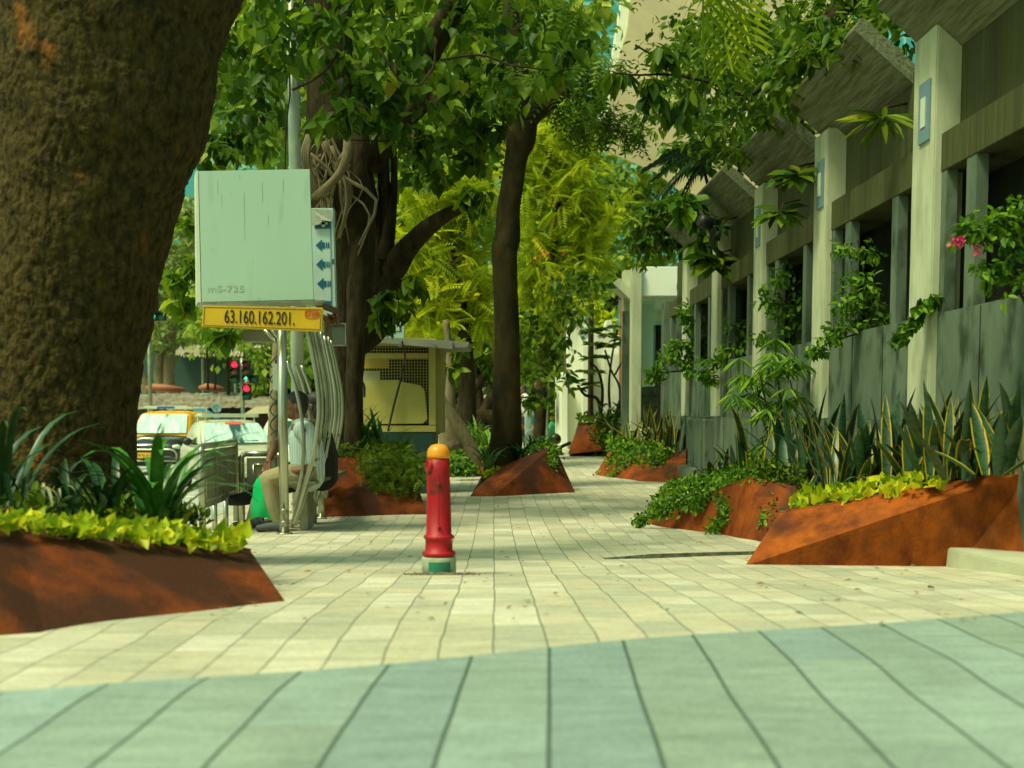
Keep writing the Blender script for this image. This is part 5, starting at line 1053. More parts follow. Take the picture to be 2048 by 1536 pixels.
# thin inner bows
for i, (x0_, Y) in enumerate(((575, 10.95), (592, 11.5), (604, 12.1))):
    b = MB(); q = []
    for (px, py) in [(0, 722), (14, 765), (26, 820), (31, 875), (29, 930), (20, 975), (8, 1010)]: q.append((W(x0_ + px, 825, Y).x, Y, EYE - (py - 825) / F * 10.95, 0))
    sp = smooth_path(q, 4); b.tube([v[:3] for v in sp], .015, n=10); b.build('curved_tube', M['steel'], sh, smooth=True)
for py in (876, 915):
    b = MB(); z = EYE - (py - 825) / F * 11.4; b.tube([(W(630, 825, 10.9).x, 10.9, z), (W(676, 825, 13.0).x, 13.0, z)], .015, n=10); b.build('back_rail', mat('greenish_rail', (.10, .15, .07), (.15, .20, .10), rough=.5, metal=.3, scale=8), sh, smooth=True)
b = MB(); z = W(600, 962, 11).z; b.bb(W(575, 900, 11).x, W(634, 900, 11).x, 10.95, 13.0, z - .03, z); seat_z = z; b.build('seat', M['steeld'], sh, bevel=.008)
b = MB(); b.bb(W(598, 900, 11.2).x, W(614, 900, 11.2).x, 11.2, 11.5, H(11), z - .031); b.build('seat_support', M['steeld'], sh, bevel=.005)
for q in ([(525, 655, 10.8), (556, 688, 10.8)], [(540, 655, 10.9), (560, 680, 10.9)], [(552, 655, 11.0), (566, 672, 11)]):
    b = MB(); b.tube([W(*q[0]), W(*q[1])], .014, n=8); b.build('brace', M['steel'], sh, smooth=True)
b = MB(); p, q = W(484, 682, 11.2), W(548, 660, 11.2); b.bb(p.x, q.x, 11.2, 11.5, p.z, q.z); b.build('light_box', mat('grey_light_box', (.16, .16, .10), (.22, .22, .14), scale=5), sh, bevel=.01)
# stainless barrier panels beside the kerb
def barrier(label, xs_, Y0, Y1, ytop, ybot_panel, group):
    """flat framed panel on posts between two ground points"""
    p, q = gp(xs_[0], Y0), gp(xs_[1], Y1); zt_ = W(xs_[0], ytop, Y0).z; zb_ = W(xs_[0], ybot_panel, Y0).z
    t = thing('barrier', label, 'barrier', p, group=group)
    d = (q - p); L_ = d.length; d.normalize(); n_ = Vector((-d.y, d.x, 0))
    for e, c in ((0, p), (1, q)):
        b = MB(); b.tube([(c.x, c.y, c.z), (c.x, c.y, zt_ - .03), tuple(Vector((c.x, c.y, zt_)) + d * (.03 if e == 0 else -.03))], .028, n=14); b.build('post', M['steel'], t, smooth=True)
    for f in (.33, .66) if L_ > .7 else (.5,):
        c = p + d * L_ * f; b = MB(); b.tube([(c.x, c.y, H(c.y)), (c.x, c.y, zb_ + .02)], .024, n=12); b.build('post', M['steel'], t, smooth=True)
    b = MB(); b.tube([Vector((p.x, p.y, zt_)) + d * .03, Vector((q.x, q.y, zt_)) - d * .03], .026, n=12); b.build('top_rail', M['steel'], t, smooth=True)
    b = MB(); A = p + d * .05; B = q - d * .05
    b.add([Vector((c.x, c.y, z)) + n_ * s for z in (zb_, zt_ - .04) for c in (A, B) for s in (-.012, .012)], [(0, 1, 3, 2), (4, 6, 7, 5), (0, 2, 6, 4), (1, 5, 7, 3), (0, 4, 5, 1), (2, 3, 7, 6)]); b.build('infill_panel', mat('stained_panel', (.24, .25, .16), (.34, .35, .24), rough=.5, metal=.4, scale=5, detail=8, col3=(.12, .12, .07), s3=8), t)
    b = MB()
    for A2, B2, z2, z3 in ((A + d * .06, A + d * .06, zb_ + .06, zt_ - .1), (B - d * .06, B - d * .06, zb_ + .06, zt_ - .1)): b.tube([Vector((A2.x, A2.y, z2)) - n_ * .014, Vector((A2.x, A2.y, z3)) - n_ * .014], .009, n=6)
    for z2 in (zb_ + .06, zt_ - .1): b.tube([Vector((A.x, A.y, z2)) + d * .06 - n_ * .014, Vector((B.x, B.y, z2)) - d * .06 - n_ * .014], .009, n=6)
    b.build('moulding', M['steel'], t, smooth=True); return t
BG = 'stainless barriers at the bus stop'
barrier('stainless barrier seen almost edge on, nearest the left planter', (404, 472), 10.6, 12.3, 893, 1018, BG)
barrier('stainless barrier with a stained square panel behind the green bag', (484, 562), 12.2, 12.3, 908, 1000, BG)

# ---------------------------------------------------------------- yellow kiosk
Yk = 16.2
ki = thing('kiosk', 'yellow wire mesh kiosk with grey roof and dark green base behind the dark planter', 'kiosk', gp(800, Yk))
yk = mat('dull_yellow_paint', (.36, .31, .065), (.42, .36, .085), rough=.6, scale=3, detail=8, col3=(.24, .20, .05), s3=4, lo3=.6, hi3=.8)
def kbox(b, x0, x1, y0, y1, Y=Yk, d=.05): pbox(b, x0, x1, y0, y1, Y, d)
b = MB(); kbox(b, 700, 872, 851, 864, d=.06); kbox(b, 700, 872, 676, 692, d=.06); kbox(b, 700, 856, 706, 717, Yk + .003, .05); kbox(b, 857, 872, 693, 850, Yk - .002, .07); b.build('frame', yk, ki, bevel=.003)
b = MB(); b.prism([W(700, 849, Yk - .01), W(846, 847, Yk - .01), W(855, 838, Yk - .01), W(849, 780, Yk - .01), W(840, 770, Yk - .01), W(815, 766, Yk - .01), W(795, 760, Yk - .01), W(700, 762, Yk - .01)], (0, .012, 0)); b.build('front_panel', yk, ki, bevel=.002)
b = MB()
for k in range(27):
    x = 702 + k * 5.8; p, q = W(x, 848, Yk + .03), W(x, 694, Yk + .03); b.box(((p.x + q.x) / 2, Yk + .03, (p.z + q.z) / 2), (.005, .005, q.z - p.z))
for k in range(26):
    y = 695 + k * 5.9; p, q = W(702, y, Yk + .035), W(857, y, Yk + .035); b.box(((p.x + q.x) / 2, Yk + .036, p.z), (q.x - p.x, .005, .005))
tag(b.build('wire_mesh', yk, ki), kind='stuff')
b = MB(); p, q = W(700, 1015, Yk), W(868, 866, Yk); b.bb(p.x, q.x, Yk - .01, Yk + .9, H(Yk), q.z); b.build('base', mat('dark_green_paint', (.008, .035, .025), (.012, .05, .035), rough=.5, scale=4), ki, bevel=.005)
b = MB(); b.prism([W(700, 672, Yk - .35), W(905, 682, Yk - .35), W(905, 698, Yk - .35), W(700, 680, Yk - .35)], (0, 1.6, .05)); b.prism([W(880, 680, Yk - .3), W(938, 684, Yk - .3), W(936, 694, Yk - .3), W(880, 696, Yk - .3)], (0, 1.2, .0)); b.build('roof', mat('grey_roof_sheet', (.19, .20, .15), (.26, .27, .21), rough=.6, scale=4), ki)
for x in (872,):
    b = MB(); kbox(b, x, x + 12, 694, 866, Yk + .1, .8); b.build('side_wall', yk, ki)
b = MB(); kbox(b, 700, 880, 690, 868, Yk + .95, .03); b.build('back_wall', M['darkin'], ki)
b = MB(); kbox(b, 722, 760, 742, 850, Yk + .5, .02)
b.build('stacked_papers', mat('pale_papers', (.35, .36, .26), (.42, .43, .32), scale=20, stretch=(6, 1, 1)), ki)
b = MB(); kbox(b, 720, 778, 716, 736, Yk + .45, .02); bd = b.build('inner_sign', mat('yellow_inner_sign', (.40, .26, .03)), ki)
b = MB(); limb(b, [(804, 682, 4, 15.8), (810, 715, 4, 15.9), (804, 745, 4, 16.1), (800, 765, 4.5, 16.1), (788, 810, 4.5, 16.1), (776, 862, 4, 16.1)], n=6); b.build('cable', M['black'], ki, smooth=True)
b = MB()
for x in (727, 800, 868): b.box(W(x, 688 + (x - 727) * .03, 15.84), (.05, .03, .04))
b.build('roof_clip', M['steeld'], ki)
b = MB(); limb(b, [(722, 760, 6, 15.9), (728, 775, 7, 15.9), (729, 795, 4, 15.9)], n=6); b.build('hanging_cloth', M['black'], ki)
# white sign behind the kiosk
rs = thing('lettered_sign', 'white sign with sideways blue letters rising behind the kiosk roof', 'sign', W(790, 650, 17.6))
Yr = 17.6
b = MB(); b.prism([W(752, 700, Yr), W(808, 700, Yr), W(807, 608, Yr), (W(752, 640, Yr))], (0, .12, 0)); b.build('panel', whs, rs, bevel=.003)
b = MB(); b.prism([W(728, 700, Yr), W(750, 700, Yr), W(750, 646, Yr), W(728, 672, Yr)], (0, .12, 0)); b.build('side_panel', whs, rs)
text('lettering', '"ROBON', blu, .095, rs, W(779, 662, Yr) + Vector((0, -.006, 0)), (R(90), R(90), 0), 1.0, ex=.001)
b = MB(); quadp(b, 785, 803, 643, 664, Yr - .004); b.build('emblem_field', blu, rs, fix=False)
b = MB(); quadp(b, 792, 799, 648, 662, Yr - .006); quadp(b, 797, 803, 645, 652, Yr - .006); b.build('emblem', M['whitep'], rs, fix=False)
b = MB(); b.tube([W(808.5, 700, Yr), W(808, 606, Yr)], .01, n=6); b.tube([W(751, 700, Yr - .02), W(751, 640, Yr - .02)], .01, n=6); b.build('frame_bar', mat('tan_wood', (.35, .28, .13)), rs)
# ---------------------------------------------------------------- people
def voxel(name, mb, m, parent, vox=.007, smooth=2):
    """weld the overlapping limbs of one body or garment into one continuous skin"""
    o = mb.build(name, m, parent)
    md = o.modifiers.new('weld', 'REMESH'); md.mode = 'VOXEL'; md.voxel_size = vox; md.use_smooth_shade = True
    if smooth: s_ = o.modifiers.new('soften', 'SMOOTH'); s_.iterations = smooth; s_.factor = .5
    dg = bpy.context.evaluated_depsgraph_get(); dg.update(); me = bpy.data.meshes.new_from_object(o.evaluated_get(dg))
    o.modifiers.clear(); me.materials.clear(); me.materials.append(m); o.data = me
    me.polygons.foreach_set('use_smooth', [True] * len(me.polygons)); return o
def cap(b, rows, n=12, flat=1):
    """a rounded tapering limb: rows of (x, y, z, radius)"""
    sp = smooth_path(rows, 3) if len(rows) > 2 else [np.array(r, float) for r in rows]
    b.tube([p[:3] for p in sp], [float(max(.004, p[3])) for p in sp], n=n, flat=flat)
    for p in (sp[0], sp[-1]): ball(b, p[:3], (p[3],) * 3)
def ball(b, c, r, n=12, rot=None):
    c = Vector(c); vs = []; fs = []; m = 8
    for i in range(m + 1):
        ph = math.pi * i / m
        for k in range(n):
            a = 2 * math.pi * k / n; v = Vector((max(.04, math.sin(ph)) * math.cos(a) * r[0], max(.04, math.sin(ph)) * math.sin(a) * r[1], math.cos(ph) * r[2]))
            if rot: v = rot @ v
            vs.append(v + c)
    for i in range(m):
        for k in range(n): a = i * n + k; e = i * n + (k + 1) % n; fs.append((a, e, e + n, a + n))
    fs.append(tuple(range(n))); fs.append(tuple(range(m * n + n - 1, m * n - 1, -1))); b.add(vs, fs)
def PW_(px, py, Y, r=0): v = W(px, py, Y); return (v.x, v.y, v.z, r)
skin = mat('brown_skin', (.16, .065, .030), (.20, .085, .04), rough=.5, scale=9)
hairm = mat('black_hair', (.010, .008, .007), (.02, .016, .012), rough=.6, scale=60)
def head(b, c, face, r=.1):
    """skull, jaw, nose, ear; face is the unit direction the person looks"""
    f = Vector(face).normalized(); s_ = Vector((-f.y, f.x, 0)); c = Vector(c); rot = Matrix((f, s_, Vector((0, 0, 1)))).transposed()
    ball(b, c + Vector((0, 0, .02)), (.095, .075, .10), rot=rot); ball(b, c + f * .030 - Vector((0, 0, .055)), (.062, .052, .062), rot=rot)
    ball(b, c + f * .07 - Vector((0, 0, .085)), (.025, .026, .022), rot=rot)
    b.tube([c + f * .086 + Vector((0, 0, .02)), c + f * .112 - Vector((0, 0, .022)), c + f * .09 - Vector((0, 0, .032))], [.008, .014, .012], n=8)
    ball(b, c + f * .088 - Vector((0, 0, .052)), (.014, .024, .008), rot=rot); ball(b, c + f * .085 - Vector((0, 0, .066)), (.013, .02, .008), rot=rot)
    ball(b, c + f * .082 + Vector((0, 0, .030)), (.016, .055, .010), rot=rot)
    for e in (-1, 1): ball(b, c + s_ * e * .076 - f * .008 - Vector((0, 0, .01)), (.018, .009, .030), rot=rot)
def eyes(par, c, face):
    f = Vector(face).normalized(); s_ = Vector((-f.y, f.x, 0)); c = Vector(c)
    for e in (-1, 1):
        b = MB(); ball(b, c + f * .083 + s_ * e * .032 + Vector((0, 0, .010)), (.010, .012, .006)); b.build('eye', mat('dark_eye', (.02, .015, .012), rough=.2), par, smooth=True)
        b = MB(); ball(b, c + f * .093 + s_ * e * .032 + Vector((0, 0, .034)), (.008, .02, .004)); b.build('eyebrow', hairm, par, smooth=True)
    b = MB(); ball(b, c + f * .098 - Vector((0, 0, .043)), (.010, .028, .006)); b.build('moustache', hairm, par, smooth=True)
def hair(par, c, face, lo=0):
    f = Vector(face).normalized(); s_ = Vector((-f.y, f.x, 0)); rot = Matrix((f, s_, Vector((0, 0, 1)))).transposed(); c = Vector(c)
    b = MB(); ball(b, c - f * .014 + Vector((0, 0, .045)), (.097, .083, .088), rot=rot); ball(b, c - f * .045 + Vector((0, 0, .0 - lo)), (.062, .078, .085 + lo), rot=rot); return voxel('hair', b, hairm, par, .008, 1)
def hand(b, wrist, d, curl, side, sp=.019):
    """palm, four separate curled fingers and a thumb leaving the side of the palm"""
    w_ = Vector(wrist); d = Vector(d).normalized(); cu = Vector(curl).normalized(); s_ = Vector(side).normalized()
    for k in range(4): cap(b, [(*(w_ + s_ * (k - 1.5) * .012), .013), (*(w_ + d * .08 + s_ * (k - 1.5) * sp), .0115)], n=8)
    for k, L_ in enumerate((.070, .080, .075, .058)):
        p = w_ + d * .08 + s_ * (k - 1.5) * sp; q = p + (d * .75 + cu * .55) * L_ * .45; r_ = q + (d * .1 + cu) * L_ * .35; t = r_ + (cu * .8 - d * .6) * L_ * .25
        cap(b, [(*p, .0095), (*q, .0088), (*r_, .008), (*t, .0072)], n=8)
    p = w_ + d * .025 - s_ * .028; cap(b, [(*p, .013), (*(p - s_ * .022 + d * .03), .011), (*(p - s_ * .018 + d * .06 + cu * .015), .009)], n=8)
# the man on the bench, looking left, hands together over his bag
man = thing('person', 'man in pale shirt and khaki trousers sitting with a green bag at the bus stop', 'person', gp(590, 11.2))
hc = W(592, 812, 11.2); fc_ = Vector((-1, -.12, 0))
b = MB(); head(b, hc, fc_)
cap(b, [(*(hc + Vector((.015, 0, -.06))), .052), PW_(603, 842, 11.2, .055), PW_(606, 856, 11.2, .08)])
cap(b, [PW_(606, 862, 11.2, .11), PW_(612, 900, 11.2, .125), PW_(612, 945, 11.2, .12)])
cap(b, [PW_(612, 862, 11.02, .06), PW_(624, 905, 10.98, .045), PW_(622, 935, 10.98, .038)]); cap(b, [PW_(622, 935, 10.98, .038), PW_(592, 942, 11.0, .034), PW_(562, 940, 11.05, .024)])
cap(b, [PW_(590, 866, 11.4, .058), PW_(562, 880, 11.42, .046), PW_(548, 893, 11.38, .038)]); cap(b, [PW_(550, 890, 11.38, .038), PW_(541, 912, 11.3, .032), PW_(537, 922, 11.22, .024)])
hand(b, W(562, 940, 11.05), (-1, .1, -.05), (-.2, .25, -1), (0, -.8, .3)); hand(b, W(537, 922, 11.22), (-.1, -.2, -1), (-.6, -.3, -.3), (.9, -.6, 0))
cap(b, [PW_(612, 952, 11.1, .09), PW_(572, 950, 11.05, .075), PW_(537, 958, 11.02, .058)]); cap(b, [PW_(537, 962, 11.02, .056), PW_(548, 1010, 11.04, .05), PW_(556, 1046, 11.06, .036)])
cap(b, [PW_(612, 952, 11.35, .09), PW_(570, 955, 11.4, .075), PW_(530, 968, 11.42, .058)]); cap(b, [PW_(530, 970, 11.42, .056), PW_(518, 1010, 11.42, .05), PW_(508, 1043, 11.4, .036)])
voxel('body', b, skin, man, .0065, 2); eyes(man, hc, fc_); hair(man, hc, fc_)
b = MB()
cap(b, [PW_(604, 852, 11.2, .085), PW_(607, 868, 11.2, .135), PW_(614, 905, 11.2, .15), PW_(616, 950, 11.2, .148)])
cap(b, [PW_(606, 862, 11.36, .085), PW_(606, 860, 11.06, .085)]); cap(b, [PW_(612, 860, 11.04, .078), PW_(624, 898, 10.99, .062), PW_(625, 922, 10.98, .056)]); cap(b, [PW_(596, 864, 11.38, .075), PW_(572, 876, 11.42, .06)])
shirtm = bpy.data.materials.new('striped_shirt'); shirtm.use_nodes = True; nt = shirtm.node_tree; pb = nt.nodes['Principled BSDF']; tc = nd(nt, 'ShaderNodeTexCoord'); wv = nd(nt, 'ShaderNodeTexWave'); wv.inputs['Scale'].default_value = 14; wv.bands_direction = 'X'; wv.inputs['Distortion'].default_value = 1.5
cr = nd(nt, 'ShaderNodeValToRGB'); cr.color_ramp.elements[0].color = (.34, .44, .44, 1); cr.color_ramp.elements[1].color = (.50, .60, .56, 1); nt.links.new(tc.outputs['Object'], wv.inputs[0]); nt.links.new(wv.outputs[1], cr.inputs[0]); nt.links.new(cr.outputs[0], pb.inputs['Base Color']); pb.inputs['Roughness'].default_value = .9
voxel('shirt', b, shirtm, man, .009, 3)
b = MB(); b.tube([W(596, 842, 11.12), W(604, 836, 11.15), W(612, 844, 11.2)], [.012, .014, .012], n=8, flat=.5); b.tube([W(596, 842, 11.12), W(588, 856, 11.08)], [.012, .006], n=8); b.build('collar', shirtm, man, smooth=True)
khaki = mat('khaki_cloth', (.26, .225, .115), (.33, .285, .155), rough=.95, scale=8, bump=.012, bscale=14, stretch=(1, 1, .5))
b = MB()
cap(b, [PW_(614, 950, 11.2, .145), PW_(606, 955, 11.2, .13)])
cap(b, [PW_(610, 952, 11.1, .11), PW_(572, 951, 11.05, .092), PW_(538, 958, 11.02, .076)]); cap(b, [PW_(538, 962, 11.02, .076), PW_(547, 1005, 11.04, .068), PW_(556, 1036, 11.06, .058), PW_(558, 1044, 11.06, .056)])
cap(b, [PW_(610, 952, 11.32, .11), PW_(570, 955, 11.4, .092), PW_(530, 968, 11.42, .076)]); cap(b, [PW_(530, 970, 11.42, .076), PW_(516, 1010, 11.42, .070), PW_(506, 1040, 11.4, .062)])
voxel('trousers', b, khaki, man, .009, 2)
shoem = mat('grey_shoe', (.035, .045, .04), (.06, .075, .065), rough=.7, scale=30)
for (x, y, Y) in ((556, 1054, 11.0), (508, 1051, 11.36)):
    b = MB(); g_ = H(Y); p = W(x, y, Y); cap(b, [(p.x + .02, Y, g_ + .05, .042), (p.x - .07, Y - .01, g_ + .045, .040), (p.x - .16, Y - .02, g_ + .034, .032)]); voxel('shoe', b, shoem, man, .008, 1)
# the bag
bagm = bpy.data.materials.new('green_dotted_plastic'); bagm.use_nodes = True; nt = bagm.node_tree; pb = nt.nodes['Principled BSDF']; tc = nd(nt, 'ShaderNodeTexCoord'); vr = nd(nt, 'ShaderNodeTexVoronoi'); vr.inputs['Scale'].default_value = 15; vr.inputs['Randomness'].default_value = .25
cr = nd(nt, 'ShaderNodeValToRGB'); cr.color_ramp.interpolation = 'CONSTANT'; cr.color_ramp.elements[0].color = (.45, .8, .5, 1); cr.color_ramp.elements[1].position = .13; cr.color_ramp.elements[1].color = (.0, .52, .16, 1)
nt.links.new(tc.outputs['Object'], vr.inputs['Vector']); nt.links.new(vr.outputs['Distance'], cr.inputs[0]); nt.links.new(cr.outputs[0], pb.inputs['Base Color']); pb.inputs['Roughness'].default_value = .35
bag = thing('bag', 'bright green plastic bag with white dots hanging from the sitting man\'s hands', 'bag', W(530, 1040, 11.15))
b = MB(); nx = 9; nz = 9; Yg = 11.16; vs = []
for s2 in (-1, 1):
    for j in range(nz + 1):
        t = j / nz; xl = 521 - 12 * min(1, t * 6) - 9 * t; xr = 543 + 8 * min(1, t * 6) + 18 * t; y = 950 + 88 * t
        for i in range(nx + 1):
            u = i / nx; bulge = math.sin(math.pi * u) * math.sin(math.pi * min(1, t * .9 + .08)) ** .5 * .045 + .008 * math.sin(u * 17 + t * 3) * math.sin(math.pi * u)
            p = W(xl + (xr - xl) * u, y - 4 * math.sin(u * 6) * t, Yg + s2 * bulge); vs.append(p)
fs = []; q = (nx + 1) * (nz + 1)
for s2 in (0, 1):
    for j in range(nz):
        for i in range(nx): a = s2 * q + j * (nx + 1) + i; f = (a, a + 1, a + nx + 2, a + nx + 1); fs.append(f if s2 == 0 else f[::-1])
b.add(vs, fs); b.build('bag_body', bagm, bag, smooth=True, fix=False)
b = MB(); b.tube([W(526, 956, Yg), W(532, 944, Yg), W(538, 937, Yg), W(542, 952, Yg)], .006, n=6); b.build('handle', bagm, bag, smooth=True)
# second figure, half hidden behind him
w2 = thing('person', 'dark haired person in black sitting behind the khaki man, leg stretched left', 'person', gp(630, 11.95))
hc = W(628, 812, 11.95); f2 = Vector((-.9, .3, 0))
b = MB(); head(b, hc, f2); cap(b, [(*(hc + Vector((0, 0, -.06))), .05), PW_(636, 845, 11.95, .055), PW_(640, 858, 11.95, .08)]); cap(b, [PW_(640, 866, 11.95, .11), PW_(642, 945, 11.95, .12)])
cap(b, [PW_(640, 952, 11.9, .085), PW_(585, 965, 11.9, .07), PW_(552, 975, 11.9, .055)]); cap(b, [PW_(552, 975, 11.9, .055), PW_(548, 1010, 11.9, .042), PW_(546, 1036, 11.9, .032)]); cap(b, [PW_(546, 1040, 11.9, .03), PW_(532, 1044, 11.88, .028), PW_(524, 1046, 11.88, .02)])
cap(b, [PW_(640, 952, 12.05, .085), PW_(570, 970, 12.05, .07), PW_(530, 985, 12.0, .055)]); cap(b, [PW_(528, 985, 12.0, .052), PW_(490, 998, 11.95, .046), PW_(460, 1002, 11.9, .034)]); cap(b, [PW_(458, 1002, 11.9, .032), PW_(450, 985, 11.88, .026)])
cap(b, [PW_(632, 870, 11.75, .05), PW_(618, 920, 11.7, .04), PW_(590, 945, 11.75, .03)]); hand(b, W(590, 945, 11.75), (-1, .1, -.1), (-.1, 0, -1), (0, -1, 0))
voxel('body', b, skin, w2, .0075, 2); eyes(w2, hc, f2); hair(w2, hc, f2, .03)
blk = mat('black_cloth', (.014, .013, .013), (.03, .028, .026), rough=.95, scale=8, bump=.008)
b = MB(); cap(b, [PW_(640, 858, 11.95, .10), PW_(642, 905, 11.95, .15), PW_(644, 950, 11.95, .15)]); cap(b, [PW_(634, 866, 11.78, .07), PW_(620, 915, 11.72, .056)]); voxel('top', b, blk, w2, .01, 2)
b = MB(); cap(b, [PW_(640, 952, 12.05, .10), PW_(570, 970, 12.05, .085), PW_(530, 985, 12.0, .072)]); cap(b, [PW_(528, 985, 12.0, .07), PW_(490, 997, 11.95, .065), PW_(462, 1001, 11.9, .05)]); cap(b, [PW_(640, 952, 11.9, .10), PW_(585, 965, 11.9, .085), PW_(552, 975, 11.9, .07)]); cap(b, [PW_(552, 975, 11.9, .068), PW_(548, 1005, 11.9, .06), PW_(547, 1026, 11.9, .055)]); voxel('trousers', b, blk, w2, .01, 2)
b = MB(); p = W(534, 1050, 11.88); b.box((p.x, p.y, H(11.88) + .012), (.24, .085, .02)); b.tube([(p.x - .04, p.y - .045, H(11.88) + .02), (p.x - .045, p.y, H(11.88) + .075), (p.x - .04, p.y + .045, H(11.88) + .02)], .012, n=8); b.build('sandal', mat('blue_sandal', (.05, .13, .20), (.07, .17, .24)), w2, bevel=.006)

# ---------------------------------------------------------------- vehicles
def loft(b, secs, mi=0, capends=True):
    n = len(secs[0]); vs = [p for s_ in secs for p in s_]; fs = []
    for i in range(len(secs) - 1):
        for k in range(n): a = i * n + k; e = i * n + (k + 1) % n; fs.append((a, e, e + n, a + n))
    fs.append(tuple(range(n - 1, -1, -1))); fs.append(tuple(range((len(secs) - 1) * n, len(secs) * n))); b.add(vs, fs, mi)
def car(name, label, cat, loc, rz, body, roofm, lower, cabin, L_, w, plate=None, rack=None, bull=False, sticker=None, group='cars waiting on the road'):
    t = thing(name, label, cat, loc, rz, group)
    B = lambda n_, m, mb, par=t, **k: mb.build(n_, m, par, local=True, **k)
    def sec(y, hw, z0, z1):
        h_ = z1 - z0
        half = [(0, z0), (hw * .86, z0), (hw * .97, z0 + h_ * .18), (hw, z0 + h_ * .5), (hw * .975, z0 + h_ * .8), (hw * .88, z1 - .01), (hw * .55, z1 + .012), (0, z1 + .02)]
        return [(x, y, z) for x, z in half] + [(-x, y, z) for x, z in half[-2:0:-1]]
    b = MB(); loft(b, [sec(*s_) for s_ in lower]); bd = B('body', body, b, smooth=True)
    def csec(y, bw, tw, zb, zt):
        half = [(0, zb), (bw, zb), (bw * .5 + tw * .5 + .02, (zb + zt) / 2 + .02), (tw + .02, zt - .07), (tw - .05, zt - .012), (tw * .5, zt + .008), (0, zt + .012)]
        return [(x, y, z) for x, z in half] + [(-x, y, z) for x, z in half[-2:0:-1]]
    b = MB(); loft(b, [csec(*s_) for s_ in cabin]); B('roof', roofm, b, smooth=True)
    gl = mat('windscreen_painted_reflections', (.34, .52, .48), (.62, .78, .72), rough=.08, scale=2.6, stretch=(5, 1, .8), detail=4, spec=1.0, col3=(.02, .07, .06), s3=.75, lo3=.54, hi3=.62)  # bright sky and dark tree reflections are painted into the glass colours
    c0, c1 = cabin[0], cabin[1]
    n_ = Vector((0, -(c1[4] - c0[4]), (c1[0] - c0[0]))).normalized() * .03
    def on(y, x, z): return Vector((x, y, z)) + n_
    y0, y1 = c0[0], c1[0]; z0, z1 = c0[4], c1[4]
    lerp = lambda t_: (y0 + (y1 - y0) * t_, z0 + (z1 - z0) * t_)
    b = MB(); rows = []
    for k in range(5):
        y, z = lerp(.05 + .87 * k / 4); hw = c0[1] * .93 + (c1[2] * .92 - c0[1] * .93) * (k / 4); rows.append([on(y - (.05 * (1 - (q / 4 - 1) ** 2)), hw * (q / 4 - 1), z) for q in range(9)])
    vs = [p for r_ in rows for p in r_]; b.add(vs, [(i * 9 + k, i * 9 + k + 1, (i + 1) * 9 + k + 1, (i + 1) * 9 + k) for i in range(4) for k in range(8)]); ws = B('windscreen', gl, b, smooth=True)
    for e in (-1, 1):
        b = MB(); y, z = lerp(.07); y2, z2 = lerp(.10); b.tube([on(y, e * .02 - .05, z) + n_ * .4, on(y2, e * .3 + .12, z2) + n_ * .6], .012, n=5); B('wiper', M['black'], b)
    if sticker:
        b = MB(); y, z = lerp(.82); y2, z2 = lerp(.92); b.add([on(y, -.15, z) + n_ * .9, on(y, .22, z) + n_ * .9, on(y2, .2, z2) + n_ * .9, on(y2, -.13, z2) + n_ * .9], [(0, 1, 2, 3)]); B('sticker', sticker, b, ws, fix=False)
    for e in (-1, 1):
        b = MB(); yb = cabin[1][0] + .02; ye = cabin[-2][0] - .02; zb_ = cabin[1][3] + .04; zt_ = cabin[1][4] - .09; bw = cabin[1][1] + .012; tw = cabin[1][2] + .032
        for a, c in ((0, .46), (.5, .98)):
            ya, yc = yb + (ye - yb) * a, yb + (ye - yb) * c; fr = -.30 if a == 0 else 0
            b.add([(e * bw, ya + fr, zb_), (e * bw, yc, zb_), (e * tw, yc, zt_), (e * tw, ya + .02, zt_)], [(0, 1, 2, 3) if e > 0 else (3, 2, 1, 0)])
        B('side_window', M['glass'], b, fix=False)
        b = MB(); b.tube([(e * (w - .05), cabin[0][0] + .25, zb_), (e * (w + .1), cabin[0][0] + .2, zb_ + .03)], .02, n=6); ball(b, (e * (w + .15), cabin[0][0] + .2, zb_ + .06), (.1, .06, .075)); B('mirror', M['black'], b, smooth=True)
        f_ = lower[1]; b = MB(); ball(b, (e * (f_[1] - .13), f_[0] + .06, f_[3] - .10), (.16, .12, .085)); B('headlight', mat('headlight_glass', (.55, .58, .48), (.75, .76, .66), rough=.12, scale=9), b, smooth=True)
        for yw in (.72, L_ - .75):
            b = MB(); b.lathe([(.2, -.1), (.29, -.1), (.31, -.06), (.31, .06), (.29, .1), (.2, .1)], (e * (w - .09), yw, .31), n=22, ax=(1, 0, 0)); wl_ = B('wheel', M['black'], b, smooth=True)
            b = MB(); b.lathe([(.19, -.02), (.19, .02), (.05, .03)], (e * (w + .0), yw, .31), n=16, ax=(e, 0, 0)); B('rim', M['steel'], b, wl_, smooth=True)
    f_ = lower[1]; zt_ = f_[3]
    b = MB(); b.box((0, f_[0] - .012, zt_ - .12), (.62, .09, .11)); gr = B('grille', M['black'], b, bevel=.02)
    b = MB(); b.box((0, f_[0] - .06, zt_ - .12), (.60, .02, .012)); b.box((0, f_[0] - .06, zt_ - .085), (.60, .02, .01)); B('grille_bar', M['steel'], b, gr)
    b = MB(); b.box((0, f_[0] + .0, .38), (f_[1] * 1.96, .24, .18)); B('bumper', M['black'] if bull else body, b, bevel=.05, seg=3)
    b = MB(); b.box((0, f_[0] - .04, .27), (.9, .1, .1)); B('air_intake', M['black'], b, bevel=.01)
    if plate:
        b = MB(); yy = f_[0] - (.24 if bull else .14); b.box((0, yy, .50), (.50, .02, .14)); pl_ = B('number_plate', mat('number_plate_yellow', (.75, .42, .02), rough=.4), b)
        o = text('lettering', plate, M['black'], .10, pl_, (0, yy - .012, .50), (R(90), 0, 0), .8, ex=.001, local=True)
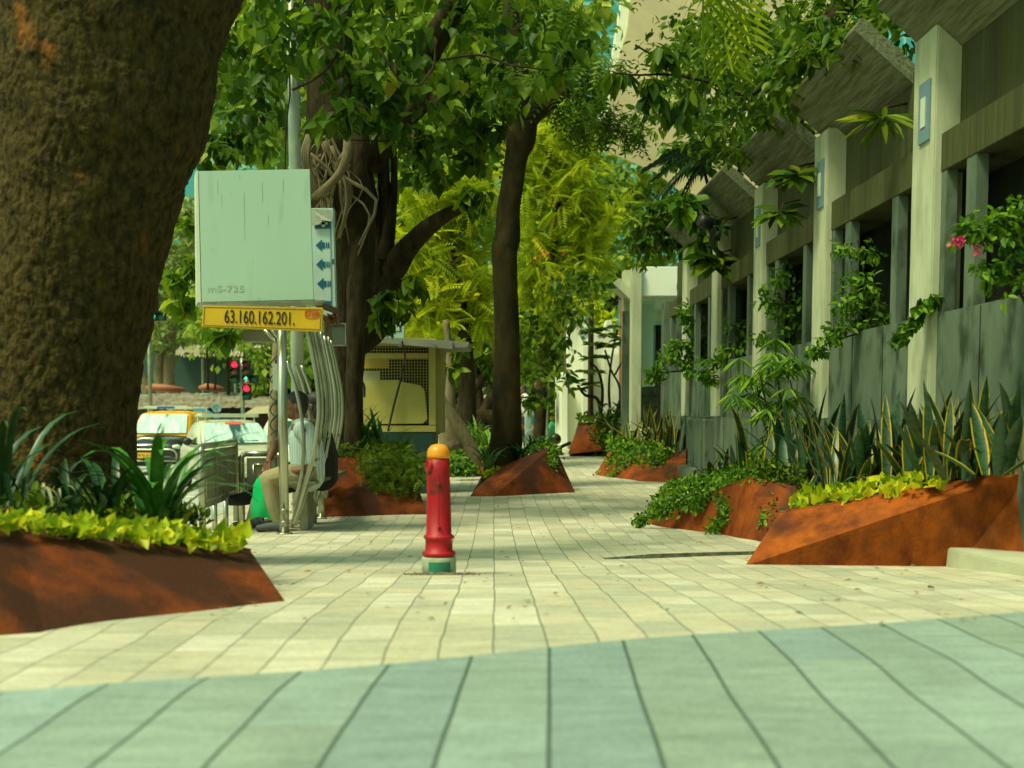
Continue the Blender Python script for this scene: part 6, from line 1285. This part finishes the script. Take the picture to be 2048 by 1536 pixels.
    if bull:
        b = MB(); yy = f_[0] - .2
        b.tube([p_[:3] for p_ in smooth_path([(-.72, yy + .08, .38, 0), (-.74, yy, .55, 0), (-.62, yy, .64, 0), (-.3, yy, .64, 0), (.3, yy, .64, 0), (.62, yy, .64, 0), (.74, yy, .55, 0), (.72, yy + .08, .38, 0)], 4)], .028, n=8)
        b.tube([p_[:3] for p_ in smooth_path([(-.34, yy, .30, 0), (-.34, yy, .62, 0), (-.28, yy, .86, 0), (0, yy, .93, 0), (.28, yy, .86, 0), (.34, yy, .62, 0), (.34, yy, .30, 0)], 4)], .028, n=8)
        b.tube([(-.74, yy + .02, .36), (.74, yy + .02, .36)], .028, n=8); b.tube([(-.6, yy, .47), (.6, yy, .47)], .018, n=8)
        B('bull_bar', M['steel'], b, smooth=True)
    if rack:
        zr = cabin[2][4]; b = MB(); ya, yb = cabin[1][0] + .1, cabin[-2][0]
        for x in (-.5, 0, .5): b.tube([(x, ya, zr + .12), (x, yb, zr + .12)], .022, n=6)
        for y in np.linspace(ya, yb, 4): b.tube([(-.55, y, zr + .09), (.55, y, zr + .09)], .025, n=6)
        for y in (ya, yb):
            for x in (-.5, .5): b.tube([(x, y, zr - .02), (x, y, zr + .13)], .018, n=6)
        rk = B('roof_rack', M['whitep'], b)
        b = MB(); b.box((0, ya - .05, zr + .10), (1.16, .03, .075)); B('rack_board', M['whitep'], b, rk)
        if rack == 2: b = MB(); b.box((0, ya - .07, zr + .09), (.46, .02, .06)); B('taxi_board', mat('blue_sign', (.02, .12, .35)), b, rk)
    return t
pearl = mat('beige_car_paint', (.50, .50, .36), (.54, .54, .39), rough=.22, spec=.7, scale=2); blackp = mat('black_car_paint', (.015, .018, .016), rough=.12, spec=.8); yelp = mat('taxi_yellow_paint', (.80, .38, .012), rough=.25)
redp = mat('dull_red_car_paint', (.40, .05, .06), rough=.3); whp = mat('white_car_paint', (.66, .68, .58), rough=.25)
SED = dict(lower=[(0, .58, .32, .60), (.08, .72, .22, .68), (.45, .79, .2, .80), (1.05, .81, .2, .92), (3.1, .81, .2, .95), (3.8, .76, .25, .95), (4.05, .66, .35, .82)],
           cabin=[(.98, .72, .70, .86, .93), (1.75, .76, .60, .9, 1.37), (2.2, .77, .61, .9, 1.42), (2.9, .76, .59, .9, 1.39), (3.5, .7, .62, .9, .97)], L_=4.0, w=.81)
SUV = dict(lower=[(0, .62, .36, .70), (.08, .76, .28, .80), (.4, .82, .25, .90), (1.0, .83, .24, .99), (3.4, .83, .24, 1.0), (4.0, .8, .3, 1.0), (4.2, .74, .36, .9)],
           cabin=[(.92, .76, .74, .93, 1.0), (1.5, .79, .66, .95, 1.56), (2.2, .8, .67, .95, 1.62), (3.7, .79, .65, .95, 1.58), (4.05, .74, .66, .95, 1.05)], L_=4.2, w=.83)
def ccar(px, Y, z=-.55): return (W(px, 900, Y).x, Y, z)
car('taxi', 'black taxi with yellow roof, bull bar and yellow number plate waiting beside the huge trunk', 'taxi', ccar(297, 33.0), R(-2), blackp, yelp, plate='MH 01 JA 1025', rack=2, bull=True, **SUV)
car('sedan', 'pale beige car with a red sticker on its windscreen behind the steel barriers', 'car', ccar(494, 25.2), R(22), pearl, pearl, rack=1, sticker=mat('red_sticker', (.65, .08, .05)), **SED)
car('hatchback', 'red car partly hidden between the taxi and the beige car', 'car', ccar(352, 44), R(4), redp, redp, rack=1, **SUV)
car('sedan', 'white car behind the beige car, mostly hidden by the shelter pole', 'car', ccar(572, 33), R(6), whp, whp, rack=1, **SED)
car('van', 'dark van with white rack behind the beige car', 'van', ccar(445, 46), R(3), mat('dark_green_car', (.02, .06, .05), rough=.3), mat('dark_green_car', (.02, .06, .05)), rack=1, **SUV)
# ---------------------------------------------------------------- traffic signals
def lampmat(n, c, on): return mat(n, c, rough=.3, emit=c if on else None, es=1.3 if on else 0)
def signal(label, x, y0, Y, polex=None, extra=False):
    p = W(x, y0, Y); t = thing('traffic_light', label, 'traffic light', (p.x, Y, -.55), group='traffic signals across the road'); k = sc(Y)
    px_ = W(polex or x - 9, 800, Y).x
    b = MB(); b.tube([(px_, Y + .1, -.55), (px_, Y + .1, p.z + .2)], .06, n=10); b.build('pole', M['steeld'], t, smooth=True)
    def hd(cx, cy, cols, arrow=None):
        c = W(cx, cy, Y); n = len(cols); b = MB(); b.box((c.x, Y, c.z - (n - 1) * 14.5 * k / 2), (17 * k, .12, (n * 14.5 + 2) * k)); h_ = b.build('signal_head', M['black'], t, bevel=.02)
        for i, cl in enumerate(cols):
            z = c.z - i * 14.5 * k; b = MB(); b.lathe([(6.4 * k, 0), (6 * k, .03), (2 * k, .05)], (c.x, Y - .06, z), n=16, ax=(0, -1, 0)); b.build('lamp', cl, h_, smooth=True)
            b = MB(); vs = []; 
            for j in range(9):
                a = math.pi * j / 8; 
                for yy in (-.06, -.26): vs.append((c.x + math.cos(a) * 7.2 * k, Y + yy, z + math.sin(a) * 7.2 * k))
            b.add(vs, [(2 * j, 2 * j + 2, 2 * j + 3, 2 * j + 1) for j in range(8)]); b.build('visor', M['black'], h_, fix=False)
            if arrow == i:
                b = MB(); q = Y - .125; b.add([(c.x, q, z + 5.5 * k), (c.x - 4.6 * k, q, z), (c.x - 1.4 * k, q, z), (c.x - 1.4 * k, q, z - 5 * k), (c.x + 1.4 * k, q, z - 5 * k), (c.x + 1.4 * k, q, z), (c.x + 4.6 * k, q, z)], [(0, 1, 6), (2, 3, 4, 5)]); b.build('arrow', lampmat('lit_green', (.1, 1.0, .5), True), h_, fix=False)
        return h_
    rd = mat('unlit_red_lens', (.30, .02, .03)); am = mat('unlit_amber_lens', (.30, .14, .04)); gn = mat('green_lens', (.01, .14, .09))
    hd(x, y0, [rd, am, gn], 2); hd(x + 16, y0 + 29, [gn])
    if extra:
        hd(x - 23, y0, [lampmat('lit_red', (1.0, .02, .06), True), am, gn]); hd(x + 1, y0 + 48, [lampmat('lit_red', (1.0, .02, .06), True), gn])
        b = MB(); c = W(x, y0 + 34, Y - .1); b.lathe([(6 * k, 0), (5.5 * k, .02)], c, n=18, ax=(0, -1, 0)); s_ = b.build('turn_sign', M['whitep'], t)
        b = MB(); b.tube([c + Vector((math.cos(a) * 5.2 * k, -.03, math.sin(a) * 5.2 * k)) for a in np.linspace(0, 6.283, 17)], .9 * k, n=5, cap=False); b.tube([c + Vector((-3.6 * k, -.03, 3.6 * k)), c + Vector((3.6 * k, -.03, -3.6 * k))], .8 * k, n=5); b.build('red_ring', mat('sign_red', (.5, .03, .04)), s_)
    return t
signal('traffic light with a lit green arrow beside the huge trunk', 308, 604, 40, polex=299)
signal('traffic light cluster with lit green arrow and lit red lamps on a pale pole', 493, 729, 40, polex=484, extra=True)
# ---------------------------------------------------------------- sheds across the road
sh1 = thing('shed', 'shed with long pale corrugated roof under the trees across the road', 'shed', (W(410, 800, 56).x, 56, -.56))
corr = mat('corrugated_pale_sheet', (.42, .36, .26), (.56, .50, .38), rough=.8, scale=1.5, detail=8)
b = MB(); n = 60; vs = []
a0, a1 = W(330, 713, 56), W(560, 711, 56); c0, c1 = W(350, 690, 58), W(560, 690, 58)
for i in range(n + 1):
    t_ = i / n; dz = .05 * (1 if i % 2 else -1); vs += [a0 + (a1 - a0) * t_ + Vector((0, 0, dz)), c0 + (c1 - c0) * t_ + Vector((0, 0, dz))]
b.add(vs, [(2 * i, 2 * i + 2, 2 * i + 3, 2 * i + 1) for i in range(n)]); b.build('roof', corr, sh1, fix=False)
b = MB(); p, q = W(250, 792, 58), W(560, 700, 58); b.bb(p.x, q.x, 58, 58.2, -.56, q.z - .1); b.build('wall', mat('dark_green_wall', (.015, .05, .035), (.03, .075, .05), scale=1), sh1)
for x in (348, 405, 470, 530):
    b = MB(); p = W(x, 712, 56.3); b.tube([(p.x, 56.3, -.56), (p.x, 56.3, p.z)], .06, n=6); b.build('post', M['steeld'], sh1)
for lb, x0_, x1_, y, Y in (('long rolled terracotta tarpaulin lying under the shed roof, left one', 292, 368, 776, 51), ('short rolled terracotta tarpaulin under the shed roof, right one', 398, 446, 775, 51)):
    t = thing('rolled_tarpaulin', lb, 'tarpaulin', W((x0_ + x1_) / 2, y + 6, Y)); b = MB(); b.tube([W(x0_, y + 1, Y), W(x0_ + 14, y - 1, Y), W((x0_ + x1_) / 2, y, Y), W(x1_, y + 4, Y)], [.08, .15, .15, .1], n=10, lump=.1); b.build('roll', mat('terracotta_sheet', (.38, .12, .05), (.30, .09, .04), scale=3), t, smooth=True)
sh2 = thing('market_stall', 'low roadside stalls roofed with rubble, sheets and tarpaulins beyond the cars', 'stall', (W(400, 850, 47).x, 47, -.56))
rub = mat('rubble_roofing', (.13, .10, .06), (.30, .27, .19), rough=1, scale=2.2, detail=10, bump=.15, bscale=6, col3=(.18, .26, .26), s3=1.2, lo3=.58, hi3=.66)
b = MB(); vs = []; n = 60; m_ = 8
for j in range(m_ + 1):
    for i in range(n + 1):
        t_ = i / n; u = j / m_; p = W(255 + 300 * t_, 818 - 4 * t_ - 30 * u, 46.5 + 3.2 * u); p.z += rng.normal() * .018; vs.append(p)
b.add(vs, [(j * (n + 1) + i, j * (n + 1) + i + 1, (j + 1) * (n + 1) + i + 1, (j + 1) * (n + 1) + i) for j in range(m_) for i in range(n)]); b.build('roof', rub, sh2, fix=False)
b = MB(); p, q = W(250, 840, 47.5), W(560, 812, 47.5); b.bb(p.x, q.x, 47.5, 47.8, -.56, q.z - .02); b.build('wall', mat('dark_stall_front', (.03, .035, .022), (.10, .06, .035), scale=1.2), sh2)
b = MB()
for i in range(22): p = W(505 + i * 2.1, 832, 46.8); b.box((p.x, 46.8, .2), (.06, .03, 1.5))
b.build('plank_front', mat('brown_planks', (.14, .05, .025), (.10, .04, .02)), sh2)
b = MB(); b.prism([W(488, 829, 45.2), W(546, 826, 45.2), W(546, 812, 46.2), W(510, 815, 46.2)], (0, .03, .02)); b.build('awning', mat('beige_awning', (.36, .30, .17), (.42, .36, .22)), sh2)
bt3 = thing('tarpaulin', 'blue tarpaulin heaped behind the beige car', 'tarpaulin', W(412, 838, 43)); b = MB(); vs = [W(384, 818, 43), W(408, 815, 43), W(442, 836, 43), W(396, 838, 43), W(390, 822, 44.2), W(415, 820, 44.2), W(440, 836, 44.2), W(398, 839, 44.2)]; b.add(vs, [(0, 3, 2, 1), (4, 5, 6, 7), (0, 1, 5, 4), (1, 2, 6, 5), (2, 3, 7, 6), (3, 0, 4, 7)]); b.build('sheet', mat('blue_tarp', (.02, .28, .42), (.04, .34, .48), scale=4), bt3)
ds = thing('satellite_dish', 'small pale dish over the roadside stalls', 'dish', W(432, 838, 44.5)); b = MB(); b.lathe([(.03, .12), (.12, .09), (.17, .0), (.165, -.01), (.1, .06), (.02, .1)], W(433, 816, 44.5), n=20, ax=(.1, 1, .2)); b.build('dish', mat('pale_blue_dish', (.45, .60, .62)), ds, smooth=True); b = MB(); b.tube([W(433, 817, 44.5), W(433, 842, 44.5)], .02, n=6); b.build('stand', M['steeld'], ds)
# small ficus stem wound with wires, by the shelter
wt = thing('wired_trunk', 'thin pale trunk wound with dark wires beside the shelter pole', 'tree', gp(548, 13.2)); b = MB(); limb(b, [(552, 1020, 30), (545, 930, 26), (548, 860, 24), (552, 760, 22), (556, 680, 20), (560, 560, 18)], 13.2, n=12, lump=.12); b.build('trunk', mat('tan_bark', (.17, .125, .06), (.26, .20, .11), rough=.9, scale=12, bump=.01), wt, smooth=True)
b = MB()
for k in range(5): limb(b, [(536 + 5 * k, 900 - 30 * k, 3, 13.0), (562, 880 - 34 * k, 3, 12.98), (540, 850 - 30 * k, 3, 12.99), (560, 815 - 28 * k, 3, 12.98), (545 + 3 * k, 760 - 20 * k, 3, 13.0)], n=5, k=4)
b.build('wire', mat('dark_green_wire', (.01, .04, .04)), wt)
mb_ = thing('meter_box', 'pale grey box strapped on the wired trunk', 'box', W(556, 760, 12.9)); b = MB(); p, q = W(549, 785, 12.9), W(566, 728, 12.9); b.bb(p.x, q.x, 12.8, 12.95, p.z, q.z); b.build('case', mat('light_grey_box', (.30, .36, .28), (.36, .42, .33)), mb_, bevel=.01); b = MB(); b.bb(p.x + .01, q.x - .01, 12.795, 12.799, p.z + .02, q.z - .02); b.build('lid', mat('light_grey_lid', (.34, .40, .31)), mb_)
# ---------------------------------------------------------------- far end of the walkway
bus = thing('bus', 'blue, orange and red bus far beyond the walkway, seen through the trees', 'bus', (W(1010, 900, 58).x, 58, -.56))
part('body', mat('bus_blue', (.02, .16, .28), (.03, .20, .32), scale=1), bus, (925, 1078, 812, 848, 58, 2.4)); part('orange_band', mat('bus_orange', (.75, .32, .01)), bus, (925, 1079, 848, 858, 57.97, 2.4)); part('red_band', mat('bus_red', (.6, .03, .05)), bus, (925, 1079, 858, 874, 57.98, 2.4))
part('cab', M['whitep'], bus, (1036, 1076, 806, 824, 57.9, .08)); part('louvre', mat('louvre_blue', (.03, .22, .36)), bus, *[(1044, 1077, 828 + 4 * k, 830 + 4 * k, 57.88, .05) for k in range(5)])
for x in (1046, 1071): 
    b = MB(); b.lathe([(.02, -.02), (.11, 0), (.02, .02)], W(x, 818, 57.7), n=4, ax=(0, 1, 0)); b.build('diamond_emblem', mat('pale_pink_paint', (.5, .25, .2)), bus)
for x in (950, 1060):
    b = MB(); b.lathe([(.2, -.15), (.46, -.15), (.46, .15), (.2, .15)], (W(x, 880, 58.2).x, 58.1, -.1), n=18, ax=(0, 1, 0)); b.build('wheel', M['black'], bus)
aw = thing('awning', 'dark sagging awning across the end of the walkway', 'awning', W(1072, 800, 36)); b = MB(); b.add([W(1046, 780, 36), W(1072, 790, 36), W(1100, 772, 36), W(1100, 812, 36.0), W(1044, 812, 36), W(1046, 776, 38.5), W(1072, 784, 38.5), W(1100, 768, 38.5), W(1100, 800, 38.5), W(1044, 800, 38.5)], [(0, 1, 3, 4), (1, 2, 3), (5, 9, 8, 6), (6, 8, 7), (0, 5, 6, 1), (1, 6, 7, 2), (2, 7, 8, 3), (3, 8, 9, 4), (4, 9, 5, 0)]); b.build('sheet', mat('dark_awning', (.02, .035, .025), (.04, .055, .035), scale=3), aw)
b = MB(); b.tube([W(1046, 812, 36), Vector((W(1046, 812, 36).x, 36, H(36)))], .03, n=6); b.tube([W(1098, 812, 36), Vector((W(1098, 812, 36).x, 36, H(36)))], .03, n=6); b.build('post', M['bark2'], aw)
st = thing('covered_stall', 'grey sheet covered cart at the far end of the walkway', 'stall', gp(1070, 33)); b = MB(); b.prism([W(1048, 893, 33), W(1096, 893, 33), W(1094, 862, 33), W(1080, 846, 33), W(1052, 866, 33)], (0, 1.0, 0)); b.build('sheet', mat('grey_green_sheet', (.10, .15, .13), (.17, .22, .19), rough=.6, scale=3, bump=.03), st, bevel=.03)
b = MB(); b.prism([W(1062, 864, 32.9), W(1092, 848, 32.9), W(1094, 868, 32.9), W(1078, 884, 32.9)], (0, .05, 0)); b.build('tarp', mat('dark_teal_tarp', (.02, .08, .07), (.05, .13, .11), scale=5), st)
pl2 = thing('green_bin', 'green plastic sheet and pole by the old wall', 'bin', gp(1102, 31)); b = MB(); b.tube([gp(1104, 31), W(1102, 860, 31), W(1108, 845, 31)], [.12, .14, .08], n=12); b.build('drum', mat('green_plastic', (.01, .20, .08), (.012, .26, .1)), pl2, smooth=True); b = MB(); b.tube([gp(1096, 30.8), W(1093, 822, 30.8)], .03, n=8); b.build('pole', M['steeld'], pl2)
def walker(label, px, ytop, Y, shirt, trs, face=(-1, -.3, 0), hgt=1.65, base=None, bend=0, group='people far along the walkway'):
    z0 = H(Y) if base is None else base; x = W(px, 900, Y).x; t = thing('person', label, 'person', (x, Y, z0), group=group)
    f = Vector(face).normalized(); s_ = Vector((-f.y, f.x, 0)); q = lambda a, l, h_, r: (x + f.x * a + s_.x * l, Y + f.y * a + s_.y * l, z0 + h_ * hgt / 1.7, r)
    c = Vector(q(.02 + bend, 0, 1.60, 0)[:3]); b = MB(); head(b, c, f); cap(b, [q(bend, 0, 1.52, .05), q(bend * .8, 0, 1.44, .06)]); cap(b, [q(bend * .7, 0, 1.36, .12), q(bend * .4, 0, 1.15, .12), q(0, 0, .95, .12)])
    for e in (-1, 1):
        cap(b, [q(bend * .8, e * .17, 1.38, .05), q(bend * .6 + .02, e * .21, 1.10, .04), q(.12 + bend * .6, e * .2, .88, .028)]); hand(b, q(.12 + bend * .6, e * .2, .88, 0)[:3], f * .4 + Vector((0, 0, -1)), f, s_ * -e)
        cap(b, [q(0, e * .09, .92, .08), q(.04 * e, e * .1, .5, .06), q(.08 * e - .03, e * .1, .07, .038)]); cap(b, [q(.08 * e - .03, e * .1, .04, .035), q(.08 * e + .12, e * .11, .03, .028)])
    voxel('body', b, skin, t, .012, 1); hair(t, c, f)
    b = MB(); cap(b, [q(bend * .8, 0, 1.42, .09), q(bend * .6, 0, 1.25, .155), q(0, 0, .9, .15)])
    for e in (-1, 1): cap(b, [q(bend * .8, e * .15, 1.38, .072), q(bend * .6 + .02, e * .20, 1.14, .06)])
    voxel('shirt', b, shirt, t, .014, 1); b = MB(); cap(b, [q(0, 0, .95, .14), q(0, 0, .88, .13)])
    for e in (-1, 1): cap(b, [q(0, e * .08, .92, .10), q(.04 * e, e * .1, .5, .08), q(.08 * e - .03, e * .1, .09, .06)])
    voxel('trousers', b, trs, t, .014, 1); return t
wcl = mat('white_cloth', (.70, .70, .60)); gcl = mat('green_cloth', (.02, .45, .15)); bcl = mat('pale_blue_cloth', (.30, .42, .42)); dk = mat('dark_cloth', (.03, .035, .04))
walker('person in a white shirt bending at the far end of the walkway', 1056, 0, 35, wcl, bcl, bend=.12, hgt=1.5)
walker('person in a dark shirt standing behind the white shirted one', 1076, 0, 38, dk, dk, hgt=1.7)
walker('person in black seen between the twisted trunks', 948, 0, 34, dk, dk, hgt=1.55)
walker('person in bright green seen left of the slim trunk', 972, 0, 35, gcl, dk, hgt=1.45)
bx = thing('street_cabinet', 'row of grey and white cabinets far behind the lilies', 'cabinet', gp(960, 32)); part('case', mat('grey_cabinet', (.28, .31, .25)), bx, (944, 958, 864, 900, 32, .4)); part('door', mat('pinkish_poster', (.50, .38, .28)), bx, (945, 951, 867, 898, 31.97, .02)); part('side_case', mat('blue_grey_cabinet', (.22, .30, .28)), bx, (960, 984, 866, 900, 32.1, .4))
hp = thing('pipe_hoop', 'black bent pipe at the left foot of the farthest planter', 'pipe', gp(1128, 25.6)); b = MB(); b.tube([p_[:3] for p_ in smooth_path([PW_(1121, 908, 25.6), PW_(1121, 896, 25.6), PW_(1126, 892, 25.7), PW_(1140, 886, 25.9)], 4)], .035, n=8); b.build('pipe', M['black'], hp, smooth=True); b = MB(); b.box(W(1121, 908, 25.6), (.12, .12, .05)); b.build('foot', M['black'], hp)
mc = thing('helmet', 'dark round helmet on a low post left of the farthest planter', 'helmet', W(1110, 880, 27)); b = MB(); ball(b, W(1110, 878, 27), (.13, .13, .12)); b.build('shell', M['black'], mc, smooth=True); b = MB(); b.tube([W(1110, 886, 27), gp(1110, 27)], .05, n=8); b.build('post', M['bark2'], mc)

# ---------------------------------------------------------------- fallen leaves and dust on the paving
n = 260; P = []
for _ in range(n):
    y = 4.2 + 13 * rng.random() ** 1.3; x = -1.8 + 4.2 * rng.random(); P.append((x, y, H(y) + .008 + .006 * rng.random()))
P = np.array(P); o = leafmesh('fallen_leaves', P, .022 + .03 * rng.random(n) ** 3, rdir(n) * np.array([1, 1, .1]), np.tile([0, 0, 1.0], (n, 1)) + rdir(n) * .35, 'tri', leafmat('dry_leaves', [(0, (.10, .07, .03)), (.6, (.26, .18, .08)), (.9, (.35, .10, .05)), (1, (.25, .32, .06))], trans=.1), loc=(0, 9, 0))
tag(o, 'small dry leaves scattered on the paving', 'fallen leaves', kind='stuff')
